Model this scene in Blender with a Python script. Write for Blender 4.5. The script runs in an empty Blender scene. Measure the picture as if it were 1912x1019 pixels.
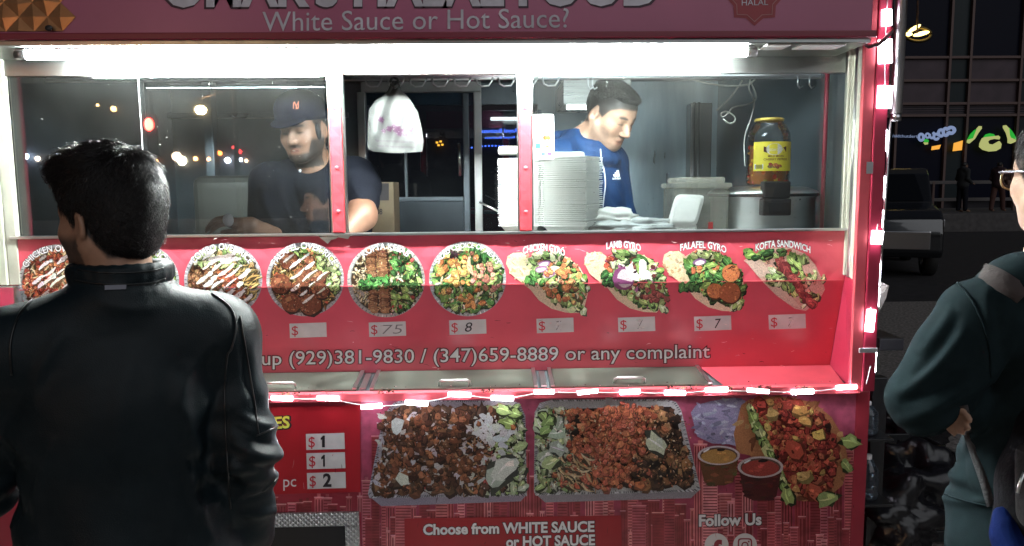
import bpy, bmesh, math, random
import numpy as np
from mathutils import Vector, Matrix
from mathutils.bvhtree import BVHTree

# ------------------------------------------------------------------ camera, world, light, exposure
scene = bpy.context.scene
COL = scene.collection
R = math.radians
PW, PH, FPX = 1912.0, 1019.0, 1400.0           # photo size and focal length in photo pixels
CAM = np.array([0.0, -2.42, 1.60])
_p, _y, _r = R(6.5), R(1.5), R(0.5)
FWD = np.array([math.sin(_y)*math.cos(_p), math.cos(_y)*math.cos(_p), -math.sin(_p)])
_rt = np.cross(FWD, [0, 0, 1]); _rt /= np.linalg.norm(_rt); _up = np.cross(_rt, FWD)
RT = _rt*math.cos(_r) - _up*math.sin(_r)
UP = _rt*math.sin(_r) + _up*math.cos(_r)
cam_d = bpy.data.cameras.new('camera'); cam = bpy.data.objects.new('camera', cam_d); COL.objects.link(cam)
cam_d.sensor_width = 36.0; cam_d.lens = 36.0*FPX/PW; cam_d.clip_start = 0.05; cam_d.clip_end = 500
cam.matrix_world = Matrix(((RT[0], UP[0], -FWD[0], CAM[0]), (RT[1], UP[1], -FWD[1], CAM[1]),
                           (RT[2], UP[2], -FWD[2], CAM[2]), (0, 0, 0, 1)))
scene.camera = cam
world = bpy.data.worlds.new('World'); scene.world = world; world.use_nodes = True
wn = world.node_tree.nodes; wl = world.node_tree.links
sky = wn.new('ShaderNodeTexSky'); sky.sky_type = 'NISHITA'; sky.sun_disc = False
sky.sun_elevation = R(-3.0); sky.sun_rotation = R(200)
wl.new(sky.outputs[0], wn['Background'].inputs[0]); wn['Background'].inputs[1].default_value = 0.10
sun_d = bpy.data.lights.new('sun', 'SUN'); sun = bpy.data.objects.new('sun', sun_d); COL.objects.link(sun)
sun_d.energy = 0.19; sun_d.angle = R(60); sun_d.color = (.94, 0.96, 1.0)
sun.rotation_euler = (R(58), 0, R(24))          # faint glow of the street behind the camera
vs = scene.view_settings; vs.view_transform = 'Standard'; vs.look = 'None'; vs.exposure = 1.88; vs.gamma = 1.0
scene.cycles.use_denoising = True
scene.cycles.max_bounces = 8; scene.cycles.transparent_max_bounces = 16
scene.cycles.sample_clamp_indirect = 3.0

def at(px, py, Y):
    """photo pixel -> the point it shows on the vertical plane at depth Y"""
    d = FWD + RT*((px-PW/2)/FPX) + UP*((PH/2-py)/FPX)
    return CAM + d*((Y-CAM[1])/d[1])

# ------------------------------------------------------------------ helpers
rng = random.Random(7)
nrg = np.random.default_rng(7)

def lin(c):
    return tuple((v/12.92 if v <= 0.04045 else ((v+0.055)/1.055)**2.4) for v in c)
def hexc(h):
    return lin(tuple(int(h[i:i+2], 16)/255 for i in (0, 2, 4)))

MATS = {}
def mat(name, col=(.5, .5, .5), rough=.5, metal=0.0, var=0.0, vscale=8.0, bump=0.0, bscale=60.0, spec=.5, emit=None, estr=0.0,
        vcol=False, coat=0.0, trans=0.0, alpha=1.0, rvar=0.0, sheen=0.0, bkind='noise', stretch=None):
    if name in MATS: return MATS[name]
    m = bpy.data.materials.new(name); m.use_nodes = True
    n, l = m.node_tree.nodes, m.node_tree.links
    b = n['Principled BSDF']
    b.inputs['Base Color'].default_value = (*col, 1); b.inputs['Roughness'].default_value = rough
    b.inputs['Metallic'].default_value = metal; b.inputs['Specular IOR Level'].default_value = spec
    b.inputs['Coat Weight'].default_value = coat; b.inputs['Transmission Weight'].default_value = trans
    b.inputs['Alpha'].default_value = alpha; b.inputs['Sheen Weight'].default_value = sheen
    tc = n.new('ShaderNodeTexCoord'); src = tc.outputs['Object']
    if stretch:
        mp = n.new('ShaderNodeMapping'); mp.inputs['Scale'].default_value = stretch
        l.new(src, mp.inputs[0]); src = mp.outputs[0]
    colout = None
    if vcol:
        a = n.new('ShaderNodeAttribute'); a.attribute_name = 'Col'; colout = a.outputs['Color']
    if var > 0:
        t = n.new('ShaderNodeTexNoise'); t.inputs['Scale'].default_value = vscale; t.inputs['Detail'].default_value = 6
        l.new(src, t.inputs[0])
        mr = n.new('ShaderNodeMapRange'); mr.inputs[1].default_value = .3; mr.inputs[2].default_value = .7
        mr.inputs[3].default_value = 1-var; mr.inputs[4].default_value = 1+var
        l.new(t.outputs[0], mr.inputs[0])
        mx = n.new('ShaderNodeMix'); mx.data_type = 'RGBA'; mx.blend_type = 'MULTIPLY'; mx.inputs[0].default_value = 1
        if colout is not None: l.new(colout, mx.inputs[6])
        else: mx.inputs[6].default_value = (*col, 1)
        l.new(mr.outputs[0], mx.inputs[7]); colout = mx.outputs[2]
        if rvar > 0:
            m2 = n.new('ShaderNodeMapRange'); m2.inputs[1].default_value = .3; m2.inputs[2].default_value = .7
            m2.inputs[3].default_value = max(0.02, rough-rvar); m2.inputs[4].default_value = rough+rvar
            l.new(t.outputs[0], m2.inputs[0]); l.new(m2.outputs[0], b.inputs['Roughness'])
    if colout is not None: l.new(colout, b.inputs['Base Color'])
    if bump > 0:
        if bkind == 'voronoi':
            t2 = n.new('ShaderNodeTexVoronoi'); t2.inputs['Scale'].default_value = bscale
        else:
            t2 = n.new('ShaderNodeTexNoise'); t2.inputs['Scale'].default_value = bscale; t2.inputs['Detail'].default_value = 5
        l.new(src, t2.inputs['Vector'])
        bp = n.new('ShaderNodeBump'); bp.inputs['Strength'].default_value = bump; bp.inputs['Distance'].default_value = .01
        l.new(t2.outputs[0], bp.inputs['Height']); l.new(bp.outputs[0], b.inputs['Normal'])
    if emit is not None:
        b.inputs['Emission Color'].default_value = (*emit, 1); b.inputs['Emission Strength'].default_value = estr
    MATS[name] = m
    return m

def tag(o, label=None, cat=None, group=None, kind=None):
    if label: o['label'] = label
    if cat: o['category'] = cat
    if group: o['group'] = group
    if kind: o['kind'] = kind
    return o
def empty(name, loc=(0, 0, 0), label=None, cat=None, group=None):
    o = bpy.data.objects.new(name, None); COL.objects.link(o); o.location = loc; o.empty_display_size = .1
    return tag(o, label, cat, group)
def wloc(o):
    v = Vector((0, 0, 0))
    while o is not None: v += o.location; o = o.parent
    return v

class MB:
    """collects shapes in world coordinates and links them as one mesh object"""
    def __init__(s): s.v = []; s.f = []; s.c = []; s.smooth = []
    def add(s, verts, faces, col=None, smooth=False):
        o = len(s.v); s.v.extend([tuple(map(float, p)) for p in verts])
        for f in faces:
            s.f.append(tuple(i+o for i in f)); s.c.append(col); s.smooth.append(smooth)
        return s
    def quad(s, a, b, c, d, col=None): return s.add([a, b, c, d], [(0, 1, 2, 3)], col)
    def box(s, x0, x1, y0, y1, z0, z1, bev=0.0, col=None, M=None, seg=2):
        bm = bmesh.new(); bmesh.ops.create_cube(bm, size=1)
        for v in bm.verts:
            v.co = Vector(((x0+x1)/2+v.co.x*(x1-x0), (y0+y1)/2+v.co.y*(y1-y0), (z0+z1)/2+v.co.z*(z1-z0)))
        if bev > 0: bmesh.ops.bevel(bm, geom=bm.edges[:], offset=bev, segments=seg, profile=.6, affect='EDGES')
        if M is not None: bmesh.ops.transform(bm, matrix=M, verts=bm.verts)
        bm.verts.index_update()
        s.add([v.co[:] for v in bm.verts], [tuple(v.index for v in f.verts) for f in bm.faces], col); bm.free()
        return s
    def tube(s, pts, r, n=8, col=None, cap=True):
        P = [Vector(p) for p in pts]; rs = r if hasattr(r, '__len__') else [r]*len(P)
        vs_, fs = [], []; prev = None
        for i, p in enumerate(P):
            t = (P[min(i+1, len(P)-1)]-P[max(i-1, 0)])
            if t.length < 1e-9: t = Vector((0, 0, 1))
            t.normalize()
            if prev is None:
                a = t.orthogonal().normalized()
            else:
                a = prev - t*prev.dot(t); a = a.normalized() if a.length > 1e-6 else t.orthogonal().normalized()
            prev = a; b = t.cross(a)
            for k in range(n):
                q = 2*math.pi*k/n; vs_.append(p + (a*math.cos(q)+b*math.sin(q))*rs[i])
        for i in range(len(P)-1):
            for k in range(n):
                fs.append((i*n+k, i*n+(k+1) % n, (i+1)*n+(k+1) % n, (i+1)*n+k))
        if cap: fs.append(tuple(range(n-1, -1, -1))); fs.append(tuple((len(P)-1)*n+k for k in range(n)))
        return s.add(vs_, fs, col, True)
    def lathe(s, prof, c, n=32, col=None, axis=None):
        vs_, fs = [], []
        for (r, z) in prof:
            for k in range(n):
                q = 2*math.pi*k/n; vs_.append((c[0]+r*math.cos(q), c[1]+r*math.sin(q), c[2]+z))
        for i in range(len(prof)-1):
            for k in range(n): fs.append((i*n+k, i*n+(k+1) % n, (i+1)*n+(k+1) % n, (i+1)*n+k))
        return s.add(vs_, fs, col, True)
    def ball(s, c, r, n=12, m=8, col=None):
        rr = r if hasattr(r, '__len__') else (r, r, r)
        vs_ = []; fs = []
        for i in range(m+1):
            th = math.pi*i/m
            for k in range(n):
                q = 2*math.pi*k/n
                vs_.append((c[0]+rr[0]*math.sin(th)*math.cos(q), c[1]+rr[1]*math.sin(th)*math.sin(q), c[2]+rr[2]*math.cos(th)))
        for i in range(m):
            for k in range(n): fs.append((i*n+k, (i+1)*n+k, (i+1)*n+(k+1) % n, i*n+(k+1) % n))
        return s.add(vs_, fs, col, True)
    def build(s, name, m, parent=None, smooth=None):
        me = bpy.data.meshes.new(name); off = wloc(parent) if parent else Vector((0, 0, 0))
        me.from_pydata([(p[0]-off.x, p[1]-off.y, p[2]-off.z) for p in s.v], [], s.f)
        me.polygons.foreach_set('use_smooth', [bool(x) if smooth is None else smooth for x in s.smooth])
        if any(c is not None for c in s.c):
            a = me.color_attributes.new('Col', 'FLOAT_COLOR', 'CORNER')
            data = []
            for f, c in zip(s.f, s.c): data.extend(([*(c or (.5, .5, .5)), 1.0])*len(f))
            a.data.foreach_set('color', data)
        me.materials.append(m); me.update()
        o = bpy.data.objects.new(name, me); COL.objects.link(o)
        if parent: o.parent = parent
        return o

def mesh_obj(name, verts, faces, m, parent=None, smooth=True, vcols=None):
    me = bpy.data.meshes.new(name); off = np.array(wloc(parent)) if parent else np.zeros(3)
    V = np.asarray(verts, float)-off
    me.from_pydata(V.tolist(), [], faces if isinstance(faces, list) else faces.tolist())
    me.polygons.foreach_set('use_smooth', [smooth]*len(me.polygons))
    if vcols is not None:
        a = me.color_attributes.new('Col', 'FLOAT_COLOR', 'POINT')
        a.data.foreach_set('color', np.c_[vcols, np.ones(len(vcols))].astype(np.float32).ravel())
    me.materials.append(m); me.update()
    o = bpy.data.objects.new(name, me); COL.objects.link(o)
    if parent: o.parent = parent
    return o

# text -> flat 2-D mesh (verts N x 2, faces), baseline at 0, starting at x = 0
def text2d(s, bold=0.0, spacing=1.0, shear=0.0):
    cu = bpy.data.curves.new('t', 'FONT'); cu.body = s; cu.size = 1; cu.offset = bold; cu.space_character = spacing; cu.shear = shear
    cu.resolution_u = 3; cu.fill_mode = 'BOTH'
    o = bpy.data.objects.new('t', cu); COL.objects.link(o)
    dg = bpy.context.evaluated_depsgraph_get(); me = bpy.data.meshes.new_from_object(o.evaluated_get(dg))
    v = np.array([p.co[:2] for p in me.vertices]); f = [tuple(p.vertices) for p in me.polygons]
    bpy.data.objects.remove(o); bpy.data.curves.remove(cu); bpy.data.meshes.remove(me)
    return v, f
CAPH = 0.682
def text_px(s, x0, y0, x1, y1, cap, bold=0.0, spacing=1.0, grow=0.0, shear=0.0):
    """text in photo pixels: baseline from (x0,y0) to (x1,y1), capital height cap px; grow = fatter outline copy"""
    v, f = text2d(s, bold, spacing, shear)
    w0, w1 = v[:, 0].min(), v[:, 0].max()
    if grow > 0:
        vg, f = text2d(s, bold+grow, spacing, shear); v = vg
    u = (v[:, 0]-w0)/(w1-w0)
    X = x0+(x1-x0)*u; Yp = y0+(y1-y0)*u - v[:, 1]/CAPH*cap
    return np.c_[X, Yp], f
# ------------------------------------------------------------------ materials
def quilt_mat(name, col, rough, metal, scale, strength, spec=.5, wr=.15):
    """diamond-quilted sheet: two crossed sets of ridges as bump"""
    m = mat(name, col, rough, metal, spec=spec); n, l = m.node_tree.nodes, m.node_tree.links
    tc = n.new('ShaderNodeTexCoord'); sp = n.new('ShaderNodeSeparateXYZ'); l.new(tc.outputs['Object'], sp.inputs[0])
    def ax(op):
        a = n.new('ShaderNodeMath'); a.operation = op; l.new(sp.outputs[0], a.inputs[0]); l.new(sp.outputs[2], a.inputs[1])
        k = n.new('ShaderNodeMath'); k.operation = 'MULTIPLY'; k.inputs[1].default_value = scale; l.new(a.outputs[0], k.inputs[0])
        pp = n.new('ShaderNodeMath'); pp.operation = 'PINGPONG'; pp.inputs[1].default_value = .5; l.new(k.outputs[0], pp.inputs[0]); return pp
    a, b = ax('ADD'), ax('SUBTRACT')
    mn = n.new('ShaderNodeMath'); mn.operation = 'MINIMUM'; l.new(a.outputs[0], mn.inputs[0]); l.new(b.outputs[0], mn.inputs[1])
    nz = n.new('ShaderNodeTexNoise'); nz.inputs['Scale'].default_value = 14; nz.inputs['Detail'].default_value = 3; l.new(tc.outputs['Object'], nz.inputs[0])
    ad = n.new('ShaderNodeMath'); ad.operation = 'MULTIPLY_ADD'; l.new(nz.outputs[0], ad.inputs[0]); ad.inputs[1].default_value = wr; l.new(mn.outputs[0], ad.inputs[2])
    bp = n.new('ShaderNodeBump'); bp.inputs['Strength'].default_value = strength; bp.inputs['Distance'].default_value = .02
    l.new(ad.outputs[0], bp.inputs['Height']); l.new(bp.outputs[0], n['Principled BSDF'].inputs['Normal'])
    return m
RED = (.65, .085, .125)
M_vinyl = quilt_mat('red_vinyl', RED, .32, 0, 10.5, .16, wr=.5)
M_vinyl_flat = mat('red_vinyl_flat', (.65, .085, .125), .30, 0, var=.15, vscale=3.5, bump=.05, bscale=6)
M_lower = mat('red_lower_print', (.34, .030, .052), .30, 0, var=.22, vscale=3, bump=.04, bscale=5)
M_post = quilt_mat('red_quilted_post', (.58, .045, .06), .35, .0, 17, .14, wr=.05)
M_sign = mat('maroon_sign_vinyl', (.41, .115, .215), .30, 0, var=.10, vscale=2.5, bump=.04, bscale=4)
M_paint = mat('red_paint', (.36, .026, .060), .33, 0, var=.10, vscale=9, bump=.05, bscale=40)
M_edge = mat('red_edge_paint', (.58, .085, .11), .38, 0, var=.08, vscale=20)
M_steel = mat('brushed_steel', (.50, .51, .50), .34, 1.0, var=.14, vscale=5, bump=.06, bscale=14, stretch=(1, 1, 30), rvar=.1)
M_steel_dark = mat('inner_steel', (.15, .18, .20), .42, .75, var=.35, vscale=2.6, bump=.05, bscale=9, rvar=.15)
M_lid = mat('lid_steel', (.13, .138, .118), .42, .8, var=.25, vscale=9, bump=.05, bscale=20, rvar=.12)
M_header = mat('header_steel', (.36, .38, .37), .30, 1.0, var=.08, vscale=6, bump=.08, bscale=30)
M_frame = mat('cream_metal', (.55, .55, .47), .45, .2, var=.12, vscale=14)
M_alum = mat('aluminium', (.66, .67, .68), .28, 1.0, var=.08, vscale=10)
M_tread = quilt_mat('tread_plate', (.50, .51, .52), .35, 1.0, 60, .8)
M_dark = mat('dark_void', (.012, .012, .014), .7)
M_black = mat('black_plastic', (.015, .016, .018), .38, bump=.08, bscale=60)
M_rubber = mat('rubber', (.02, .02, .02), .7)
M_white_ink = mat('white_ink', (.74, .73, .75), .4, var=.05, vscale=30)
M_grey_ink = mat('silver_grey_ink', (.58, .58, .66), .4, var=.22, vscale=14)
M_black_ink = mat('black_ink', (.02, .015, .02), .5)
M_red_ink = mat('red_ink', (.55, .03, .05), .5)
M_yellow_ink = mat('yellow_ink', (.75, .72, .10), .5)
M_print = mat('printed_photo', vcol=True, rough=.33, var=.30, vscale=330)
M_print_low = mat('printed_photo_low', vcol=True, rough=.33, var=.34, vscale=200)
M_label = mat('price_paper', (.62, .60, .60), .45, var=.12, vscale=18)
M_tube = mat('tube_glow', (1, 1, 1), .5, emit=(.93, 1.0, .96), estr=145)
M_tube_in = mat('inner_tube_glow', (1, 1, 1), .5, emit=(.90, 1.0, .97), estr=6)
M_led = mat('led_glow', (1, 1, 1), .5, emit=(.95, .94, 1.0), estr=62)
M_led_side = mat('led_case', (.9, .9, .92), .3, emit=(.95, .93, 1.0), estr=3.5)
M_led_v = mat('led_corner_glow', (1, 1, 1), .5, emit=(.86, .84, 1.0), estr=30)
M_wire = mat('white_wire', (.75, .74, .76), .4)
M_wire_dark = mat('dark_wire', (.05, .02, .025), .45)

def glass_mat(name, tint, refl, dirt, dirt_col=(.55, .55, .52)):
    m = bpy.data.materials.new(name); m.use_nodes = True; n, l = m.node_tree.nodes, m.node_tree.links; n.clear()
    out = n.new('ShaderNodeOutputMaterial'); tr = n.new('ShaderNodeBsdfTransparent'); tr.inputs[0].default_value = (*tint, 1)
    gl = n.new('ShaderNodeBsdfGlossy'); gl.inputs['Roughness'].default_value = .015
    fr = n.new('ShaderNodeFresnel'); fr.inputs[0].default_value = 1.5
    mu = n.new('ShaderNodeMath'); mu.operation = 'MULTIPLY'; mu.inputs[1].default_value = refl; l.new(fr.outputs[0], mu.inputs[0])
    mx = n.new('ShaderNodeMixShader'); l.new(mu.outputs[0], mx.inputs[0]); l.new(tr.outputs[0], mx.inputs[1]); l.new(gl.outputs[0], mx.inputs[2])
    tc = n.new('ShaderNodeTexCoord')
    n1 = n.new('ShaderNodeTexNoise'); n1.inputs['Scale'].default_value = 5; n1.inputs['Detail'].default_value = 8; n1.inputs['Roughness'].default_value = .68
    l.new(tc.outputs['Object'], n1.inputs[0])
    r1 = n.new('ShaderNodeMapRange'); r1.inputs[1].default_value = .35; r1.inputs[2].default_value = .8; r1.inputs[3].default_value = dirt*.25; r1.inputs[4].default_value = dirt
    l.new(n1.outputs[0], r1.inputs[0])
    v1 = n.new('ShaderNodeTexVoronoi'); v1.inputs['Scale'].default_value = 42; l.new(tc.outputs['Object'], v1.inputs['Vector'])
    n2 = n.new('ShaderNodeTexNoise'); n2.inputs['Scale'].default_value = 9; l.new(tc.outputs['Object'], n2.inputs[0])
    r2 = n.new('ShaderNodeMapRange'); r2.inputs[1].default_value = .105; r2.inputs[2].default_value = .05; r2.inputs[3].default_value = 0; r2.inputs[4].default_value = .35
    l.new(v1.outputs['Distance'], r2.inputs[0])
    r3 = n.new('ShaderNodeMapRange'); r3.inputs[1].default_value = .48; r3.inputs[2].default_value = .62; l.new(n2.outputs[0], r3.inputs[0])
    m3 = n.new('ShaderNodeMath'); m3.operation = 'MULTIPLY'; l.new(r2.outputs[0], m3.inputs[0]); l.new(r3.outputs[0], m3.inputs[1])
    ad = n.new('ShaderNodeMath'); ad.operation = 'ADD'; ad.use_clamp = True; l.new(r1.outputs[0], ad.inputs[0]); l.new(m3.outputs[0], ad.inputs[1])
    df = n.new('ShaderNodeBsdfDiffuse'); df.inputs[0].default_value = (*dirt_col, 1)
    m2 = n.new('ShaderNodeMixShader'); l.new(ad.outputs[0], m2.inputs[0]); l.new(mx.outputs[0], m2.inputs[1]); l.new(df.outputs[0], m2.inputs[2])
    l.new(m2.outputs[0], out.inputs[0]); return m
M_glass_l = glass_mat('dirty_glass', (.86, .90, .92), 2.4, .016)
M_glass_r = glass_mat('window_glass', (.92, .95, .96), .8, .012)
M_glass_b = glass_mat('door_glass', (.62, .70, .78), 1.6, .014)
M_clear = glass_mat('clear_plastic', (.98, .985, .985), .9, .02)

# ------------------------------------------------------------------ setting
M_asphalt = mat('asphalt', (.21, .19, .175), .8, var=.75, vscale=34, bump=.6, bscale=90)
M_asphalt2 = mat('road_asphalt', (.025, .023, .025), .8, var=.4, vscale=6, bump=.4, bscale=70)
M_conc = mat('concrete', (.07, .065, .065), .85, var=.25, vscale=6, bump=.2, bscale=60)
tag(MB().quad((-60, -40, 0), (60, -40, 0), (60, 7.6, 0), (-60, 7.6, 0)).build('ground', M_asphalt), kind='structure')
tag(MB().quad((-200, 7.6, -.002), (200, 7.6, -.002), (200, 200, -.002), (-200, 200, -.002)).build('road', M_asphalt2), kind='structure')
pv = MB().box(-60, 90, 22.0, 27.5, 0, .14, .02)
tag(pv.build('pavement', M_conc), kind='structure')

# ------------------------------------------------------------------ food cart
XL, XR = -1.64, 1.285
ZS, ZC, ZL = 1.457, 1.288, .983                   # sill, crease of the menu board, serving ledge
cart = empty('food_cart', (-.18, .8, 0), 'red street food cart with lit serving windows and printed menu boards', 'food cart')
def part(mb, name, m, parent=cart, **k): return mb.build(name, m, parent, **k)

YF, ZN = -.10, .963                               # front of the trim and ledge, height of the ledge's front edge
# inner room
part(MB().box(XL, 1.30, .02, 1.62, .12, .20), 'cabin_floor', M_steel_dark)
bw = MB()                                          # back wall with a doorway between X -.42 and .30
DX0, DX1, DZ = -.66, .245, 2.0
bw.box(XL, DX0, 1.55, 1.60, .2, 2.3).box(DX1, 1.30, 1.55, 1.60, .2, 2.3).box(DX0, DX1, 1.55, 1.60, DZ+.03, 2.3)
part(bw, 'back_wall', M_steel_dark)
part(MB().box(XL-.03, XL, .0, 1.62, .1, 2.3), 'side_wall', M_steel_dark)
part(MB().box(1.185, 1.19, .04, 1.62, .1, 2.3), 'side_wall', M_steel_dark)
part(MB().box(XL-.06, 1.27, .001, 1.66, 2.30, 2.36, .01), 'roof', M_paint)
part(MB().box(XL, 1.245, .09, 1.55, 2.14, 2.16), 'ceiling_sheet', M_steel_dark)
part(MB().box(-1.60, 1.24, .03, .36, ZS-.035, ZS-.017, .003), 'inner_shelf', M_steel)
# glazed rear door
dr = empty('rear_door', (0, 0, 0)); dr.parent = cart; dr.location = (-.2+.18, .78, 0)
DM = at(893, 300, 1.52)[0]; Zt = at(760, 160, 1.5)[2]
fr = MB().box(DX0, DM+.02, 1.50, 1.55, Zt-.03, Zt+.025, .004).box(DM-.02, DM+.02, 1.49, 1.551, .2, Zt-.031, .004).box(DX0-.02, DX0+.02, 1.49, 1.551, .2, Zt-.031, .004)
part(fr, 'door_frame', mat('frame_alloy', (.42, .44, .44), .38, .6, var=.1, vscale=8), dr)
ze = at(760, 372, 1.51)[2]; xh = at(872, 300, 1.5)[0]; xl = at(757, 300, 1.5)[0]
lf = MB().box(xh-.02, xh+.012, 1.50, 1.54, .22, Zt-.035, .004).box(DX0+.02, xh-.021, 1.505, 1.54, ze-.012, ze+.012, .004).box(xl-.006, xl+.006, 1.51, 1.53, ze+.013, Zt-.04)
part(lf, 'door_leaf', mat('door_alloy', (.10, .12, .14), .4, .6), dr)
part(MB().box(DX0+.02, DM-.022, 1.5405, 1.545, .25, Zt-.032), 'pane', M_glass_b, dr)
part(MB().box(DX0+.02, xh-.021, 1.512, 1.522, .22, ze-.013), 'kick_plate', mat('dark_kick_plate', (.045, .055, .065), .35, .7, var=.3, vscale=3), dr)
part(MB().tube([at(857, 270, 1.49), at(857, 270, 1.45), at(859, 326, 1.45), at(859, 326, 1.49)], .008), 'handle', M_alum, dr)
part(MB().box(DM+.022, DX1+.02, 1.5405, 1.545, 1.0, DZ), 'rear_window', M_glass_b)
part(MB().box(DM+.022, DX1, 1.551, 1.60, .2, 1.0), 'rear_panel', M_steel_dark)

# hood and wall sheets behind the right-hand window
hd = MB().box(.34, .66, 1.15, 1.55, 1.985, 2.10, .004)
part(hd, 'extractor_hood', M_steel)
part(MB().box(.36, .62, 1.145, 1.20, 1.965, 1.982), 'hood_tube', mat('hood_glow', (1, 1, 1), .5, emit=(.9, 1, .97), estr=1.6))
part(MB().box(.68, 1.184, 1.535, 1.546, 1.2, 2.14).box(.66, .69, 1.50, 1.546, 1.2, 2.14, .003), 'wall_sheet', mat('grey_sheet', (.36, .44, .49), .36, 1.0, var=.3, vscale=2.6, bump=.06, bscale=9, rvar=.12, stretch=(3, 3, .5)))
part(MB().box(1.02, 1.13, 1.44, 1.53, 1.2, 2.02, .006).tube([(1.03, 1.42, 1.2), (1.03, 1.42, 2.02)], .008).tube([(1.055, 1.42, 1.2), (1.055, 1.42, 2.02)], .008), 'wall_duct', mat('duct', (.10, .105, .11), .4, .6))
part(MB().box(-1.24, -1.20, .9, .96, .2, 2.14, .004).box(-1.62, -.72, 1.44, 1.48, 1.96, 1.985, .003).box(-.98, -.93, 1.3, 1.5, .2, 2.14, .003), 'rack_post', M_steel_dark)
part(MB().box(-1.24, -.80, .72, 1.30, .2, 1.66, .05, seg=4), 'drinks_cooler', mat('grey_cooler', (.07, .068, .058), .45, .4, var=.25, vscale=4))
part(MB().tube([at(62, 140, .45), at(70, 440, .45)], .017), 'corner_rail', M_paint)
part(MB().tube([at(1546, 100, .20), at(1534, 425, .20)], .008), 'corner_rail', M_paint)

# ceiling rail with hooks just behind the header
part(MB().tube([(-1.55, .30, 1.985), (1.22, .30, 1.985)], .006).box(-1.55, 1.22, .30, .34, 1.99, 2.0), 'hook_rail', M_alum)
hk = []
for i in range(9):
    x = -.44+i*.078; z = 1.985
    hk.append(part(MB().tube([(x, .295, z), (x+.006, .285, z-.022), (x+.02, .28, z-.03), (x+.045, .28, z-.028), (x+.055, .285, z-.012), (x+.06, .29, z)], .0035, 6), 'hook', M_alum))
for px in (1098, 1106, 1490, 1512):
    p = at(px, 140, .28)
    part(MB().tube([(p[0], .28, 1.985), (p[0], .28, 1.955), (p[0]+.008, .28, 1.943), (p[0]+.018, .28, 1.95)], .003, 6), 'hook', M_alum)

# sign board above the windows
sg = empty('sign_board'); sg.parent = cart; sg.location = (.18, -.8, 0)
YS = -.23
zs0 = at(1000, 69, YS)[2]; xsr = at(1629, 40, YS)[0]
part(MB().box(XL-.06, xsr, YS, .0, zs0+.002, 2.42, .004), 'board', M_sign, sg)
part(MB().box(XL-.06, xsr+.010, YS-.012, YS-.001, zs0-.005, zs0+.014, .003), 'bottom_lip', mat('maroon_lip', (.20, .012, .035), .35), sg)
part(MB().box(XL-.06, xsr, YS+.004, .002, zs0-.018, zs0+.0005, .002), 'soffit', M_header, sg)
part(MB().box(.90, 1.03, YS+.012, YS+.085, zs0-.0235, zs0-.0185, .001).box(.80, .87, YS+.012, YS+.085, zs0-.0235, zs0-.0185, .001), 'soffit_sticker', mat('white_sticker', (.75, .75, .73), .5), sg)
def flat(vf, name, m, Y, parent, eps=0.0):
    v, f = vf; o = MB().add([at(x, y, Y-eps) for x, y in v], f); return part(o, name, m, parent)
T = dict(bold=.035)
flat(text_px("OMAR'S HALAL FOOD", 303, 12, 1232, 9, 65, grow=.016, **T), 'name_outline', mat('outline_maroon', (.05, .02, .04), .5), YS, sg, .0015)
flat(text_px("OMAR'S HALAL FOOD", 306, 10, 1229, 7, 64, **T), 'name_lettering', M_grey_ink, YS, sg, .003)
flat(text_px("White Sauce or Hot Sauce?", 490, 58, 1062, 51, 36), 'slogan_lettering', M_grey_ink, YS, sg, .003)
def star(cx, cy, r0, r1, n):
    return [(cx+(r0 if k % 2 == 0 else r1)*math.sin(math.pi*k/n), cy+(r0 if k % 2 == 0 else r1)*math.cos(math.pi*k/n)) for k in range(2*n)]
def poly(pts, name, m, Y, parent, eps): return flat((np.array(pts), [tuple(range(len(pts)))]), name, m, Y, parent, eps)
poly(star(1409, -6, 54, 43, 8), 'badge', mat('badge_red', (.30, .02, .03), .35), YS, sg, .0015)
ring = star(1409, -6, 47, 37, 8)+star(1409, -6, 45, 35.4, 8)
flat((np.array(ring), [(k, (k+1) % 16, 16+(k+1) % 16, 16+k) for k in range(16)]), 'badge_ring', mat('badge_line', (.42, .17, .17), .4), YS, sg, .003)
flat(text_px("HALAL", 1385, 10, 1434, 9, 11), 'badge_lettering', M_grey_ink, YS, sg, .003)
# quilted patch of the sign; copper colour paints in a warm street-light reflection
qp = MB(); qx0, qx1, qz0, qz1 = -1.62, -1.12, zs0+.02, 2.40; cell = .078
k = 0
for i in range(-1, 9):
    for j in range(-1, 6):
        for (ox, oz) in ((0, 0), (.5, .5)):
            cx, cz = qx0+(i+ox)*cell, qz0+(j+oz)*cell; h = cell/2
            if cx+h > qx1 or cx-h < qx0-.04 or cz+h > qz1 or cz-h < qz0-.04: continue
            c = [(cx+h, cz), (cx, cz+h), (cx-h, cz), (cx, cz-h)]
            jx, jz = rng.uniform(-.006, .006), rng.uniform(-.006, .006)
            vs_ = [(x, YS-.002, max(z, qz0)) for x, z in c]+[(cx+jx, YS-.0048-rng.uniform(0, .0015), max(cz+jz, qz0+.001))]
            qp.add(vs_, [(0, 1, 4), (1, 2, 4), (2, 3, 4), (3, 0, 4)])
part(qp, 'quilted_patch', mat('quilt_lamp_reflection', (.40, .21, .10), .34, .7, var=.35, vscale=7, bump=.12, bscale=22), sg)
p = at(91, 52, YS-.013); part(MB().ball(p, (.011, .003, .008)), 'plate_bolt', M_black, sg)

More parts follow.
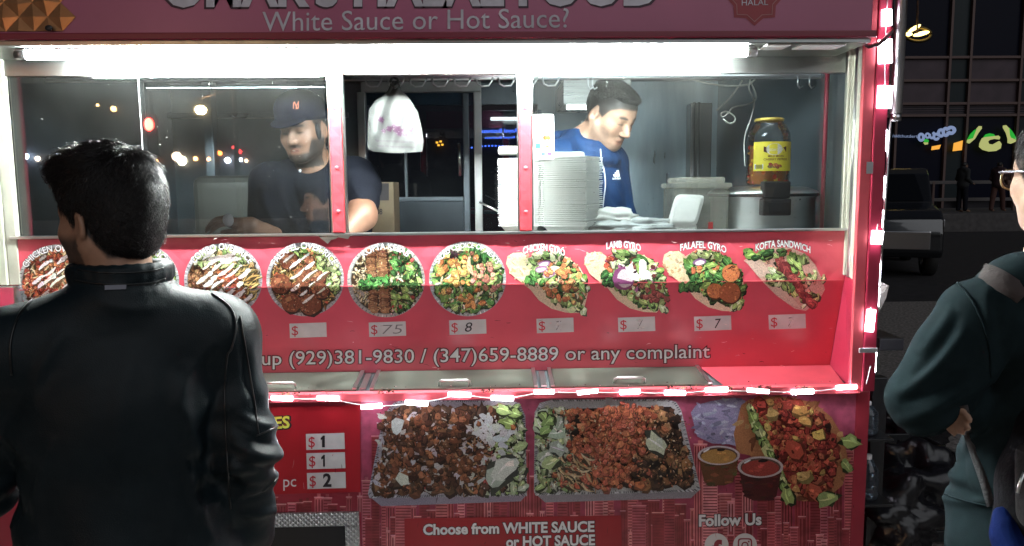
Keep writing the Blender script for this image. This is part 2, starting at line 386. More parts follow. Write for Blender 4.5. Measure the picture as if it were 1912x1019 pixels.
# lamp under the sign board
lm = empty('tube_lamp'); lm.parent = cart; lm.location = (.18, -.8, 0)
YT = -.17
a, b = at(48, 78, YT), at(1394, 72, YT); zt = zs0-.034
part(MB().tube([(a[0], YT, zt), (b[0], YT, zt)], .0125, 12), 'tube', M_tube, lm)
part(MB().box(a[0]-.02, b[0]+.02, YT-.02, YT+.05, zs0-.0225, zs0-.0185, .001), 'lamp_housing', M_alum, lm)
part(MB().tube([(a[0]-.03, YT, zt), (a[0]-.001, YT, zt)], .014), 'end_cap', M_alum, lm)
part(MB().tube([(b[0]+.001, YT, zt), (b[0]+.03, YT, zt)], .014), 'end_cap', M_alum, lm)
part(MB().tube([(.0, .10, 2.085), (1.05, .10, 2.085)], .012, 10), 'inner_tube', M_tube_in, lm)

# steel header above the panes
px0, px1 = at(640, 100, 0)[0], at(966, 100, 0)[0]
zh = at(956, 137, 0)[2]
part(MB().box(XL, px0-.004, .004, .03, zh, 2.30).box(px1+.004, 1.135, .004, .03, zh-.001, 2.30).box(1.137, 1.245, .008, .03, 2.045, 2.3), 'header_panel', M_header)
sh = empty('sliding_shutter'); sh.parent = cart; sh.location = (.18, -.8, 0)
part(MB().box(px0, px1, -.002, .03, zh, 2.022, .002), 'shutter_sheet', mat('white_sheet', (.80, .78, .74), .45), sh)
part(MB().box(px0-.003, px1+.003, -.008, -.003, 2.016, 2.024, .001).box(px0-.003, px0+.004, -.008, -.003, zh, 2.016, .001).box(px1-.004, px1+.003, -.008, -.003, zh, 2.016, .001), 'shutter_rim', mat('tan_rim', (.45, .30, .24), .5), sh)
flat(text_px("~ - ~~ - ~", 772, 131, 838, 130, 14), 'scuff', mat('pale_scuff', (.3, .28, .27), .5), -.004, sh, .0)

# window posts (red quilted strips with rivets)
for (t0, t1, b0, b1) in ((610, 636, 623, 643), (967, 992, 972, 993)):
    x0, x1 = at(t0, 138, -.012)[0]+.001, at(t1, 138, -.012)[0]-.001
    xx0 = (x0+at(b0, 432, -.012)[0])/2; xx1 = (x1+at(b1, 432, -.012)[0])/2
    po = part(MB().box(xx0, xx1, -.014, .026, ZS+.004, 2.014, .003), 'window_post', M_post)
    for y in (200, 313, 395):
        q = at((t0+t1)/2+4, y, -.016); part(MB().ball((xx0/2+xx1/2, -.015, q[2]), (.0065, .004, .0065), 10, 6), 'rivet', M_edge, po)
    part(MB().box(xx0-.006, xx0-.001, -.006, .024, ZS+.004, zh-.001).box(xx1+.001, xx1+.006, -.006, .024, ZS+.004, zh-.001), 'post_trim', M_alum, po)

# panes
XW0, XW1 = -1.505, 1.150
xs = at(270, 300, .012)[0]; xp0 = at(617, 300, .012)[0]-.01; xp1 = at(993, 300, .012)[0]+.008
part(MB().box(XW0, xs+.01, .014, .018, ZS+.003, 2.0), 'window_pane', M_glass_l)
part(MB().box(xs, xp0, .006, .010, ZS+.003, zh+.012), 'window_pane', M_glass_l)
part(MB().box(xp1, XW1, .006, .010, ZS+.003, zh+.06), 'window_pane', M_glass_r)
zq = at(440, 164, .02)[2]
part(MB().box(xs-.0015, xs+.0015, .003, .0055, ZS+.004, zh).box(xs+.02, xp0, .0105, .0135, zq-.002, zq+.002), 'pane_edge', mat('pane_edge', (.42, .46, .45), .25, .3))
# sill strip and torn steel flashing
part(MB().box(XW0-.02, 1.16, -.012, .022, ZS-.006, ZS+.0025, .002), 'sill', M_alum)
q = [(592, 437), (600, 446), (606, 450), (612, 455), (618, 448), (626, 446), (632, 443), (650, 446), (655, 438)]
poly(q, 'torn_flashing', M_steel, -.0145, cart, 0)
# window frame uprights
part(MB().box(1.152, 1.178, -.006, .03, 1.305, 2.03, .003).box(1.180, 1.2, -.014, .03, 1.305, 2.03, .003).box(1.143, 1.1505, -.002, .02, ZS, 2.03), 'window_frame', M_frame)
part(MB().box(XW0-.035, XW0-.002, -.006, .03, 1.305, 2.03, .003).box(XW0-.06, XW0-.037, -.014, .03, 1.305, 2.03, .003), 'window_frame', M_frame)
part(MB().box(XW0-.06, XW0-.006, -.03, .02, 1.20, 1.303, .003), 'frame_foot', M_alum)

# corner trim to the right and left
ct = empty('corner_trim'); ct.parent = cart; ct.location = (.18, -.8, 0)
YT0 = YF-.04
def tx(px, Y=YT0): return at(px, 400, Y)[0]
xa, xb, xc = tx(1602), tx(1623), tx(1647)
part(MB().box(xa, xb-.001, YT0, YT0+.016, ZN, 2.36, .003), 'inner_edge', M_edge, ct)
part(MB().box(-1.585, -1.56, YT0, YT0+.016, ZN, zs0-.02, .003), 'inner_edge', M_edge, ct)
for (xq, xs1) in ((xa, 1.160), (-1.56, -1.567)):
    part(MB().add([(xq, YT0+.017, 1.306), (xs1, -.001, 1.306), (xs1, -.001, 2.06), (xq, YT0+.017, 2.06)], [(0, 1, 2, 3)]), 'frame_side', M_frame, ct)
    k = 1 if xq > 0 else -1
    part(MB().tube([(xq*.45+xs1*.55-k*.004, YT0*.45, 1.306), (xq*.45+xs1*.55-k*.004, YT0*.45, 2.05)], .006, 6), 'frame_bead', M_alum, ct)
part(MB().box(xb, xc, YT0-.005, .05, ZN-.012, 2.42, .004), 'trim_board', M_paint, ct)
part(MB().box(-1.68, -1.587, YT0-.005, .05, ZN-.012, zs0-.02, .004), 'trim_board', M_paint, ct)
part(MB().box(max(xc-.012, 1.191), max(xc, 1.203), .051, 1.6, .13, 2.36), 'trim_return', M_paint, ct)
YL = YT0-.008
p = at(1623, 313, YL); part(MB().box(p[0]-.008, p[0]+.012, YL, YL+.002, p[2]-.018, p[2]+.018), 'latch', M_alum, ct)
p = at(1620, 652, YL)
part(MB().box(p[0]-.028, p[0]+.030, YL-.006, YL+.002, p[2]-.010, p[2]+.005, .002), 'tape_strip', mat('silver_tape', (.55, .56, .60), .3, .4), ct)
YP = YF-.03; xp = at(1677, 120, YP)[0]
z1 = at(1677, 212, YP)[2]
part(MB().tube([(xp, YP, 2.6), (xp, YP, z1)], .0175, 20).tube([(xp, YP, z1-.001), (xp, YP, z1-.022)], .016, 20), 'awning_pole', M_alum, ct)
part(MB().tube([(xp-.015, YP, z1-.02), (xp-.022, YP+.01, 1.2)], .004), 'pole_rod', M_steel, ct)

# menu board: upright strip above the crease, sloping back below it
YB = .07
def crease_px(x): return 534.6-(x-330)*(7.6/1245)
N2 = np.cross([1, 0, 0], [0, YB, ZL-ZC]); N2 /= np.linalg.norm(N2)
if N2[1] > 0: N2 = -N2
P0 = np.array([0, 0, ZC])
def ray(px, py):
    return FWD + RT*((px-PW/2)/FPX) + UP*((PH/2-py)/FPX)
def menu_pt(px, py, eps=0.0):
    d = ray(px, py); t = -CAM[1]/d[1]; q = CAM+d*t
    if q[2] >= ZC: return q+np.array([0, -eps, 0])
    t = ((P0-CAM)@N2)/(d@N2); return CAM+d*t+N2*eps
mn = empty('menu_board'); mn.parent = cart; mn.location = (.18, -.8, 0)
b = MB(); nx = 46
xs_ = np.linspace(-1.57, 1.157, nx+1)
def wob(x, z): return -.0016*(math.sin(x*37+z*19)+math.sin(x*23-z*61+1))*min(1, max(0, (ZS-z)/.03))*min(1, max(0, (z-ZC)/.03))
zz = np.linspace(ZS-.007, ZC, 10)
vs_ = [(x, wob(x, z)*.4, z) for z in zz for x in xs_]
fs = [(r*(nx+1)+c, (r+1)*(nx+1)+c, (r+1)*(nx+1)+c+1, r*(nx+1)+c+1) for r in range(9) for c in range(nx)]
part(MB().add(vs_, fs, smooth=True), 'upper_board', M_vinyl, mn)
wx = np.linspace(-1.60, at(1549, 684, YB)[0], nx+1)
vs_ = []; rows = 8
for r in range(rows+1):
    t = r/rows
    for c in range(nx+1):
        x = xs_[c]*(1-t)+wx[c]*t; vs_.append((x, YB*t, ZC+(ZL-ZC)*t))
fs = [(r*(nx+1)+c, (r+1)*(nx+1)+c, (r+1)*(nx+1)+c+1, r*(nx+1)+c+1) for r in range(rows) for c in range(nx)]
part(MB().add(vs_, fs, smooth=True), 'sloping_board', M_vinyl_flat, mn)
part(MB().box(-1.57, 1.157, -.0025, .002, ZC-.0015, ZC+.0015), 'crease_trim', M_edge, mn)
for (xq, xs1, xs2) in ((xa, 1.158, at(1549, 684, YB)[0]+.001), (-1.559, -1.571, -1.601)):
    nw = MB().add([(xq, YT0+.003, 1.304), (xq, YT0+.003, ZN+.001), (xs2, YB, ZL+.001), (xs1, .0, ZC), (xs1, .0, 1.304)], [(0, 1, 2, 3, 4)])
    part(nw, 'niche_side', M_paint)

# serving ledge
lg = empty('serving_ledge'); lg.parent = cart; lg.location = (.18, -.8, 0)
def lz(y, e=0): return ZN+(ZL-ZN)*(y-YF)/(YB-YF)+e
def slab(x0, x1, y0, y1, e0, e1):
    v = [(x, y, lz(y, e)) for e in (e0, e1) for x, y in ((x0, y0), (x1, y0), (x1, y1), (x0, y1))]
    return MB().add(v, [(3, 2, 1, 0), (4, 5, 6, 7), (0, 1, 5, 4), (1, 2, 6, 5), (2, 3, 7, 6), (3, 0, 4, 7)])
part(slab(-1.56, xa-.001, YF+.002, YB+.03, -.05, -.004), 'ledge_top', M_steel_dark, lg)
part(MB().box(-1.52, xb+.002, YF-.030, YF+.0015, ZN-.022, ZN+.003, .002), 'front_nose', M_edge, lg)
xe0, xe1 = at(1352, 716, YF)[0], at(1306, 690, YB)[0]
part(MB().add([(xe0, YF+.003, lz(YF, .003)), (xa-.001, YF+.003, lz(YF, .003)), (at(1549, 684, YB)[0], YB-.002, lz(YB, .003)), (xe1, YB-.002, lz(YB, .003))], [(0, 1, 2, 3)]), 'end_board', mat('ledge_board_red', (.38, .045, .065), .4, 0, var=.12, vscale=14), lg)
xsep = [at(686, 712, 0)[0], at(1012, 710, 0)[0]]
bounds = [(-1.30, xsep[0]-.02), (xsep[0]+.022, xsep[1]-.02), (xsep[1]+.022, min(xe0, xe1)-.004)]
hpx = [518, 848, 1178]
for i, (x0, x1) in enumerate(bounds):
    ld = part(slab(x0, x1, YF+.006, YB-.003, -.002, .006), 'lid', M_lid, lg)
    for k, (u0, u1) in enumerate(((x0, x0+.012), (x1-.012, x1))): part(slab(u0, u1, YF+.006, YB-.003, .0065, .011), 'lid_rim', M_alum, ld)
    hx = at(hpx[i], 715, YF)[0]; z0 = ZN+.007
    part(MB().tube([(hx-.050, YF+.030, z0), (hx-.048, YF+.022, z0+.016), (hx-.040, YF+.018, z0+.022), (hx+.040, YF+.018, z0+.022), (hx+.048, YF+.022, z0+.016), (hx+.050, YF+.030, z0)], .0042, 8), 'handle', M_alum, ld)
for x in xsep:
    part(slab(x-.009, x+.009, YF+.004, YB-.04, .007, .012), 'lid_divider', M_alum, lg)

# lower front
XF = at(1615, 900, YF)[0]
lw = empty('lower_front'); lw.parent = cart; lw.location = (.18, -.8, 0)
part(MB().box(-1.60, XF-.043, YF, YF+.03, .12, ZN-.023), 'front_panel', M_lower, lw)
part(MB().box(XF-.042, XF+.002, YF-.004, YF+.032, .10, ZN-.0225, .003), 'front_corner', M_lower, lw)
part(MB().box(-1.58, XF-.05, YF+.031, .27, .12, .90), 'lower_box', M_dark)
part(MB().box(-1.62, 1.20, .03, 1.62, .02, .12), 'chassis', M_black)
part(MB().box(-1.62, 1.20, .28, 1.60, .13, .93), 'lower_body', M_paint)
f0, f1 = at(425, 990, YF-.01), at(671, 990, YF-.01); fz = at(550, 958, YF-.01)[2]; w = .045
part(MB().box(f0[0], f1[0], YF-.014, YF-.001, fz-w, fz, .002).box(f1[0]-w, f1[0], YF-.014, YF-.001, .15, fz-w-.001, .002).box(f0[0], f0[0]+w, YF-.014, YF-.001, .15, fz-w-.001, .002), 'tread_frame', M_tread, lw)
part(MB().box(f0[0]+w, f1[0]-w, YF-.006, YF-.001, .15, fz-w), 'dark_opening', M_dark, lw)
# ------------------------------------------------------------------ printed food pictures (flat coloured shapes laid on the boards)
class Pic:
    def __init__(s, seed, dark=1.0): s.p = []; s.r = random.Random(seed); s.dark = dark
    def poly(s, pts, col): s.p.append((list(pts), col)); return s
    def jit(s, c, a=.25):
        k = 1+s.r.uniform(-a, a); c = lin(tuple(v/255 for v in c)) if max(c) > 1.01 else c
        g = .3*c[0]+.6*c[1]+.1*c[2]; c = tuple((v*.80+g*.20)*s.dark for v in c)
        return tuple(max(0, min(1, v*k*(1+s.r.uniform(-.08, .08)))) for v in c)
    def blob(s, x, y, rx, ry=None, ang=0, col=(200, 200, 200), n=8, irr=.28, jit=.25):
        ry = ry or rx; ca, sa = math.cos(ang), math.sin(ang); pts = []
        for k in range(n):
            q = 2*math.pi*k/n; e = 1+s.r.uniform(-irr, irr); u, v = rx*math.cos(q)*e, ry*math.sin(q)*e
            pts.append((x+u*ca-v*sa, y+u*sa+v*ca))
        return s.poly(pts, s.jit(col, jit))
    def chunk(s, x, y, r, ang, cols):
        """a lump of food: dark underside, body, lighter top facet"""
        c = s.r.choice(cols); r *= .70 if r < 12 else .92
        d = tuple(v*.62 for v in c); l = tuple(min(255, v*1.18+10) for v in c); n = s.r.choice((5, 6, 7))
        s.blob(x+r*.12, y+r*.22, r*1.05, r*.9, ang, d, n, .25, .2)
        s.blob(x, y, r, r*s.r.uniform(.5, .9), ang, c, n, .36, .3)
        for _ in range(2 if r > 3.5 else 1):
            e = s.r.uniform(.75, 1.3); s.blob(x+r*s.r.uniform(-.5, .4), y+r*s.r.uniform(-.5, .4), r*s.r.uniform(.2, .55), r*s.r.uniform(.12, .3), ang+s.r.uniform(-.6, .6), tuple(min(255, v*e) for v in c), 6, .4, .1)
        if s.r.random() < .6: s.blob(x-r*.25, y-r*.28, r*.38, r*.2, ang, l, 6, .4)
        if s.r.random() < .4: s.blob(x+r*s.r.uniform(-.4, .4), y+r*s.r.uniform(0, .5), r*.22, r*.13, ang, d, 5, .3)
    def strip(s, x0, y0, x1, y1, w, col, bend=.15, n=5, jit=.2, taper=.7):
        dx, dy = x1-x0, y1-y0; L = math.hypot(dx, dy) or 1; nx, ny = -dy/L, dx/L; b = s.r.uniform(-bend, bend)*L
        a, c = [], []
        for k in range(n+1):
            t = k/n; o = b*4*t*(1-t); ww = w*(1-taper*abs(2*t-1)**2)*s.r.uniform(.7, 1.25)/2
            px, py = x0+dx*t+nx*o, y0+dy*t+ny*o; a.append((px+nx*ww, py+ny*ww)); c.append((px-nx*ww, py-ny*ww))
        cc = s.jit(col, jit)
        for k in range(n): s.poly([a[k], a[k+1], c[k+1], c[k]], cc)
        return s
    def leaf(s, x, y, r, ang, cols):
        c = s.r.choice(cols); s.blob(x+1, y+1.5, r*1.05, r*.7, ang, tuple(v*.35 for v in c), 9, .35)
        s.blob(x, y, r, r*.62, ang, c, 11, .38)
        s.strip(x-r*.7*math.cos(ang), y-r*.7*math.sin(ang), x+r*.7*math.cos(ang), y+r*.7*math.sin(ang), r*.16, tuple(min(255, v*1.35+25) for v in c), .1, 3)
        s.blob(x+r*.25, y-r*.2, r*.35, r*.2, ang+.5, tuple(min(255, v*1.22+15) for v in c), 7, .4)
    def shred(s, x, y, L, w, ang, cols, bend=.25):
        c = s.r.choice(cols); dx, dy = L/2*math.cos(ang), L/2*math.sin(ang); b0 = s.r.random()
        s.strip(x-dx+.6, y-dy+1, x+dx+.6, y+dy+1, w*1.3, tuple(v*.4 for v in c), bend, 4)
        s.strip(x-dx, y-dy, x+dx, y+dy, w, c, bend, 4)
    def fill(s, inside, box, n, fn):
        k = 0; tries = 0
        while k < n and tries < n*30:
            tries += 1; x, y = s.r.uniform(box[0], box[2]), s.r.uniform(box[1], box[3])
            if inside(x, y): fn(x, y); k += 1
        return s

def inpoly(pts):
    P = list(pts)
    def f(x, y):
        c = False; j = len(P)-1
        for i in range(len(P)):
            if (P[i][1] > y) != (P[j][1] > y) and x < (P[j][0]-P[i][0])*(y-P[i][1])/(P[j][1]-P[i][1])+P[i][0]: c = not c
            j = i
        return c
    return f
def bbox(p): xs, ys = [q[0] for q in p], [q[1] for q in p]; return (min(xs), min(ys), max(xs), max(ys))
def inell(cx, cy, rx, ry, ang=0):
    ca, sa = math.cos(ang), math.sin(ang)
    return lambda x, y: (((x-cx)*ca+(y-cy)*sa)/rx)**2+((-(x-cx)*sa+(y-cy)*ca)/ry)**2 < 1
def clip_half(pts, fn):
    out = []; n = len(pts)
    for i in range(n):
        a, b = pts[i], pts[(i+1) % n]; fa, fb = fn(*a), fn(*b)
        if fa >= 0: out.append(a)
        if (fa >= 0) != (fb >= 0):
            t = fa/(fa-fb); out.append((a[0]+(b[0]-a[0])*t, a[1]+(b[1]-a[1])*t))
    return out
def lay(pic, name, parent, ptf, crease=None, base=.0016, step=3e-6, m=None):
    mb = MB()
    for i, (pts, col) in enumerate(pic.p):
        e = base+min(step, 1.0e-6 if crease else 1.6e-6)*i
        if crease:
            for sgn in (1, -1):
                q = clip_half(pts, lambda x, y: sgn*(crease(x)-y))
                if len(q) > 2:
                    # keep clear of the exact fold
                    mb.add([ptf(x, y-sgn*.02, e) for x, y in q], [tuple(range(len(q)))], col)
        else: mb.add([ptf(x, y, e) for x, y in pts], [tuple(range(len(pts)))], col)
    return mb.build(name, m or M_print, parent)
def flat_on(vf, name, m, ptf, parent, eps):
    v, f = vf; return MB().add([ptf(x, y, eps) for x, y in v], f).build(name, m, parent)

GREENS = [(96, 140, 48), (130, 170, 60), (58, 104, 40), (160, 195, 92), (80, 150, 60), (42, 84, 34)]
LETT = [(170, 195, 110), (195, 212, 140), (140, 175, 84), (210, 222, 165), (120, 150, 70)]
BROWN = [(120, 72, 40), (150, 96, 56), (95, 54, 30), (172, 118, 70), (134, 84, 44)]
ORANGE = [(208, 92, 40), (224, 116, 50), (196, 72, 38), (230, 140, 70)]
RICE = [(214, 184, 118), (226, 200, 140), (198, 162, 92), (236, 214, 160)]
NOOD = [(222, 190, 92), (206, 168, 76), (236, 208, 120), (190, 146, 66)]
WHITE = (232, 228, 222)

def sauce(s, cx, cy, rx, ry, n, ang=-.62, w=5.5):
    """diagonal drizzle of white sauce"""
    ca, sa = math.cos(ang), math.sin(ang); IN = inell(cx, cy, rx*.9, ry*.9)
    for k in range(n):
        o = (k+.5)/n*2-1; bx, by = cx-sa*o*rx*.9, cy+ca*o*ry*.9
        L = rx*math.sqrt(max(0, 1-o*o))*.95; t = -L
        while t < L:
            l = s.r.uniform(14, 38); x0, y0 = bx+ca*t, by+sa*t; t2 = min(L, t+l); x1, y1 = bx+ca*t2, by+sa*t2
            if IN(x0, y0) and IN(x1, y1):
                ww = w*s.r.uniform(.5, 1.5); j = s.r.uniform(-2, 2)
                s.strip(x0+1, y0+j+1.6, x1+1, y1+j+1.6, ww*1.1, (110, 80, 50), .08, 6)
                s.strip(x0, y0+j, x1, y1+j, ww, WHITE, .10, 7, .08, .55)
                if s.r.random() < .45: s.blob(x1, y1+j, ww*.75, ww*.55, ang, WHITE, 8, .3, .06)
            t = t2+s.r.uniform(1, 9)

def dish(kind, cx, cy, rx, ry, seed):
    s = Pic(seed); E = lambda k, c, n=40: s.poly([(cx+rx*k*math.cos(2*math.pi*i/n), cy+ry*k*math.sin(2*math.pi*i/n)) for i in range(n)], s.jit(c, 0))
    E(1.0, (176, 174, 178), 56)
    for i in range(110):                          # crimped foil rim
        q = 2*math.pi*i/110; k0, k1 = .935, .995
        if i % 2: s.poly([(cx+rx*k*math.cos(q+d), cy+ry*k*math.sin(q+d)) for k, d in ((k0, 0), (k1, 0), (k1, .03), (k0, .03))], s.jit(s.r.choice([(120, 118, 124), (226, 226, 230), (140, 140, 146)])))
    E(.925, (140, 138, 142)); E(.90, (74, 50, 30))
    IN = inell(cx, cy, rx*.86, ry*.86); B = (cx-rx, cy-ry, cx+rx, cy+ry); r = s.r
    U = lambda x, y: ((x-cx)/rx, (y-cy)/ry)
    ra = lambda: r.uniform(0, 3.14)
    if kind in ('chicken', 'combo', 'lamb', 'falafel'):
        def put(x, y):
            u, v = U(x, y)
            if kind == 'chicken':
                if r.random() < .72: s.chunk(x, y, r.uniform(4, 7.5), ra(), [(198, 70, 34), (214, 96, 44), (176, 56, 30), (222, 130, 60)])
                else: s.shred(x, y, r.uniform(8, 16), 2.6, ra(), RICE)
            elif kind == 'lamb':
                if u > .2: s.leaf(x, y, r.uniform(5, 10), ra(), LETT+GREENS)
                else: s.chunk(x, y, r.uniform(4, 7), ra(), BROWN)
            elif kind == 'combo':
                d = u*.75+v*.65
                if v < -.38: s.leaf(x, y, r.uniform(5, 8), ra(), LETT+[(196, 160, 90)])
                elif u-v*.5 > .45: s.shred(x, y, r.uniform(12, 26), 2.8, -.7+r.uniform(-.5, .5), NOOD)
                elif abs(u*.8-v*.4-.12) < .2: s.chunk(x, y, r.uniform(4, 6.5), ra(), ORANGE)
                else: s.chunk(x, y, r.uniform(4, 8), ra(), BROWN+[(160, 112, 70)])
            else:
                if u > .32 and v < .35: s.leaf(x, y, r.uniform(5, 9), ra(), LETT+[(176, 200, 80)])
                elif v < -.5: s.leaf(x, y, r.uniform(4, 7), ra(), GREENS+[(206, 110, 50)])
                elif r.random() < .85: s.shred(x, y, r.uniform(9, 20), 2.4, ra(), NOOD+[(176, 110, 52)])
                else: s.chunk(x, y, r.uniform(3, 5), ra(), ORANGE)
        s.fill(IN, B, 620, put)
        if kind == 'falafel':
            for (u, v, q) in ((-.42, -.52, 17), (-.02, -.12, 17), (-.62, .12, 19), (-.12, .30, 19), (-.34, .62, 19), (.14, .66, 21), (.34, -.05, 14), (.42, .30, 15), (.10, -.55, 10)):
                x, y = cx+u*rx, cy+v*ry
                s.blob(x+2, y+3, q*1.05, q*1.0, 0, (52, 26, 14), 14, .05); s.blob(x, y, q, q*.94, 0, (124, 62, 34), 16, .06, .08)
                for k in range(34):
                    a_, d_ = r.uniform(0, 6.28), q*math.sqrt(r.random())*.88
                    s.blob(x+d_*math.cos(a_), y+d_*math.sin(a_), r.uniform(1, 2.8), None, 0, r.choice([(150, 84, 46), (96, 46, 26), (176, 108, 62), (84, 40, 22), (138, 74, 44)]), 6, .35)
                s.blob(x-q*.3, y-q*.35, q*.4, q*.25, -.5, (172, 104, 62), 8, .3)
        sauce(s, cx, cy, rx*.92, ry*.92, {'chicken': 9, 'lamb': 12, 'combo': 9, 'falafel': 7}[kind], -.66, {'chicken': 5.5, 'lamb': 9, 'combo': 6.5, 'falafel': 5}[kind])
        if kind == 'combo':
            for k in range(5): s.blob(cx+r.uniform(-.3, .3)*rx, cy-ry*.58+r.uniform(-7, 7), 13, 5, -.2, WHITE, 11, .35, .06)
        if kind == 'lamb':
            for (u, v) in ((.3, -.25), (.5, .1), (.2, .2)): s.blob(cx+u*rx, cy+v*ry, 15, 10, .3, WHITE, 11, .3, .06)
            s.leaf(cx+.62*rx, cy-.05*ry, 12, -.9, [(70, 82, 34)])
            for k in range(5): s.chunk(cx+r.uniform(.1, .4)*rx, cy-r.uniform(.5, .72)*ry, 6, ra(), ORANGE)
    elif kind == 'kofta':
        def put(x, y):
            u, v = U(x, y)
            if u < -.42: s.shred(x, y, r.uniform(5, 9), 2.6, ra(), [(222, 202, 150), (236, 220, 178), (196, 170, 112)])
            elif u > .12:
                k = r.random()
                if k < .55: s.leaf(x, y, r.uniform(5, 10), ra(), GREENS)
                elif k < .78: s.chunk(x, y, r.uniform(3, 6.5), ra(), [(186, 52, 44), (206, 84, 74), (170, 40, 34)])
                else: s.shred(x, y, r.uniform(8, 14), 4, ra(), [(226, 222, 206), (206, 214, 170), (232, 200, 190)])
            else: s.chunk(x, y, r.uniform(3, 6), ra(), RICE)
        s.fill(IN, B, 760, put)
        for (u, w_) in ((-.34, 10), (-.05, 11)):
            for k in range(30):
                v = -.78+1.58*k/29; x = cx+u*rx+r.uniform(-1.5, 1.5)+v*4; y = cy+v*ry
                if abs(v) < .1 and r.random() < .5: continue
                s.blob(x, y, w_, 5.5, 0, r.choice([(138, 88, 50), (120, 72, 40), (158, 106, 62)]), 9, .16)
                s.blob(x-w_*.3, y, w_*.3, 3, .3, (180, 128, 80), 6, .4)
                s.blob(x+w_*.75, y+1, w_*.25, 4, 0, (64, 34, 18), 6, .3)
                for _ in range(2): s.blob(x+r.uniform(-w_, w_)*.8, y+r.uniform(-3, 3), 1.6, None, 0, r.choice([(84, 46, 24), (190, 140, 90)]), 5)
        for k in range(26): s.leaf(cx+r.uniform(-.66, .06)*rx, cy+r.uniform(-.06, .18)*ry, r.uniform(5, 9), ra(), [(54, 130, 44), (74, 154, 60), (36, 96, 34)])
    elif kind == 'salad':
        def put(x, y):
            u, v = U(x, y); k = r.random()
            if v < -.35 and u < -.2 and k < .45: s.chunk(x, y, r.uniform(4, 7), ra(), [(74, 40, 60), (96, 56, 50), (60, 40, 44)])
            elif k < .66: s.leaf(x, y, r.uniform(5, 11), ra(), GREENS+[(120, 176, 70), (50, 116, 46)])
            elif k < .8: s.chunk(x, y, r.uniform(3, 6), ra(), [(200, 60, 44), (222, 116, 60)])
            else: s.shred(x, y, r.uniform(8, 15), 4, ra(), [(226, 226, 200), (200, 214, 150)])
        s.fill(IN, B, 600, put)
        for k in range(46): s.chunk(cx+r.gauss(-.30, .24)*rx, cy+r.gauss(-.18, .26)*ry, r.uniform(5, 11), ra(), [(226, 150, 44), (236, 176, 60), (214, 122, 40), (240, 196, 90)])
        for k in range(26): s.chunk(cx+r.gauss(.36, .2)*rx, cy+r.gauss(-.05, .26)*ry, r.uniform(5, 10), ra(), [(218, 150, 110), (206, 126, 96), (228, 176, 140), (214, 130, 120)])
        for k in range(10): s.chunk(cx+r.gauss(.1, .16)*rx, cy+r.gauss(.48, .16)*ry, r.uniform(7, 11), ra(), [(222, 134, 44), (232, 156, 56)])
        s.strip(cx+.05*rx, cy-.62*ry, cx+.14*rx, cy-.1*ry, 8, (224, 178, 140))
    for k in range(520):                         # crumbs, herbs and glints
        x, y = r.uniform(B[0], B[2]), r.uniform(B[1], B[3])
        if IN(x, y): s.blob(x, y, r.uniform(.5, 1.5), r.uniform(.4, .9), ra(), r.choice([(60, 40, 20), (236, 220, 180), (70, 100, 40), (206, 110, 60), (40, 28, 18), (220, 190, 120), (180, 70, 40)]), 5, .3)
    return s

# curved titles: text bent along the upper rim of a dish
def arc_text(str_, cx, cy, rad, a0, a1, cap, bold=.02, grow=0.0):
    v, f = text2d(str_, bold); w0, w1 = v[:, 0].min(), v[:, 0].max()
    if grow: v, f = text2d(str_, bold+grow)
    u = (v[:, 0]-w0)/(w1-w0); ang = np.radians(a0+(a1-a0)*u); rr = rad+v[:, 1]/CAPH*cap
    return np.c_[cx+rr*np.sin(ang), cy-rr*np.cos(ang)*.97], f
def title(vf_fn, parent):
    flat_on(vf_fn(.042), 'title_outline', M_black_ink, menu_pt, parent, .0125)
    flat_on(vf_fn(0), 'title_lettering', M_white_ink, menu_pt, parent, .0132)

dishes = [('chicken', 'CHICKEN OVER RICE', 109, 527, 74, 71, -62, 62), ('lamb', 'LAMB OVER RICE', 262, 525, 73, 70, -55, 55),
          ('combo', 'COMBO OVER RICE', 417, 523, 73, 69, -57, 57), ('falafel', 'FALAFEL OVER RICE', 570, 521, 72.5, 69, -62, 62),
          ('kofta', 'KOFTA KEBAB', 721, 522, 72.5, 70, -42, 42), ('salad', 'SALAD CHOICE OF MEATS', 873, 520, 72, 70, -62, 62)]
for i, (k, t, cx, cy, rx, ry, a0, a1) in enumerate(dishes):
    pc = lay(dish(k, cx, cy, rx, ry, 100+i), 'dish_picture', mn, menu_pt, crease_px)
    title(lambda g, t=t: arc_text(t, cx, cy, rx*(.82 if len(t) < 20 else .84), a0, a1, 11.5 if len(t) < 20 else 9.5, .02, g), mn)

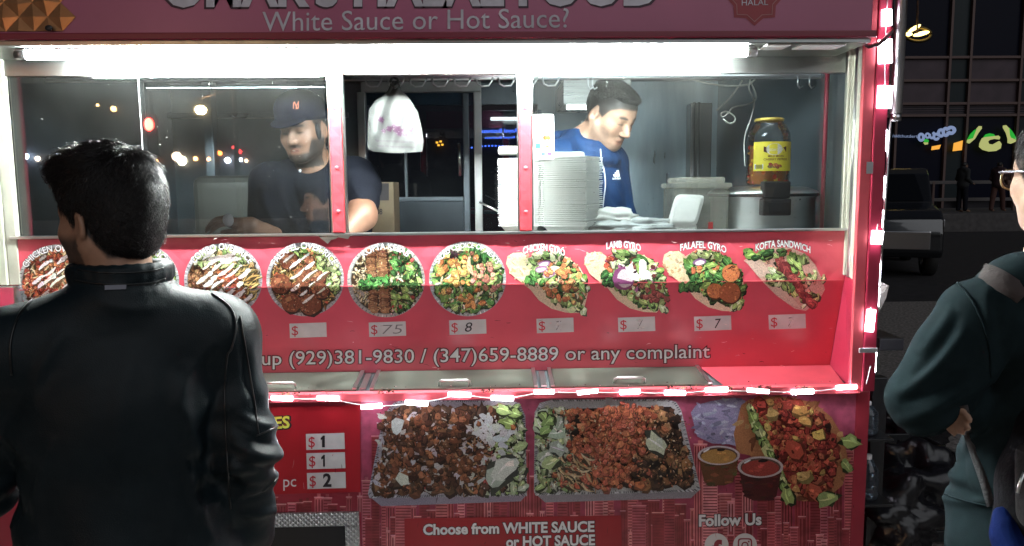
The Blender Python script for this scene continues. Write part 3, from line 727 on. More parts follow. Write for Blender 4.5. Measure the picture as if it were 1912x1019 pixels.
def gyro(kind, ox, oy, seed):
    """wrapped flat bread with filling; coordinates are those of the chicken gyro, moved by (ox, oy)"""
    s = Pic(seed); r = s.r; ra = lambda: r.uniform(0, 3.14)
    if kind != 'koftas':
        lobe = [(945, 492), (948, 478), (958, 472), (974, 471), (986, 479), (990, 494), (986, 515), (990, 540), (975, 528), (955, 512)]
        body = [(986, 482), (1010, 468), (1036, 470), (1060, 480), (1082, 498), (1094, 520), (1098, 545), (1092, 570), (1080, 584), (1056, 583), (1030, 576), (1006, 560), (990, 540), (978, 518)]
        mv = lambda P: [(x+ox, y+oy) for x, y in P]
        lobe, body = mv(lobe), mv(body)
        s.poly(lobe, s.jit((222, 198, 156), 0)); s.poly(body, s.jit((226, 204, 160), 0))
        fl, fb = inpoly(lobe), inpoly(body)
        s.fill(fl, bbox(lobe), 26, lambda x, y: s.blob(x, y, r.uniform(2, 6), r.uniform(1, 3), ra(), r.choice([(206, 172, 122), (190, 148, 96), (234, 214, 176)]), 7, .4))
        inner = mv([(988, 486), (1010, 472), (1036, 474), (1060, 484), (1080, 500), (1092, 522), (1095, 545), (1088, 566), (1074, 578), (1062, 574), (1040, 562), (1020, 548), (1004, 530), (994, 508)])
        fi = inpoly(inner); s.poly(inner, s.jit((92, 74, 40), 0))
        def put(x, y):
            k = r.random(); u = (x-ox-988)/100
            if kind == 'chickeng':
                if k < .34: s.leaf(x, y, r.uniform(6, 11), ra(), GREENS+LETT)
                elif k < .82: s.chunk(x, y, r.uniform(4, 8.5), ra(), [(224, 140, 60), (210, 112, 50), (232, 170, 84), (216, 128, 84)])
                else: s.shred(x, y, 12, 4, ra(), [(226, 206, 170)])
            elif kind == 'lambg':
                if k < .42: s.leaf(x, y, r.uniform(6, 11), ra(), GREENS+LETT)
                elif k < .85: s.chunk(x, y, r.uniform(4, 8), ra(), [(134, 60, 50), (160, 84, 66), (112, 48, 42), (206, 104, 56)])
                else: s.shred(x, y, 14, 4, ra(), [(236, 226, 214), (186, 90, 150)])
            else:
                if k < .72: s.leaf(x, y, r.uniform(6, 11), ra(), GREENS+[(84, 150, 62), (66, 128, 50)])
                else: s.chunk(x, y, r.uniform(4, 7), ra(), ORANGE)
        s.fill(fi, bbox(inner), 300, put)
        X = lambda x: x+ox; Yy = lambda y: y+oy
        for k in range(9): s.leaf(X(r.uniform(980, 1012)), Yy(r.uniform(505, 545)), r.uniform(6, 10), ra(), [(70, 132, 48), (96, 160, 66), (48, 98, 40)])
        for k in range(7): s.leaf(X(r.uniform(1000, 1036)), Yy(r.uniform(470, 480)), r.uniform(6, 11), .3, LETT+[(120, 170, 70)])
        for k in range(6): s.leaf(X(r.uniform(1066, 1094)), Yy(r.uniform(565, 580)), r.uniform(6, 10), ra(), LETT+[(120, 170, 70)])
        if kind == 'chickeng':
            for (x, y) in ((1016, 492), (1010, 502), (1024, 512)):
                s.blob(X(x), Yy(y), 12, 6, -.2, (150, 96, 150), 12, .15); s.blob(X(x), Yy(y)+1, 9, 4, -.2, (226, 206, 220), 10, .15)
            for k in range(16): s.chunk(X(r.uniform(1020, 1070)), Yy(r.uniform(505, 560)), r.uniform(8, 12), ra(), [(224, 146, 66), (214, 116, 50), (232, 176, 96)])
        elif kind == 'lambg':
            s.blob(X(1018), Yy(520), 21, 22, 0, (150, 60, 120), 18, .06); s.blob(X(1020), Yy(520), 15, 17, 0, (222, 190, 210), 16, .08)
            for k in range(10): s.blob(X(1042+r.uniform(-22, 20)), Yy(508+r.uniform(-12, 12)), r.uniform(7, 13), r.uniform(5, 9), ra(), (238, 236, 232), 10, .3, .05)
            s.blob(X(1040), Yy(508), 5, 2.5, -.4, (70, 40, 60), 8, .2)
            for k in range(14): s.chunk(X(r.uniform(1060, 1100)), Yy(r.uniform(530, 562)), r.uniform(7, 10), ra(), [(140, 56, 56), (164, 80, 70)])
            for k in range(4): s.chunk(X(r.uniform(984, 996)), Yy(r.uniform(482, 506)), 8, ra(), ORANGE)
        else:
            for (x, y, q) in ((1042, 545, 15), (1070, 548, 20), (1072, 512, 17)):
                s.blob(X(x)+1.5, Yy(y)+2.5, q*1.05, q, 0, (80, 36, 12), 14, .05); s.blob(X(x), Yy(y), q, q*.95, 0, (206, 112, 40) if q != 20 else (170, 84, 34), 14, .06, .08)
                for k in range(26):
                    a_, d_ = r.uniform(0, 6.28), q*math.sqrt(r.random())*.85
                    s.blob(X(x)+d_*math.cos(a_), Yy(y)+d_*math.sin(a_), r.uniform(1, 2.5), None, 0, r.choice([(226, 140, 60), (150, 74, 28), (190, 100, 44)]), 6, .3)
            s.blob(X(1014), Yy(492), 12, 7, -.2, (150, 96, 150), 12, .15); s.blob(X(1014), Yy(493), 9, 4.5, -.2, (226, 206, 220), 10, .15)
            for k in range(5): s.chunk(X(r.uniform(1000, 1020)), Yy(r.uniform(500, 512)), 7, ra(), ORANGE)
    else:
        body = [(1388, 486), (1402, 478), (1440, 462), (1476, 462), (1504, 474), (1522, 494), (1534, 520), (1540, 540), (1528, 562), (1504, 580), (1484, 576), (1450, 552), (1424, 526), (1404, 500)]
        s.poly(body, s.jit((206, 160, 150), 0)); fi = inpoly(body)
        s.poly([(1392, 488), (1420, 484), (1440, 510), (1470, 546), (1496, 574), (1470, 566), (1440, 542), (1412, 512)], s.jit((214, 176, 160), 0))
        inner = [(1426, 478), (1450, 466), (1480, 466), (1504, 480), (1520, 500), (1532, 530), (1524, 558), (1502, 574), (1470, 545), (1446, 515)]
        fn = inpoly(inner)
        s.fill(fn, bbox(inner), 90, lambda x, y: s.leaf(x, y, r.uniform(6, 10), ra(), GREENS+LETT) if r.random() < .5 else s.chunk(x, y, r.uniform(4, 7), ra(), [(206, 96, 70), (224, 150, 120), (190, 60, 50)]))
        for k in range(14): s.leaf(r.uniform(1390, 1440), r.uniform(466, 482), r.uniform(6, 11), -.2, GREENS)
        for k in range(14): s.leaf(r.uniform(1436, 1470), r.uniform(505, 535), r.uniform(6, 11), ra(), LETT+[(120, 170, 70)])
        for k in range(7): s.leaf(r.uniform(1475, 1500), r.uniform(475, 505), r.uniform(6, 10), .8, LETT+GREENS)
        for k in range(40):
            t = k/39; x = 1452+t*62+r.uniform(-4, 4); y = 484+t*82+r.uniform(-4, 4)
            s.chunk(x, y, r.uniform(8, 13), ra(), [(150, 46, 50), (170, 66, 60), (128, 38, 42), (180, 84, 74)])
        for (x, y) in ((1536, 520), (1520, 516), (1510, 524)): s.leaf(x, y, 8, -1.2, [(214, 220, 150), (200, 210, 130)])
    return s
for i, (kind, ox, oy, t, tx0, tx1, ty, bow) in enumerate((
        ('chickeng', 0, 0, 'CHICKEN GYRO', 976, 1054, 470, 9), ('lambg', 146, -1, 'LAMB GYRO', 1131, 1195, 463, 5),
        ('falafelg', 292, -3, 'FALAFEL GYRO', 1268, 1354, 465, 8), ('koftas', 0, 0, 'KOFTA SANDWICH', 1408, 1510, 464, 10))):
    lay(gyro(kind, ox, oy, 200+i), 'dish_picture', mn, menu_pt, crease_px)
    def vf(g, t=t, tx0=tx0, tx1=tx1, ty=ty, bow=bow):
        v, f = text_px(t, tx0, ty-1, tx1, ty+3, 12, .03, grow=g); u = (v[:, 0]-tx0)/(tx1-tx0); v[:, 1] -= bow*(1-(2*u-1)**2)-bow*.5; return v, f
    title(vf, mn)

# price tags on the sloping board
prices = [(575, 616, '', 541), (723, 614, '75', 0), (873, 610, '8', 0), (1036, 607, '7', 0), (1188, 605, '7', 0), (1330, 603, '7', 0), (1469, 600, '7', 0)]
for i, (cx, cy, d, _) in enumerate(prices):
    w_, h_ = 34.5, 13.5; sk = -1.2
    q = [(cx-w_, cy-h_+1.2), (cx+w_, cy-h_+sk), (cx+w_+1, cy+h_+sk), (cx-w_+1, cy+h_+1.2)]
    tg = flat_on((np.array(q), [(0, 1, 2, 3)]), 'price_tag', M_label, menu_pt, mn, .0016)
    flat_on(text_px('$', cx-30, cy+9, cx-18, cy+9, 17, 0), 'currency_sign', M_red_ink, menu_pt, mn, .0022)
    if d:
        k = {'75': (714, 752), '8': (868, 882)}.get(d, (cx+2, cx+12) if i != 5 else (cx+4, cx+16))
        flat_on(text_px(d, k[0], cy+9, k[1], cy+8, 17, .0 if i in (5, 2) else -.012, shear=.15), 'price_digit', M_black_ink if i in (2, 5) else mat('faded_ink', (.20, .18, .19), .5), menu_pt, mn, .0022)
        if i in (3, 4, 6):                              # worn away patches
            s = Pic(i); [s.blob(cx+7+s.r.uniform(-7, 7), cy+s.r.uniform(-9, 9), s.r.uniform(1.5, 4), s.r.uniform(1, 2.5), 0, (200, 196, 196), 7, .3, .05) for k in range(9)]
            lay(s, 'worn_patch', mn, menu_pt, None, .0026)
for g, m_, e in ((.05, mat('maroon_ink', (.10, .01, .02), .5), .0018), (0, M_white_ink, .0024)):
    flat_on(text_px('Pick up (929)381-9830 / (347)659-8889 or any complaint', 414, 682, 1325, 667, 24.5, .004, grow=g), 'phone_lettering' if g == 0 else 'phone_outline', m_, menu_pt, mn, e)

# ------------------------------------------------------------------ prints on the lower front
def low_pt(px, py, eps=0.0): return at(px, py, YF-eps)
s = Pic(31); r = s.r                               # skyline in pale red
PALE = [(206, 96, 106), (190, 76, 88), (222, 128, 134), (168, 52, 64), (150, 36, 48)]
def tower(x, w_, top, bot=1075):
    c = r.choice(PALE); a = s.jit(c, .1); s.poly([(x, top), (x+w_, top), (x+w_, bot), (x, bot)], a)
    dk = s.jit((130, 24, 38), .15); k = r.random(); lt = s.jit((226, 140, 146), .1)
    if k < .5:
        n = max(2, int(w_/4.5))
        for i in range(n): xx = x+(i+.35)*w_/n; s.poly([(xx, top+3), (xx+w_/n*.5, top+3), (xx+w_/n*.5, bot), (xx, bot)], dk)
    else:
        y = top+3
        while y < bot: s.poly([(x+1, y), (x+w_-1, y), (x+w_-1, y+2), (x+1, y+2)], dk); y += 5.5
    s.poly([(x-1, top-2), (x+w_+1, top-2), (x+w_+1, top), (x-1, top)], lt)
    if r.random() < .4: s.poly([(x+w_*.3, top-8), (x+w_*.7, top-8), (x+w_*.7, top-2), (x+w_*.3, top-2)], a)
for k in range(18):
    y0, y1 = 735+k*19, 735+(k+1)*19; f = k/17; s.poly([(674, y0), (1612-k*.4, y0), (1612-k*.4, y1), (674, y1)], lin(((172-32*f)/255, (84-44*f)/255, (112-50*f)/255)))
for x in range(680, 1600, 17):
    h = 900+40*math.sin(x*.011)+r.uniform(-40, 45)
    tower(x+r.uniform(-5, 5), r.uniform(10, 26), h)
for x in range(676, 1600, 11): tower(x+r.uniform(-5, 5), r.uniform(6, 15), 975+r.uniform(-25, 50))
for (x, w_, t) in ((694, 15, 815), (712, 9, 850), (738, 30, 890), (1296, 24, 830), (1312, 28, 870), (1372, 14, 860), (1218, 26, 958), (1240, 20, 900), (1180, 26, 945)): tower(x, w_, t)
for x in range(440, 670, 16): tower(x+r.uniform(-4, 4), r.uniform(8, 18), 925+r.uniform(-4, 22), 956)
sk_ = lay(s, 'skyline_print', lw, low_pt, None, .0008, 1e-6, mat('skyline_print', vcol=True, rough=.33, var=.3, vscale=30))
# price board to the left
tg = poly([(380, 762), (671, 757), (673, 918), (380, 926)], 'price_board', mat('price_board_red', (.40, .012, .022), .35, var=.08, vscale=6), YF-.001, lw, .0035)
LW = lambda vf, name, m_, e: flat_on(vf, name, m_, low_pt, lw, e)
LW(text_px('ES', 511, 801, 543, 799, 22, .03, grow=.05), 'board_outline', M_black_ink, .0050)
LW(text_px('ES', 512, 800, 541, 798, 21, .03), 'board_lettering', M_yellow_ink, .0056)
LW(text_px('pc', 529, 909, 553, 908, 20.5, .0), 'board_lettering', M_white_ink, .0056)
for (cx, cy, d, cxx) in ((607, 824, '1', 603), (608, 860, '1', 604), (609, 897, '2', 611)):
    q = [(cx-36, cy-14), (cx+36, cy-16), (cx+37, cy+14), (cx-35, cy+16)]
    LW((np.array(q), [(0, 1, 2, 3)]), 'price_tag', M_label, .0050)
    LW(text_px('$', cx-31, cy+11, cx-19, cy+10, 19, .005), 'currency_sign', M_red_ink, .0056)
    if d == '1':
        yb, b_ = cy+11, 1.6 if cy != 860 else .6
        LW((np.array([(cxx-4.5, yb-17), (cxx+.2, yb-22), (cxx+2+b_, yb-22), (cxx+2+b_, yb), (cxx-b_, yb), (cxx-b_, yb-15), (cxx-4, yb-13)]), [tuple(range(7))]), 'price_digit', M_black_ink, .0056)
    else: LW(text_px(d, cxx-(5 if d == '1' else 8), cy+11, cxx+(5 if d == '1' else 8), cy+11, 23, .035 if (cy != 860) else 0), 'price_digit', M_black_ink, .0056)
# lettering at the bottom
bx = mat('choice_box_red', (.33, .014, .022), .35, var=.1, vscale=6)
LW((np.array([(755, 968), (1160, 962), (1162, 1085), (757, 1090)]), [(0, 1, 2, 3)]), 'choice_box', bx, .0030)
for g, m_, e in ((.045, M_black_ink, .0036), (0, M_white_ink, .0042)):
    nm = 'choice_lettering' if g == 0 else 'choice_outline'
    LW(text_px('Choose from WHITE SAUCE', 790, 998, 1110, 992, 18.5, .035, grow=g), nm, m_, e)
    LW(text_px('or HOT SAUCE', 945, 1021, 1111, 1017, 18.5, .035, grow=g), nm, m_, e)
    LW(text_px('Follow Us', 1305, 982, 1422, 979, 20, .035, grow=g), nm, m_, e)
M_icon = mat('icon_white', (.70, .66, .66), .4)
def circ(cx, cy, r_, n=36): return [(cx+r_*math.cos(2*math.pi*k/n), cy+r_*math.sin(2*math.pi*k/n)) for k in range(n)]
for cx in (1338, 1391): LW((np.array(circ(cx, 1018, 22.5)), [tuple(range(36))]), 'social_icon', M_icon, .0036)
LW(text_px('f', 1330, 1042, 1348, 1042, 32, .05), 'icon_mark', M_lower, .0042)
def ringpx(cx, cy, ro, ri, sq=2.0, n=40):
    def pt(r_, k):
        q = 2*math.pi*k/n; c, s_ = math.cos(q), math.sin(q); e = 2/sq
        return (cx+r_*math.copysign(abs(c)**e, c), cy+r_*math.copysign(abs(s_)**e, s_))
    v = [pt(ro, k) for k in range(n)]+[pt(ri, k) for k in range(n)]
    return np.array(v), [(k, (k+1) % n, n+(k+1) % n, n+k) for k in range(n)]
LW(ringpx(1391, 1018, 13.5, 11, 5), 'icon_mark', M_lower, .0042); LW(ringpx(1391, 1018, 6.8, 4.4), 'icon_mark', M_lower, .0042)
LW((np.array(circ(1398, 1011, 1.8, 10)), [tuple(range(10))]), 'icon_mark', M_lower, .0042)

# two foil trays and a filled sandwich with sauce cups
def tray(outer, rim_front, inner, seed, put, n, extra):
    s = Pic(seed, .80)
    s.poly(rim_front, s.jit((166, 154, 166), 0)); s.poly(outer, s.jit((186, 184, 200), 0))
    P = outer
    for i in range(len(P)):
        a, b = P[i], P[(i+1) % len(P)]; L = math.hypot(b[0]-a[0], b[1]-a[1]); m_ = int(L/4)
        for k in range(m_):
            t = (k+.5)/m_; x, y = a[0]+(b[0]-a[0])*t, a[1]+(b[1]-a[1])*t
            cx, cy = sum(p[0] for p in P)/len(P), sum(p[1] for p in P)/len(P)
            s.strip(x, y, x+(cx-x)*.045, y+(cy-y)*.045, 2.2, s.r.choice([(110, 108, 122), (214, 214, 226), (90, 88, 102)]), .05, 2)
    s.poly(inner, s.jit((40, 28, 22), 0)); f = inpoly(inner); s.fill(f, bbox(inner), n, lambda x, y: put(s, x, y)); extra(s); return s
def ra(s): return s.r.uniform(0, 3.14)
LETT2 = [(186, 204, 156), (208, 218, 192), (160, 188, 116), (196, 208, 178), (140, 168, 96)]
def putA(s, x, y):
    u = (x-840)/150; v = (y-840)/95; k = s.r.random()
    if u > .55+.25*v*(-1 if v > 0 else 1)*0 + s.r.uniform(-.12, .12): s.leaf(x, y, s.r.uniform(7, 12), ra(s), LETT2)
    elif u > .1 and v > -.3 and k < .55: s.shred(x, y, s.r.uniform(12, 28), 4, ra(s), [(178, 124, 70), (150, 98, 54), (196, 146, 90), (120, 72, 44)])
    elif k < .86: s.chunk(x, y, s.r.uniform(7, 15), ra(s), [(116, 70, 44), (140, 88, 54), (92, 54, 36), (160, 108, 66), (104, 74, 56), (170, 96, 50)])
    elif k < .95: s.blob(x, y, s.r.uniform(4, 10), s.r.uniform(3, 6), ra(s), (206, 202, 206), 10, .4, .15)
    else: s.chunk(x, y, s.r.uniform(6, 11), ra(s), [(196, 104, 60), (170, 64, 54), (206, 130, 74)])
def exA(s):
    r = s.r
    for k in range(60): s.blob(r.uniform(705, 925), r.uniform(775, 915), r.uniform(3, 11), r.uniform(2, 5), ra(s), (206, 198, 200), 11, .5, .15)
    for k in range(500): s.blob(r.uniform(705, 970), r.uniform(770, 915), r.uniform(1, 3), r.uniform(.7, 1.6), ra(s), r.choice([(206, 198, 200), (170, 110, 70), (70, 44, 32), (190, 150, 120), (150, 90, 56)]), 6, .4)
    for k in range(26): s.blob(925+r.gauss(0, 16), 800+r.gauss(0, 18), r.uniform(5, 12), r.uniform(4, 8), ra(s), (206, 214, 214), 10, .4, .1)
    for k in range(120): s.chunk(r.uniform(705, 900), r.uniform(765, 920), r.uniform(6, 12), ra(s), [(150, 84, 46), (112, 64, 42), (176, 104, 56), (90, 52, 38)])
    s.blob(752, 895, 15, 12, .6, (226, 224, 214), 5, .1, .05); s.blob(742, 795, 12, 17, .2, (214, 210, 208), 9, .2, .05)
    s.leaf(930, 885, 34, -1.0, [(190, 200, 178)]); s.leaf(945, 872, 28, -.7, [(204, 210, 190)])
    for (x, y) in ((950, 790), (962, 772), (940, 765)): s.leaf(x, y, 16, .3, [(150, 186, 90), (176, 204, 120)])
    s.chunk(958, 797, 9, 1.1, [(222, 120, 50)])
pA = tray([(735, 752), (750, 747), (955, 748), (970, 752), (981, 776), (984, 926), (690, 930), (687, 922), (716, 775)], [(690, 927), (984, 923), (972, 936), (712, 945)],
          [(743, 763), (962, 761), (972, 782), (977, 915), (698, 920), (727, 782)], 41, putA, 980, exA)
lay(pA, 'dish_picture', lw, low_pt, None, .0036)
def putB(s, x, y):
    u = (x-1150)/150; v = (y-840)/95; k = s.r.random()
    if u < -.62+.15*v+s.r.uniform(-.15, .15): s.leaf(x, y, s.r.uniform(7, 12), ra(s), LETT2)
    elif u < -.2 and v > .1: s.shred(x, y, s.r.uniform(14, 30), 4, .6+s.r.uniform(-.7, .7), [(222, 184, 134), (236, 206, 158), (200, 156, 108)])
    elif u > .3+.3*(-v) or (u > .15 and v > .4): s.chunk(x, y, s.r.uniform(6, 13), ra(s), [(104, 66, 42), (140, 92, 54), (74, 48, 34), (176, 130, 74), (60, 42, 36)])
    else: s.chunk(x, y, s.r.uniform(5, 11), ra(s), [(216, 112, 60), (228, 128, 68), (200, 92, 54), (230, 150, 84)])
def exB(s):
    r = s.r
    for k in range(330):
        t = r.random(); x = 1165-50*t+r.gauss(0, 27+8*t); y = 765+140*t+r.gauss(0, 9)
        if y < 915: s.chunk(x, y, r.uniform(5, 11), ra(s), [(222, 112, 60), (232, 128, 66), (206, 92, 54), (216, 104, 72)])
    for k in range(26): s.shred(r.uniform(1040, 1105), r.uniform(850, 910), r.uniform(16, 30), 4, .7+r.uniform(-.6, .6), [(228, 190, 138), (206, 164, 112), (240, 212, 164)])
    for k in range(18): s.chunk(r.uniform(1185, 1290), r.uniform(850, 912), r.uniform(8, 13), ra(s), [(176, 116, 56), (140, 96, 60), (200, 140, 80), (90, 62, 50)])
    for k in range(500): s.blob(r.uniform(1012, 1290), r.uniform(770, 908), r.uniform(1, 3), r.uniform(.7, 1.6), ra(s), r.choice([(236, 150, 90), (190, 90, 50), (70, 44, 32), (230, 200, 160), (150, 90, 56), (240, 190, 120)]), 6, .4)
    s.leaf(1225, 828, 26, .6, [(196, 200, 176)]); s.chunk(1240, 800, 11, .4, [(226, 130, 60)])
    for k in range(16): s.leaf(r.uniform(1004, 1052), r.uniform(775, 870), r.uniform(12, 20), ra(s), [(186, 206, 130), (206, 222, 170), (150, 182, 96), (196, 214, 190)])
    s.chunk(1195, 905, 12, .1, [(224, 120, 50)])
pB = tray([(1008, 752), (1030, 746), (1245, 745), (1262, 750), (1272, 765), (1308, 914), (1300, 918), (1000, 925), (997, 918), (998, 770)], [(1000, 922), (1306, 915), (1290, 930), (1018, 938)],
          [(1015, 764), (1253, 759), (1261, 774), (1296, 905), (1006, 914), (1008, 778)], 42, putB, 980, exB)
lay(pB, 'dish_picture', lw, low_pt, None, .0036)
s = Pic(43, .76); r = s.r
wrap = [(1290, 770), (1300, 756), (1330, 748), (1370, 742), (1392, 748), (1388, 790), (1380, 830), (1330, 828), (1302, 815)]
s.poly(wrap, s.jit((156, 152, 190), 0)); fw = inpoly(wrap)
s.fill(fw, bbox(wrap), 60, lambda x, y: s.blob(x, y, r.uniform(3, 12), r.uniform(1.5, 4), r.uniform(-1, 1), r.choice([(176, 174, 206), (136, 132, 172), (196, 194, 220), (120, 116, 150)]), 8, .4))
bread = [(1384, 756), (1400, 745), (1440, 740), (1480, 742), (1520, 752), (1552, 778), (1574, 815), (1584, 860), (1574, 905), (1545, 930), (1500, 936), (1462, 922), (1430, 880), (1400, 850), (1376, 845), (1370, 810)]
s.poly(bread, s.jit((196, 126, 62), 0)); fb = inpoly(bread)
s.fill(fb, bbox(bread), 90, lambda x, y: s.blob(x, y, r.uniform(4, 12), r.uniform(2, 5), ra(s), r.choice([(176, 104, 50), (208, 146, 80), (150, 84, 42), (216, 160, 96)]), 8, .4))
inner = [(1396, 752), (1440, 746), (1482, 750), (1518, 764), (1545, 790), (1560, 830), (1562, 880), (1545, 915), (1500, 925), (1470, 905), (1440, 850), (1415, 800)]
s.poly(inner, s.jit((120, 40, 24), 0)); fi = inpoly(inner)
def putC(x, y):
    k = r.random()
    if k < .78: s.chunk(x, y, r.uniform(6, 13), ra(s), [(196, 62, 36), (212, 82, 44), (176, 48, 34), (206, 100, 50), (150, 40, 30)])
    elif k < .9: s.chunk(x, y, r.uniform(7, 12), ra(s), [(224, 160, 60), (230, 190, 70), (214, 130, 54)])
    else: s.chunk(x, y, r.uniform(4, 8), ra(s), [(70, 36, 26)])
s.fill(fi, bbox(inner), 560, putC)
for (x, y, q) in ((1440, 770, 15), (1492, 766, 17), (1505, 785, 13), (1500, 890, 16), (1530, 810, 12)): s.chunk(x, y, q, r.uniform(-.3, .3), [(230, 196, 60), (232, 170, 60), (224, 186, 90)])
for k in range(5): s.chunk(1420+r.uniform(-14, 14), 760+r.uniform(-8, 8), 13, ra(s), [(210, 60, 36)])
s.chunk(1484, 838, 22, 1.2, [(206, 74, 36)]); s.chunk(1520, 920, 18, .2, [(206, 84, 40)])
for k in range(16):
    t = k/15; s.leaf(1402+t*62, 770+t*140+r.uniform(-6, 6), r.uniform(10, 16), 1.1, [(166, 186, 90), (190, 204, 120), (130, 160, 66)])
for (x, y, q, a_) in ((1588, 825, 20, .2), (1580, 870, 14, .9), (1470, 925, 18, 1.3), (1545, 930, 22, -.25)): s.leaf(x, y, q, a_, [(160, 184, 90), (180, 200, 120)])
for (cx, cy, rx, ry, c, cd) in ((1342, 850, 38, 17, (206, 138, 40), (120, 72, 30)), (1420, 872, 41, 19, (190, 58, 40), (96, 30, 26))):
    b_ = [(cx-rx, cy), (cx+rx, cy), (cx+rx*.72, cy+ry*2.9), (cx+rx*.3, cy+ry*3.3), (cx-rx*.3, cy+ry*3.3), (cx-rx*.72, cy+ry*2.9)]
    s.poly(b_, s.jit(cd, 0)); f_ = inpoly(b_)
    s.fill(f_, bbox(b_), 30, lambda x, y: s.blob(x, y, r.uniform(4, 10), r.uniform(2, 4), 0, tuple(v*r.uniform(.7, 1.4) for v in cd), 8, .3))
    s.blob(cx, cy, rx*1.04, ry*1.06, 0, (206, 190, 196), 30, .01, 0); s.blob(cx, cy, rx*.92, ry*.88, 0, (120, 86, 70), 30, .01, 0); s.blob(cx, cy+2, rx*.86, ry*.8, 0, c, 28, .02, 0)
    for k in range(6): s.blob(cx+r.uniform(-.5, .5)*rx, cy+2+r.uniform(-.4, .4)*ry, 5, 2, .1, tuple(min(255, v*1.15) for v in c), 8, .4)
    s.blob(cx+4, cy-ry*.62, rx*.22, 3, 0, (46, 28, 26), 8, .2, 0)
    s.blob(cx-rx*.6, cy-ry*.55, rx*.2, 1.6, -.5, (240, 236, 240), 8, .2, 0)
lay(s, 'dish_picture', lw, low_pt, None, .0036)

s = Pic(77); r = s.r
for (x0, x1, y) in ((1245, 1300, 721), (1400, 1440, 722), (706, 735, 729), (1340, 1372, 724), (520, 560, 734), (1484, 1520, 722), (900, 925, 727)):
    for k in range(26): s.blob(r.uniform(x0, x1), y+r.uniform(-2.5, 5), r.uniform(.8, 3.2), r.uniform(.5, 1.6), 0, r.choice([(60, 34, 24), (120, 84, 44), (70, 20, 26), (160, 130, 90), (34, 22, 20)]), 7, .45)
for k in range(60): x = r.uniform(480, 1590); s.blob(x, 733-(x-500)*.0175+r.uniform(-8, 6), r.uniform(.6, 2), r.uniform(.4, 1.1), 0, r.choice([(90, 40, 40), (230, 170, 170), (60, 20, 26)]), 6, .4)
lay(s, 'grime', lg, lambda x, y, e=0: at(x, y, YF-.0305-e), None, .0004)
s = Pic(78); r = s.r
for k in range(70):
    x = r.uniform(450, 1600); y = r.uniform(750, 1015); s.strip(x, y, x+r.uniform(-3, 3), y+r.uniform(3, 16), r.uniform(.5, 1.3), r.choice([(70, 14, 22), (190, 110, 116), (90, 24, 32)]), .1, 3)
lay(s, 'scratches', lw, low_pt, None, .0086)
s = Pic(79); r = s.r
for k in range(90):
    x = r.uniform(330, 1560); y = r.choice((r.uniform(445, 470), r.uniform(592, 690))); a_ = r.uniform(-.4, .4); l_ = r.uniform(2, 12); s.strip(x, y, x+l_*math.cos(a_), y+l_*math.sin(a_), r.uniform(.5, 1.4), r.choice([(230, 150, 160), (150, 30, 46), (250, 214, 214), (120, 20, 34)]), .15, 3)
lay(s, 'scuffs', mn, menu_pt, crease_px, .0140)
# ------------------------------------------------------------------ LED strings on the cart
def module(cx, cy, cz, w_, h_, glow, side, parent, vertical=False, dots=False):
    t = .006; q = rng.uniform(-.10, .10)
    Mx = Matrix.Translation((cx, 0, cz)) @ Matrix.Rotation(q, 4, 'Y') @ Matrix.Translation((-cx, 0, -cz))
    o = MB().box(cx-w_/2, cx+w_/2, cy-t, cy, cz-h_/2, cz+h_/2, .0015, M=Mx).build('light_module', side, parent)
    g = MB(); n = 3
    for i in range(n):
        u = (i-(n-1)/2)/n
        if vertical: g.box(cx-w_*.36, cx+w_*.36, cy-t-.0025, cy-t-.0005, cz+u*h_-h_*.13, cz+u*h_+h_*.13, .001, M=Mx)
        else: g.box(cx+u*w_-w_*.13, cx+u*w_+w_*.13, cy-t-.0025, cy-t-.0005, cz-h_*.36, cz+h_*.36, .001, M=Mx)
    g.build('diode', glow, o)
    return o
st = empty('light_string', (.2, -.03, .93), 'string of bright white light modules sagging below the serving ledge', 'light string')
mods = [(440, 748), (527, 743), (613, 743), (694, 758), (778, 752), (858, 736), (938, 743), (1016, 731), (1097, 731), (1176, 731), (1260, 733), (1338, 727), (1415, 729), (1498, 731), (1580, 722)]
M_led_dim = mat('led_dim', (1, 1, 1), .5, emit=(.93, .95, 1.0), estr=9); M_side_dim = mat('led_case_dim', (.55, .55, .56), .3, emit=(.93, .95, 1.0), estr=.5)
pts = []
for i, (x, y) in enumerate(mods):
    yy = YF-.034; p = at(x, y, yy); dim = x in (1016, 1097, 1415)
    module(p[0], yy+.001, p[2], .068+rng.uniform(-.004, .004), .0145, M_led_dim if dim else M_led, M_side_dim if dim else M_led_side, st)
    pts.append(p)
w_ = []
for a, b in zip(pts[:-1], pts[1:]):
    for k in range(7):
        t = k/7; w_.append(a+(b-a)*t+np.array([0, .003, -.004*math.sin(math.pi*t)]))
w_.append(pts[-1]); e = at(1618, 706, YF-.055); w_ += [pts[-1]+np.array([.06, -.004, .004]), e+np.array([0, -.008, .0]), e+np.array([.004, -.008, .03])]
MB().tube(w_, .0016, 5).build('wire', M_wire, st)
for (x, y) in ((1137, 741),): 
    p = at(x, y, YF-.006); MB().box(p[0]-.012, p[0]+.012, YF-.008, YF-.0065, p[2]-.022, p[2]+.012, .001).build('tape_tab', mat('grey_tape', (.35, .33, .34), .4), st)

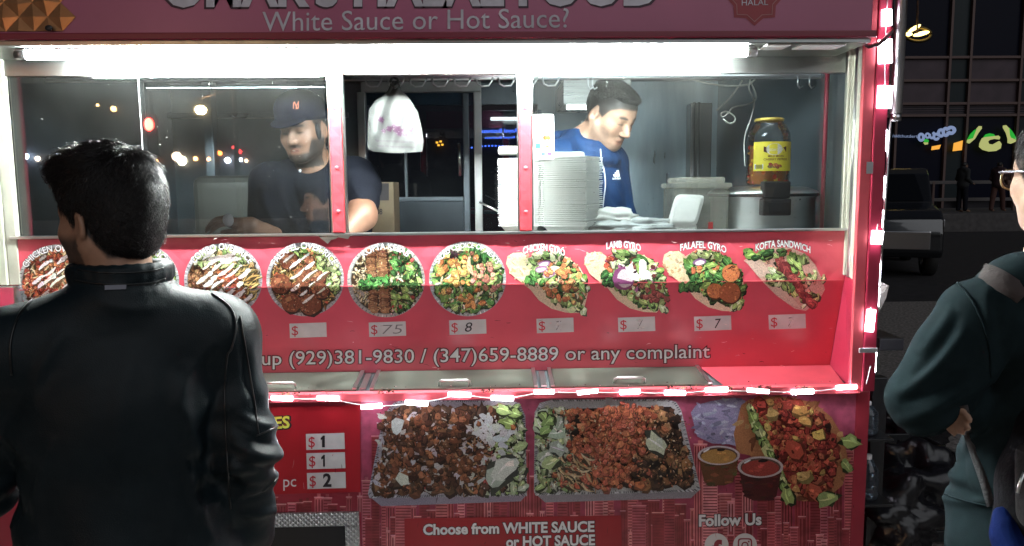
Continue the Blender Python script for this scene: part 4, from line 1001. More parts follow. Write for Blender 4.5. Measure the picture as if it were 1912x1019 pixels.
sv = empty('corner_light_string', (1.28, -.05, 1.5), 'string of bright white light modules running up the corner of the cart', 'light string')
vm = [(1655, 33, 30, 18), (1652, 96, 44, 26), (1651, 181, 42, 28), (1647, 262, 42, 12), (1642, 349, 44, 14), (1639, 408, 34, 8), (1637, 443, 26, 22), (1632, 512, 44, 15), (1632, 555, 36, 8), (1624, 598, 44, 17), (1621, 675, 42, 15)]
wv = []
for (x, y, h_, w2) in vm:
    yy = YT0-.008; p = at(x, y, yy)
    if w2 > 16: module(p[0], yy, p[2], w2/590*.94, h_/590*.94, M_led_v, M_led_side, sv, True)
    else:                                                  # modules fixed to the side face of the corner
        p = np.array([xc+.004, YT0+.022, at(x, y, YT0+.022)[2]]); hh = h_/590*.94
        o = MB().box(p[0]-.003, p[0]+.004, p[1]-.012, p[1]+.012, p[2]-hh/2, p[2]+hh/2, .001).build('light_module', M_led_side, sv)
        g = MB()
        for u in (-1, 0, 1): g.box(p[0]+.0042, p[0]+.007, p[1]-.009, p[1]+.009, p[2]+u*hh/3-hh*.13, p[2]+u*hh/3+hh*.13, .001)
        g.build('diode', M_led_v, o)
    wv.append(p)
w_ = [wv[0]+np.array([.01, 0, .3])]
for i, p in enumerate(wv): w_ += [p+np.array([.002, .002, .04]), p+np.array([0, .002, 0])]
w_ += [e+np.array([.004, -.008, .03])]
MB().tube(w_, .0018, 5).build('wire', M_wire, sv)
cb = empty('power_cable', (1.2, -.06, 2.02), 'bundle of dark wires looped around the top corner of the cart', 'cable')
for k in range(3):
    o = k*2.5
    P = [at(1612, 78+o, YT0-.01), at(1622, 84+o, YT0-.02), at(1640, 80+o, YT0-.025), at(1655, 66+o*1.6, YT0-.022), at(1668, 52+o, YP)]
    MB().tube(P, .0026, 6).build('cord', M_wire_dark if k else mat('red_wire', (.35, .03, .04), .4), cb)

# ------------------------------------------------------------------ things behind the windows
ZT = ZS-.016                                             # top of the inner shelf
M_foam = mat('foam_white', (.74, .74, .70), .55, var=.05, vscale=30)
def foam_half(mb, M, w_, d_, h_):
    """one shallow tray of a clamshell: rim, sloping walls, bottom"""
    rim, t = .008, .004
    o = [(-w_/2, 0), (w_/2, 0), (w_/2, d_), (-w_/2, d_)]
    def rect(k, z, i): return [(x*(1-2*i/w_)+0, d_/2+(y-d_/2)*(1-2*i/d_), z) for x, y in o]
    loops = [rect(0, 0, 0), rect(0, .0035, 0), rect(0, .0035, rim), rect(0, -h_, rim+.016), rect(0, -h_-t, rim+.016), rect(0, 0, rim-.001)]
    vs_ = [M @ Vector(p) for lp in loops for p in lp]; fs = []
    for r_ in range(5):
        for k in range(4): fs.append((r_*4+k, r_*4+(k+1) % 4, r_*4+4+(k+1) % 4, r_*4+4+k))
    fs.append((12, 13, 14, 15)); fs.append((19, 18, 17, 16))
    mb.add(vs_, fs)
pL, pH, pR = at(930, 415, .17), at(1009, 418, .125), at(1096, 432, .045)
NB = 34; hz = (at(1050, 295, .08)[2]-at(1050, 430, .08)[2]-.012)/(NB-1)
grp = 'opened foam boxes nested in one tall stack'
proto = None
for i in range(NB):
    if proto is None:
        mb = MB()
        for (a, b) in ((pL, pH), (pH, pR)):
            d = b-a; L = float(np.hypot(d[0], d[1])); q = math.atan2(d[1], d[0])
            Mx = Matrix.Translation((a[0]-pH[0]+d[0]/2, a[1]-pH[1]+d[1]/2, 0)) @ Matrix.Rotation(q, 4, 'Z')
            foam_half(mb, Mx, L*.985, .15, .022)
        proto = mb.build('foam_box', M_foam); o = proto
    else:
        o = proto.copy(); COL.objects.link(o)
    o.location = (pH[0]+rng.uniform(-.0022, .0022), pH[1]+rng.uniform(-.002, .002), ZT+.028+i*hz)
    o.rotation_euler = (rng.uniform(-.006, .006), rng.uniform(-.008, .008), rng.uniform(-.012, .012))
    tag(o, 'white foam box somewhere in the nested stack behind the post', 'food box', grp)
tag(o, 'topmost opened white foam box of the tall nested stack', 'food box', grp)
proto['label'] = 'lowest opened white foam box of the tall nested stack'
# the flipped lids on top of the stack
for (x, y, yd, w2, lab) in ((962, 279, .25, .12, 'upturned foam tray on top of the left half of the stack'), (1048, 290, .16, .15, 'upturned foam tray on top of the right half of the stack')):
    p = at(x, y, yd); mb = MB(); mb.box(p[0]-w2/2, p[0]+w2/2, yd-.06, yd+.06, p[2]-.018, p[2]+.010, .012, seg=3)
    tag(mb.build('foam_tray', M_foam), lab, 'food tray')

# carrier bag hanging from the rail
bg = empty('carrier_bag', at(740, 220, .26), 'white plastic carrier bag with purple roses hanging from the rail', 'bag')
def bagpt(px, py, e=0): return at(px, py, .245-e)
out = [(733, 150), (722, 172), (698, 190), (689, 205), (687, 240), (686, 272), (688, 279), (700, 284), (740, 286), (780, 288), (788, 285), (791, 262), (786, 232), (780, 208), (765, 185), (748, 165), (743, 150)]
def bagz(x, y):                                           # puffed depth and folds
    v = (y-150)/137; u = (x-738)/52
    k = max(0, min(1, v*1.6))*(1-min(1, abs(u))**2)*.028
    return k + .010*math.sin(u*7+v*4)*max(0, 1-v)+.0035*math.sin(u*5-v*9)+.0025*math.sin(u*13+v*11)
mb = MB(); rows = 34; cols = 26; vs_ = []; fs = []
def span(y):
    xs = []
    for i in range(len(out)):
        a, b = out[i], out[(i+1) % len(out)]
        if (a[1] <= y) != (b[1] <= y): xs.append(a[0]+(b[0]-a[0])*(y-a[1])/(b[1]-a[1]))
    return min(xs), max(xs)
for sgn in (1, -1):
    o_ = len(vs_)
    for r_ in range(rows+1):
        y = 150.5+(282.5-150.5)*r_/rows; x0, x1 = span(y)
        for c in range(cols+1):
            x = x0+(x1-x0)*c/cols; d = bagz(x, y)*math.sin(math.pi*min(1, max(0, c/cols)))**.5
            yb = y+ (3*math.sin(c/cols*3.1) if r_ == rows else 0)
            vs_.append(at(x, yb, .262-sgn*(d+.001)))
    for r_ in range(rows):
        for c in range(cols):
            k = o_+r_*(cols+1)+c; fs.append((k, k+1, k+cols+2, k+cols+1))
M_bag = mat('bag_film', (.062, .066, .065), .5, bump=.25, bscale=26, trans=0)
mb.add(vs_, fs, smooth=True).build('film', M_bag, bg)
MB().tube([at(729, 152, .25), at(731, 147, .27), at(736, 145, .29), at(742, 147, .27), at(744, 153, .25)], .005, 6).tube([at(730, 157, .245), at(737, 163, .238), at(745, 158, .245)], .006, 6).build('handle', M_bag, bg)
def bagpt2(px, py, e=0): return at(px, py, .262-bagz(px, py)*.97-.003-e)
s = Pic(61); r = s.r
def rose(cx, cy, q):
    for k in range(9):
        a_ = k*.9; d_ = q*(.25+.07*k); s.blob(cx+d_*math.cos(a_)*.7, cy+d_*math.sin(a_)*.6, q*.34, q*.26, a_, (58, 18, 54), 8, .25, .15)
    for k in range(8):
        a_ = r.uniform(0, 6.3); d_ = q*r.uniform(.1, .7); s.strip(cx+d_*math.cos(a_), cy+d_*math.sin(a_)*.8, cx+d_*math.cos(a_+.8), cy+d_*math.sin(a_+.8)*.8, 1.4, (96, 84, 94), .3, 4)
for (x, y, q) in ((711, 223, 8), (716, 244, 6), (726, 240, 8), (741, 242, 12), (755, 243, 9), (764, 240, 9), (756, 251, 6), (735, 236, 7), (745, 249, 8)): rose(x, y, q)
lay(s, 'rose_print', bg, bagpt2, None, .002, 4e-6, mat('bag_print', vcol=True, rough=.5))
flat_on(text_px('Please reuse or return to participating location for recycling', 701, 264, 774, 267, 5, .0), 'bag_lettering', mat('purple_ink', (.03, .012, .03), .5), bagpt2, bg, .002)
flat_on(text_px('THANK YOU  keep out of reach of children', 704, 274, 774, 276, 3.4, .0), 'bag_lettering', mat('purple_ink', (.03, .012, .03), .5), bagpt2, bg, .002)

# payment sticker on the glass
sk = empty('payment_sticker', at(1014, 255, .004), 'pale blue card payment sticker on the glass beside the post', 'sticker')
def stp(px, py, e=0): return at(px, py, .0045-e)
q = [(994, 216), (997, 213), (1031, 213), (1034, 216), (1035, 294), (1032, 297), (996, 298), (993, 295)]
M_st = mat('sticker_blue_white', (.60, .68, .72), .4)
flat_on((np.array(q), [tuple(range(8))]), 'sheet', M_st, stp, sk, 0)
s = Pic(62)
s.p += [(circ(1018, 257, 4.6, 18), lin((.80, .20, .12))), (circ(1024, 257, 4.6, 18), lin((.93, .62, .15))), ([(1000, 267), (1009, 267), (1009, 277), (1000, 277)], lin((.18, .42, .68))),
        ([(1016, 274), (1030, 268), (1030, 273), (1018, 276)], lin((.9, .5, .15))), ([(1011, 283.5), (1018, 283.5), (1018, 290), (1011, 290)], lin((.2, .28, .32))), ([(1022, 283.5), (1030, 283.5), (1030, 290), (1022, 290)], lin((.3, .22, .35)))]
for k, rr in enumerate((3, 5, 7)):
    s.p.append(([(1011+rr*.8, 234-rr*.8), (1012+rr*.8, 234-rr*.8), (1012.8+rr, 234), (1012+rr*.8, 234+rr*.8), (1011+rr*.8, 234+rr*.8), (1011.8+rr, 234)], lin((.25, .32, .36))))
lay(s, 'card_marks', sk, stp, None, .0008)
for t, a in (('VISA', (999, 261, 1011, 261, 5.5)), ('discover', (1015, 272, 1029, 272, 3)), ('Contactless payment', (999, 223, 1029, 223, 3))):
    flat_on(text_px(t, *a, .02), 'sticker_lettering', mat('navy_ink', (.06, .10, .25), .5), stp, sk, .0010)

# steel pot with its black clamp
M_pot = mat('pot_steel', (.78, .79, .78), .36, 1.0, var=.08, vscale=3, bump=.04, bscale=10, stretch=(1, 1, 6))
pc = at(1421, 430, .28); PR = (at(1516, 380, .28)[0]-at(1327, 380, .28)[0])/2; zt = at(1421, 355, .10)[2]
pt_ = empty('steel_pot', (pc[0], .28, ZT), 'large round steel pot with black handle clamp on the inner shelf', 'pot')
MB().lathe([(PR*.9, 0), (PR*.97, .006), (PR*.97, zt-ZT-.03), (PR*1.0, zt-ZT-.026), (PR*1.0, zt-ZT-.018)], (pc[0], .28, ZT), 48).build('body', M_pot, pt_)
MB().lathe([(PR*1.02, zt-ZT-.018), (PR*1.03, zt-ZT-.010), (PR*.99, zt-ZT-.002), (PR*.8, zt-ZT+.010), (PR*.3, zt-ZT+.014), (.0001, zt-ZT+.015)], (pc[0], .28, ZT), 48).build('lid', M_pot, pt_)
MB().lathe([(PR*1.035, zt-ZT-.022), (PR*1.045, zt-ZT-.02), (PR*1.045, zt-ZT-.014), (PR*1.03, zt-ZT-.012)], (pc[0], .28, ZT), 48).build('rubber_rim', M_black, pt_)
kx = at(1446, 370, .10)[0]; k0, k1, kz0, kz1 = at(1424, 370, .1)[0], at(1473, 370, .1)[0], at(1446, 402, .1)[2], at(1446, 338, .1)[2]
cl = MB().box(k0, k1, .085, .13, (kz0+kz1)/2, kz1, .006).box(k0-.006, k1, .075, .13, kz0, (kz0+kz1)/2-.001, .006).box(k0+.01, k1-.01, .07, .0745, kz0+.012, (kz0+kz1)/2-.012, .002)
cl.build('clamp', M_black, pt_)
MB().tube([at(1474, 358, .12), at(1486, 360, .12), at(1492, 372, .12), at(1484, 382, .12), at(1474, 384, .12)], .006, 8).build('clamp_loop', M_black, pt_)

# pickle jar standing on the pot
jx, jy = at(1434, 300, .24)[0], .24; jz = zt+.014; jz1 = at(1436, 222, .24)[2]; H = jz1-jz; JR = (at(1474, 290, .24)[0]-at(1397, 290, .24)[0])/2
jr = empty('pickle_jar', (jx, jy, jz), 'clear jar of pickled peppers with yellow label on the steel pot', 'jar')
MB().lathe([(.0001, .002), (JR*.92, .002), (JR*.98, .01), (JR, .03), (JR*.97, H*.55), (JR*1.0, H*.66), (JR*.98, H*.78), (JR*.8, H*.9), (JR*.62, H*.955), (JR*.62, H*.975)], (jx, jy, jz), 40).build('jar_wall', M_clear, jr)
MB().lathe([(JR*.66, H*.962), (JR*.68, H*.97), (JR*.68, H*1.0), (JR*.62, H*1.01), (.0001, H*1.012)], (jx, jy, jz), 32).build('lid', mat('gold_lid', (.60, .44, .10), .4, .6), jr)
vk = MB(); vk.r = random.Random(5)
for k in range(150):
    q, d_, z = vk.r.uniform(0, 6.28), JR*.86*math.sqrt(vk.r.uniform(.4, 1)), vk.r.uniform(.012, H*.60)
    c = lin(tuple(v/255 for v in vk.r.choice([(226, 140, 30), (200, 60, 30), (214, 176, 50), (150, 140, 50), (230, 110, 40), (236, 190, 70)])))
    vk.ball((jx+d_*math.cos(q), jy+d_*math.sin(q), jz+z), (vk.r.uniform(.006, .013), vk.r.uniform(.005, .009), vk.r.uniform(.004, .010)), 7, 5, c)
vk.lathe([(JR*.80, .006), (JR*.85, .03), (JR*.85, H*.6), (.0001, H*.6)], (jx, jy, jz), 24, lin((.62, .36, .06)))
vk.build('pickles', mat('pickle', vcol=True, rough=.35, coat=.3), jr)
def lab(u, v, e=0):                                          # u across -1..1, v up 0..1 on the jar wall
    q = -math.pi/2+.06+u*1.12; rr = JR*1.012+e; return (jx+rr*math.cos(q), jy+rr*math.sin(q), jz+H*(.22+.43*v))
mb = MB(); n = 20
for k in range(n): mb.add([lab(-1+2*k/n, 0), lab(-1+2*(k+1)/n, 0), lab(-1+2*(k+1)/n, 1), lab(-1+2*k/n, 1)], [(0, 1, 2, 3)], smooth=True)
mb.build('label', mat('yellow_label', (.78, .66, .05), .4), jr)
s = Pic(63)
def P_(pts, c): s.p.append((pts, lin(c)))
P_([(-.12+.34*math.cos(a_*.35), .74+.2*math.sin(a_*.35)) for a_ in range(18)], (.86, .84, .80))
P_([(-.55, .66), (-.42, .62), (.28, .62), (.42, .66), (.42, .84), (.28, .80), (-.42, .80), (-.55, .84)], (.30, .12, .08))
for k in range(14): s.blob(-.06+s.r.uniform(-.25, .25), .17+s.r.uniform(-.05, .07), .09, .05, 0, s.r.choice([(190, 50, 30), (220, 110, 40), (110, 120, 50), (150, 40, 30)]), 7, .3)
P_([(-.93, .06), (-.55, .06), (-.55, .24), (-.93, .24)], (.86, .86, .84))
for k in range(9): P_([(-.9+k*.037, .08), (-.88+k*.037, .08), (-.88+k*.037, .22), (-.9+k*.037, .22)], (.12, .12, .12))
for k in range(7): P_([(.62, .78-k*.06), (.95, .78-k*.06), (.95, .75-k*.06), (.62, .75-k*.06)], (.45, .38, .08))
lay(s, 'label_print', jr, lambda x, y, e=0: lab(x, y, e), None, .0008, 2e-6)
def lt(t, u0, u1, v0, h, name='label_lettering', m_=None):
    v, f = text2d(t, .02); w1 = v[:, 0].max(); MB().add([lab(u0+(u1-u0)*x/w1, v0+y*h, .0016) for x, y in v], f).build(name, m_ or mat('brown_ink', (.16, .05, .02), .5), jr)
lt('GRECIAN DELIGHT', -.40, .28, .68, .11, m_=mat('cream_ink', (.8, .75, .6), .5)); lt('MILD MIXED', -.38, .3, .47, .10); lt('CHERRY PEPPERS', -.55, .48, .36, .10)

# clear box with lid, open clamshell, plastic wrap
cx0, cx1, cz0, cz1 = at(1252, 380, .22)[0], at(1352, 380, .22)[0], ZT, at(1300, 333, .22)[2]
kb = empty('clear_container', ((cx0+cx1)/2, .24, ZT), 'clear plastic tub with a domed lid beside the steel pot', 'container')
M_tub = mat('tub_plastic', (.55, .53, .45), .22, trans=.3, alpha=.55)
MB().box(cx0, cx1, .16, .34, ZT+.001, cz1-.03, .012, seg=3).build('tub', M_tub, kb)
MB().box(cx0-.006, cx1+.006, .15, .35, cz1-.034, cz1-.016, .006).box(cx0+.012, cx1-.012, .17, .33, cz1-.017, cz1+.004, .009, seg=3).build('lid', M_tub, kb)
p = at(1326, 402, .16); MB().box(p[0]-.008, p[0]+.008, .15, .158, ZT+.002, ZT+.035, .002).build('red_latch', mat('red_plastic', (.5, .03, .03), .4), kb)
oc = empty('open_foam_box', at(1280, 425, .12), 'single foam box standing open in front of the clear tub', 'food box')
A, B_, C_, D = at(1244, 424, .10), at(1300, 424, .10), at(1317, 364, .15), at(1262, 362, .15)
def bil(u, v, d=0): 
    p = (1-v)*((1-u)*A+u*B_)+v*((1-u)*D+u*C_); return p+np.array([0, -.9, .35])*d
prof = [(0, 0), (.03, 0), (.10, .016), (.9, .016), (.97, 0), (1, 0)]
def dz(u, v):
    e = min(u, 1-u, v, 1-v); return .0 if e < .04 else min(.016, (e-.04)*.30)
n = 24; vs_ = []
for j in range(n+1):
    for i in range(n+1):
        u, v = i/n, j/n
        # rounded corners
        uu, vv = u*2-1, v*2-1; k = (abs(uu)**7+abs(vv)**7)**(1/7); k0 = max(abs(uu), abs(vv)); f_ = k0/k if k > 0 else 1
        vs_.append(bil((uu*f_+1)/2, (vv*f_+1)/2, dz(u, v)))
fs = [(j*(n+1)+i, j*(n+1)+i+1, (j+1)*(n+1)+i+1, (j+1)*(n+1)+i) for j in range(n) for i in range(n)]
vb = [(p[0], p[1]+.005, p[2]-.001) for p in vs_]; N_ = len(vs_)
MB().add(vs_+vb, fs+[tuple(i+N_ for i in reversed(f)) for f in fs], smooth=True).build('lid', M_foam, oc)
MB().box(A[0]-.004, B_[0]+.004, .10, .22, ZT+.001, ZT+.03, .01, seg=3).build('tray', M_foam, oc)
# crumpled wrap
def crumple(name, c, rx, ry, rz, amp, m, seed, parent=None):
    n1, n2 = 40, 22; g = np.random.default_rng(seed); W_ = g.normal(size=(14, 3))*2.2; ph = g.uniform(0, 6.3, 14); vs_ = []; fs = []
    for j in range(n2+1):
        th = math.pi*j/n2
        for i in range(n1):
            q = 2*math.pi*i/n1; d = np.array([math.sin(th)*math.cos(q), math.sin(th)*math.sin(q), math.cos(th)])
            k = 1+amp*float(np.abs(np.sin(W_@d*1.6+ph)).mean()-.6)*2.2
            p = d*k; vs_.append((c[0]+p[0]*rx, c[1]+p[1]*ry, max(c[2]-rz*.8, c[2]+p[2]*rz)))
    for j in range(n2):
        for i in range(n1): fs.append((j*n1+i, (j+1)*n1+i, (j+1)*n1+(i+1) % n1, j*n1+(i+1) % n1))
    return MB().add(vs_, fs, smooth=True).build(name, m, parent)
wc = at(1180, 418, .14)
M_wrap = mat('plastic_wrap', (.74, .77, .76), .22, bump=.5, bscale=40, alpha=.8)
w1 = crumple('plastic_wrap', (wc[0], .16, ZT+.022), .165, .09, .028, .9, M_wrap, 3); tag(w1, 'crumpled clear plastic wrap lying along the inner shelf', 'plastic wrap')
c2 = at(1148, 404, .17); w2 = crumple('paper_napkin', (c2[0], .17, ZT+.052), .075, .06, .034, .5, M_foam, 4); tag(w2, 'crumpled white napkin heaped on the plastic wrap', 'napkin')
# hanging power leads behind the right-hand window
cd = empty('hanging_cord', at(1400, 200, .5), 'looped grey power cords hanging from the ceiling behind the glass', 'cord')
M_cord = mat('grey_cord', (.38, .38, .35), .5)
def curve(P, r_, name='cord', y=.5, m=M_cord):
    pts = [np.array(at(px, py, y)) for px, py in P]; out_ = []
    for i in range(len(pts)-1):
        p0, p1, p2, p3 = pts[max(i-1, 0)], pts[i], pts[i+1], pts[min(i+2, len(pts)-1)]
        for k in range(8):
            t = k/8; out_.append(.5*((2*p1)+(p2-p0)*t+(2*p0-5*p1+4*p2-p3)*t*t+(-p0+3*p1-3*p2+p3)*t**3))
    out_.append(pts[-1]); return MB().tube(out_, r_, 6).build(name, m, cd)
curve([(1288, 146), (1320, 155), (1360, 160), (1395, 158), (1410, 148)], .0035)
curve([(1386, 150), (1365, 180), (1338, 206)], .003, y=.51)
curve([(1402, 146), (1398, 165), (1408, 190), (1402, 220), (1390, 260), (1391, 310)], .003, y=.49)
curve([(1400, 150), (1412, 180), (1400, 193), (1370, 200), (1362, 208)], .003, y=.505)
curve([(1362, 208), (1350, 218), (1346, 212), (1356, 208), (1370, 216), (1372, 226), (1362, 230), (1350, 222)], .003, y=.50)
# cardboard sign in the doorway behind the cook
cb_ = empty('cardboard_carton', at(713, 380, 1.0), 'tan carton with a black heart panel behind the capped cook', 'carton')
a, b, c = at(688, 340, 1.0), at(733, 340, 1.0), at(710, 425, 1.0)
MB().box(a[0], b[0]+.004, 1.0, 1.2, .9, a[2], .003).build('carton', mat('cardboard', (.20, .155, .10), .8, var=.15, vscale=10), cb_)
def cpt(px, py, e=0): return at(px, py, .998-e)
flat_on((np.array([(688, 342), (726, 342), (726, 374), (688, 374)]), [(0, 1, 2, 3)]), 'panel', M_black_ink, cpt, cb_, .001)
hp = []
for k in range(26):
    t = 2*math.pi*k/26; hp.append((702+.62*16*math.sin(t)**3, 356-.62*(13*math.cos(t)-5*math.cos(2*t)-2*math.cos(3*t)-math.cos(4*t))))
hv = hp+[(702+(x-702)*.62, 356+(y-356)*.62) for x, y in hp]
flat_on((np.array(hv), [(k, (k+1) % 26, 26+(k+1) % 26, 26+k) for k in range(26)]), 'heart_mark', mat('heart_tan', (.36, .30, .22), .6), cpt, cb_, .003)
flat_on(text_px('208', 697, 400, 714, 400, 10, .02), 'carton_lettering', M_black_ink, cpt, cb_, .002)
# thin white straw rod by the boxes
tag(MB().tube([at(895, 377, .3), at(930, 394, .26)], .004, 6).build('tong_handle', M_alum), 'thin pale utensil handle poking out left of the box stack', 'utensil')
# ------------------------------------------------------------------ people: one continuous distance-field surface per body or garment
class SDF:
    def __init__(s): s.ops = []
    def _t(s, M, p): return np.array((M @ Vector(p))[:]) if M is not None else np.array(p, float)
    def cone(s, a, b, ra, rb, k=.02, M=None, sub=False):
        s.ops.append(('c', s._t(M, a), s._t(M, b), ra, rb, k, sub)); return s
    def chain(s, pts, rs, k=.02, M=None, sub=False):
        for i in range(len(pts)-1): s.cone(pts[i], pts[i+1], rs[i], rs[i+1], k, M, sub)
        return s
    def ell(s, c, r, k=.02, M=None, rot=None, sub=False):
        Rm = np.eye(3)
        if M is not None: Rm = np.array(M.to_3x3())
        if rot is not None: Rm = Rm @ np.array(rot.to_3x3() if hasattr(rot, 'to_3x3') else rot)
        s.ops.append(('e', s._t(M, c), np.array(r, float), Rm, 0, k, sub)); return s
    def half(s, p, n, k=.01):                                 # cut away the side n points to
        s.ops.append(('h', np.array(p, float), np.array(n, float)/np.linalg.norm(n), 0, 0, k, True)); return s
    def mesh(s, lo, hi, h):
        lo, hi = np.array(lo, float), np.array(hi, float)
        dim = np.ceil((hi-lo)/h).astype(int)+1
        ax = [lo[i]+h*np.arange(dim[i]) for i in range(3)]
        V = np.full(tuple(dim), .08, np.float32)
        for (t, a, b, c, d, k, sub) in s.ops:
            if t == 'h':
                X = (ax[0][:, None, None]-a[0])*b[0]+(ax[1][None, :, None]-a[1])*b[1]+(ax[2][None, None, :]-a[2])*b[2]
                V = np.maximum(V, X.astype(np.float32)); continue
            if t == 'c': mn_, mx_ = np.minimum(a-c, b-d), np.maximum(a+c, b+d)
            else:
                e = np.sqrt(((c*b[None, :])**2).sum(1)); mn_, mx_ = a-e, a+e
            pad = k+.03
            i0 = np.clip(np.floor((mn_-pad-lo)/h).astype(int), 0, dim); i1 = np.clip(np.ceil((mx_+pad-lo)/h).astype(int)+1, 0, dim)
            if (i1 <= i0).any(): continue
            sl = tuple(slice(i0[j], i1[j]) for j in range(3))
            P = np.stack(np.meshgrid(*[ax[j][sl[j]] for j in range(3)], indexing='ij'), -1)
            if t == 'c':
                ba = b-a; q = np.clip(((P-a)@ba)/max(1e-12, ba@ba), 0, 1); D = np.linalg.norm(P-a-q[..., None]*ba, axis=-1)-(c+(d-c)*q)
            else:
                Q = (P-a)@c/b; k0 = np.linalg.norm(Q, axis=-1); k1 = np.linalg.norm(Q/b, axis=-1); D = k0*(k0-1)/np.maximum(k1, 1e-6)
            W = V[sl]
            if sub:
                hh = np.clip(.5-.5*(W+D)/k, 0, 1); V[sl] = W*(1-hh)-D*hh+k*hh*(1-hh)
            else:
                hh = np.clip(.5+.5*(D-W)/k, 0, 1); V[sl] = D*(1-hh)+W*hh-k*hh*(1-hh)
        return surface_nets(V, lo, h)
def surface_nets(V, lo, h):
    s = V < 0; nx, ny, nz = V.shape; cor = [(i, j, k) for i in (0, 1) for j in (0, 1) for k in (0, 1)]
    sh = lambda A, o: A[o[0]:nx-1+o[0], o[1]:ny-1+o[1], o[2]:nz-1+o[2]]
    cnt = sum(sh(s, o).astype(np.int8) for o in cor); m = (cnt > 0) & (cnt < 8); I = np.argwhere(m)
    idx = -np.ones(m.shape, int); idx[m] = np.arange(len(I)); P = np.zeros((len(I), 3)); n = np.zeros(len(I))
    for a in cor:
        for ax in range(3):
            if a[ax] == 0:
                b = list(a); b[ax] = 1; va = sh(V, a)[m]; vb = sh(V, b)[m]; d = (va < 0) != (vb < 0)
                t = np.where(d, va/np.where(d, va-vb, 1), 0); q = np.array(a, float)[None, :].repeat(len(I), 0); q[:, ax] += t
                P[d] += q[d]; n[d] += 1
    verts = (I+P/n[:, None])*h+lo; F = []
    for ax in range(3):
        u, v = (ax+1) % 3, (ax+2) % 3; s0 = [slice(None)]*3; s1 = [slice(None)]*3; s0[ax] = slice(0, -1); s1[ax] = slice(1, None)
        A, B_ = s[tuple(s0)], s[tuple(s1)]; E_ = np.argwhere(A != B_)
        E_ = E_[(E_[:, u] > 0) & (E_[:, v] > 0) & (E_[:, u] < V.shape[u]-1) & (E_[:, v] < V.shape[v]-1)]
        if not len(E_): continue
        def cell(du, dv): c = E_.copy(); c[:, u] -= du; c[:, v] -= dv; return idx[c[:, 0], c[:, 1], c[:, 2]]
        Q = np.stack([cell(1, 1), cell(0, 1), cell(0, 0), cell(1, 0)], 1); fl = ~A[E_[:, 0], E_[:, 1], E_[:, 2]]; Q[fl] = Q[fl][:, ::-1]; F.append(Q)
    return verts, np.concatenate(F)
def vnormals(V, F):
    n = np.cross(V[F[:, 2]]-V[F[:, 0]], V[F[:, 3]]-V[F[:, 1]]); N = np.zeros_like(V)
    for k in range(4): np.add.at(N, F[:, k], n)
    return N/np.maximum(1e-9, np.linalg.norm(N, axis=1))[:, None]
def snoise(P, scale, seed, octv=3, ridged=False):
    g = np.random.default_rng(seed); out = np.zeros(len(P)); amp = 1.0
    for o in range(octv):
        K = g.normal(size=(7, 3))*scale*2**o; ph = g.uniform(0, 6.28, 7); w = np.sin(P@K.T+ph+1.3*np.sin(P@(K[::-1]*.6).T+ph[::-1]))
        w = (1-np.abs(w)) if ridged else w; out += amp*w.mean(1); amp *= .5
    return out
def smooth_mesh(V, F, it=2):
    for _ in range(it):
        S = np.zeros_like(V); c = np.zeros(len(V))
        for a, b in ((0, 1), (1, 2), (2, 3), (3, 0)):
            np.add.at(S, F[:, a], V[F[:, b]]); np.add.at(S, F[:, b], V[F[:, a]]); np.add.at(c, F[:, a], 1); np.add.at(c, F[:, b], 1)
        V = V*.5+.5*S/c[:, None]
    return V
def frame(origin, yaw, pitch=0, roll=0):
    """local x right, y forward, z up; yaw turns left from +Y"""
    return Matrix.Translation(Vector(origin)) @ Matrix.Rotation(yaw, 4, 'Z') @ Matrix.Rotation(pitch, 4, 'X') @ Matrix.Rotation(roll, 4, 'Y')
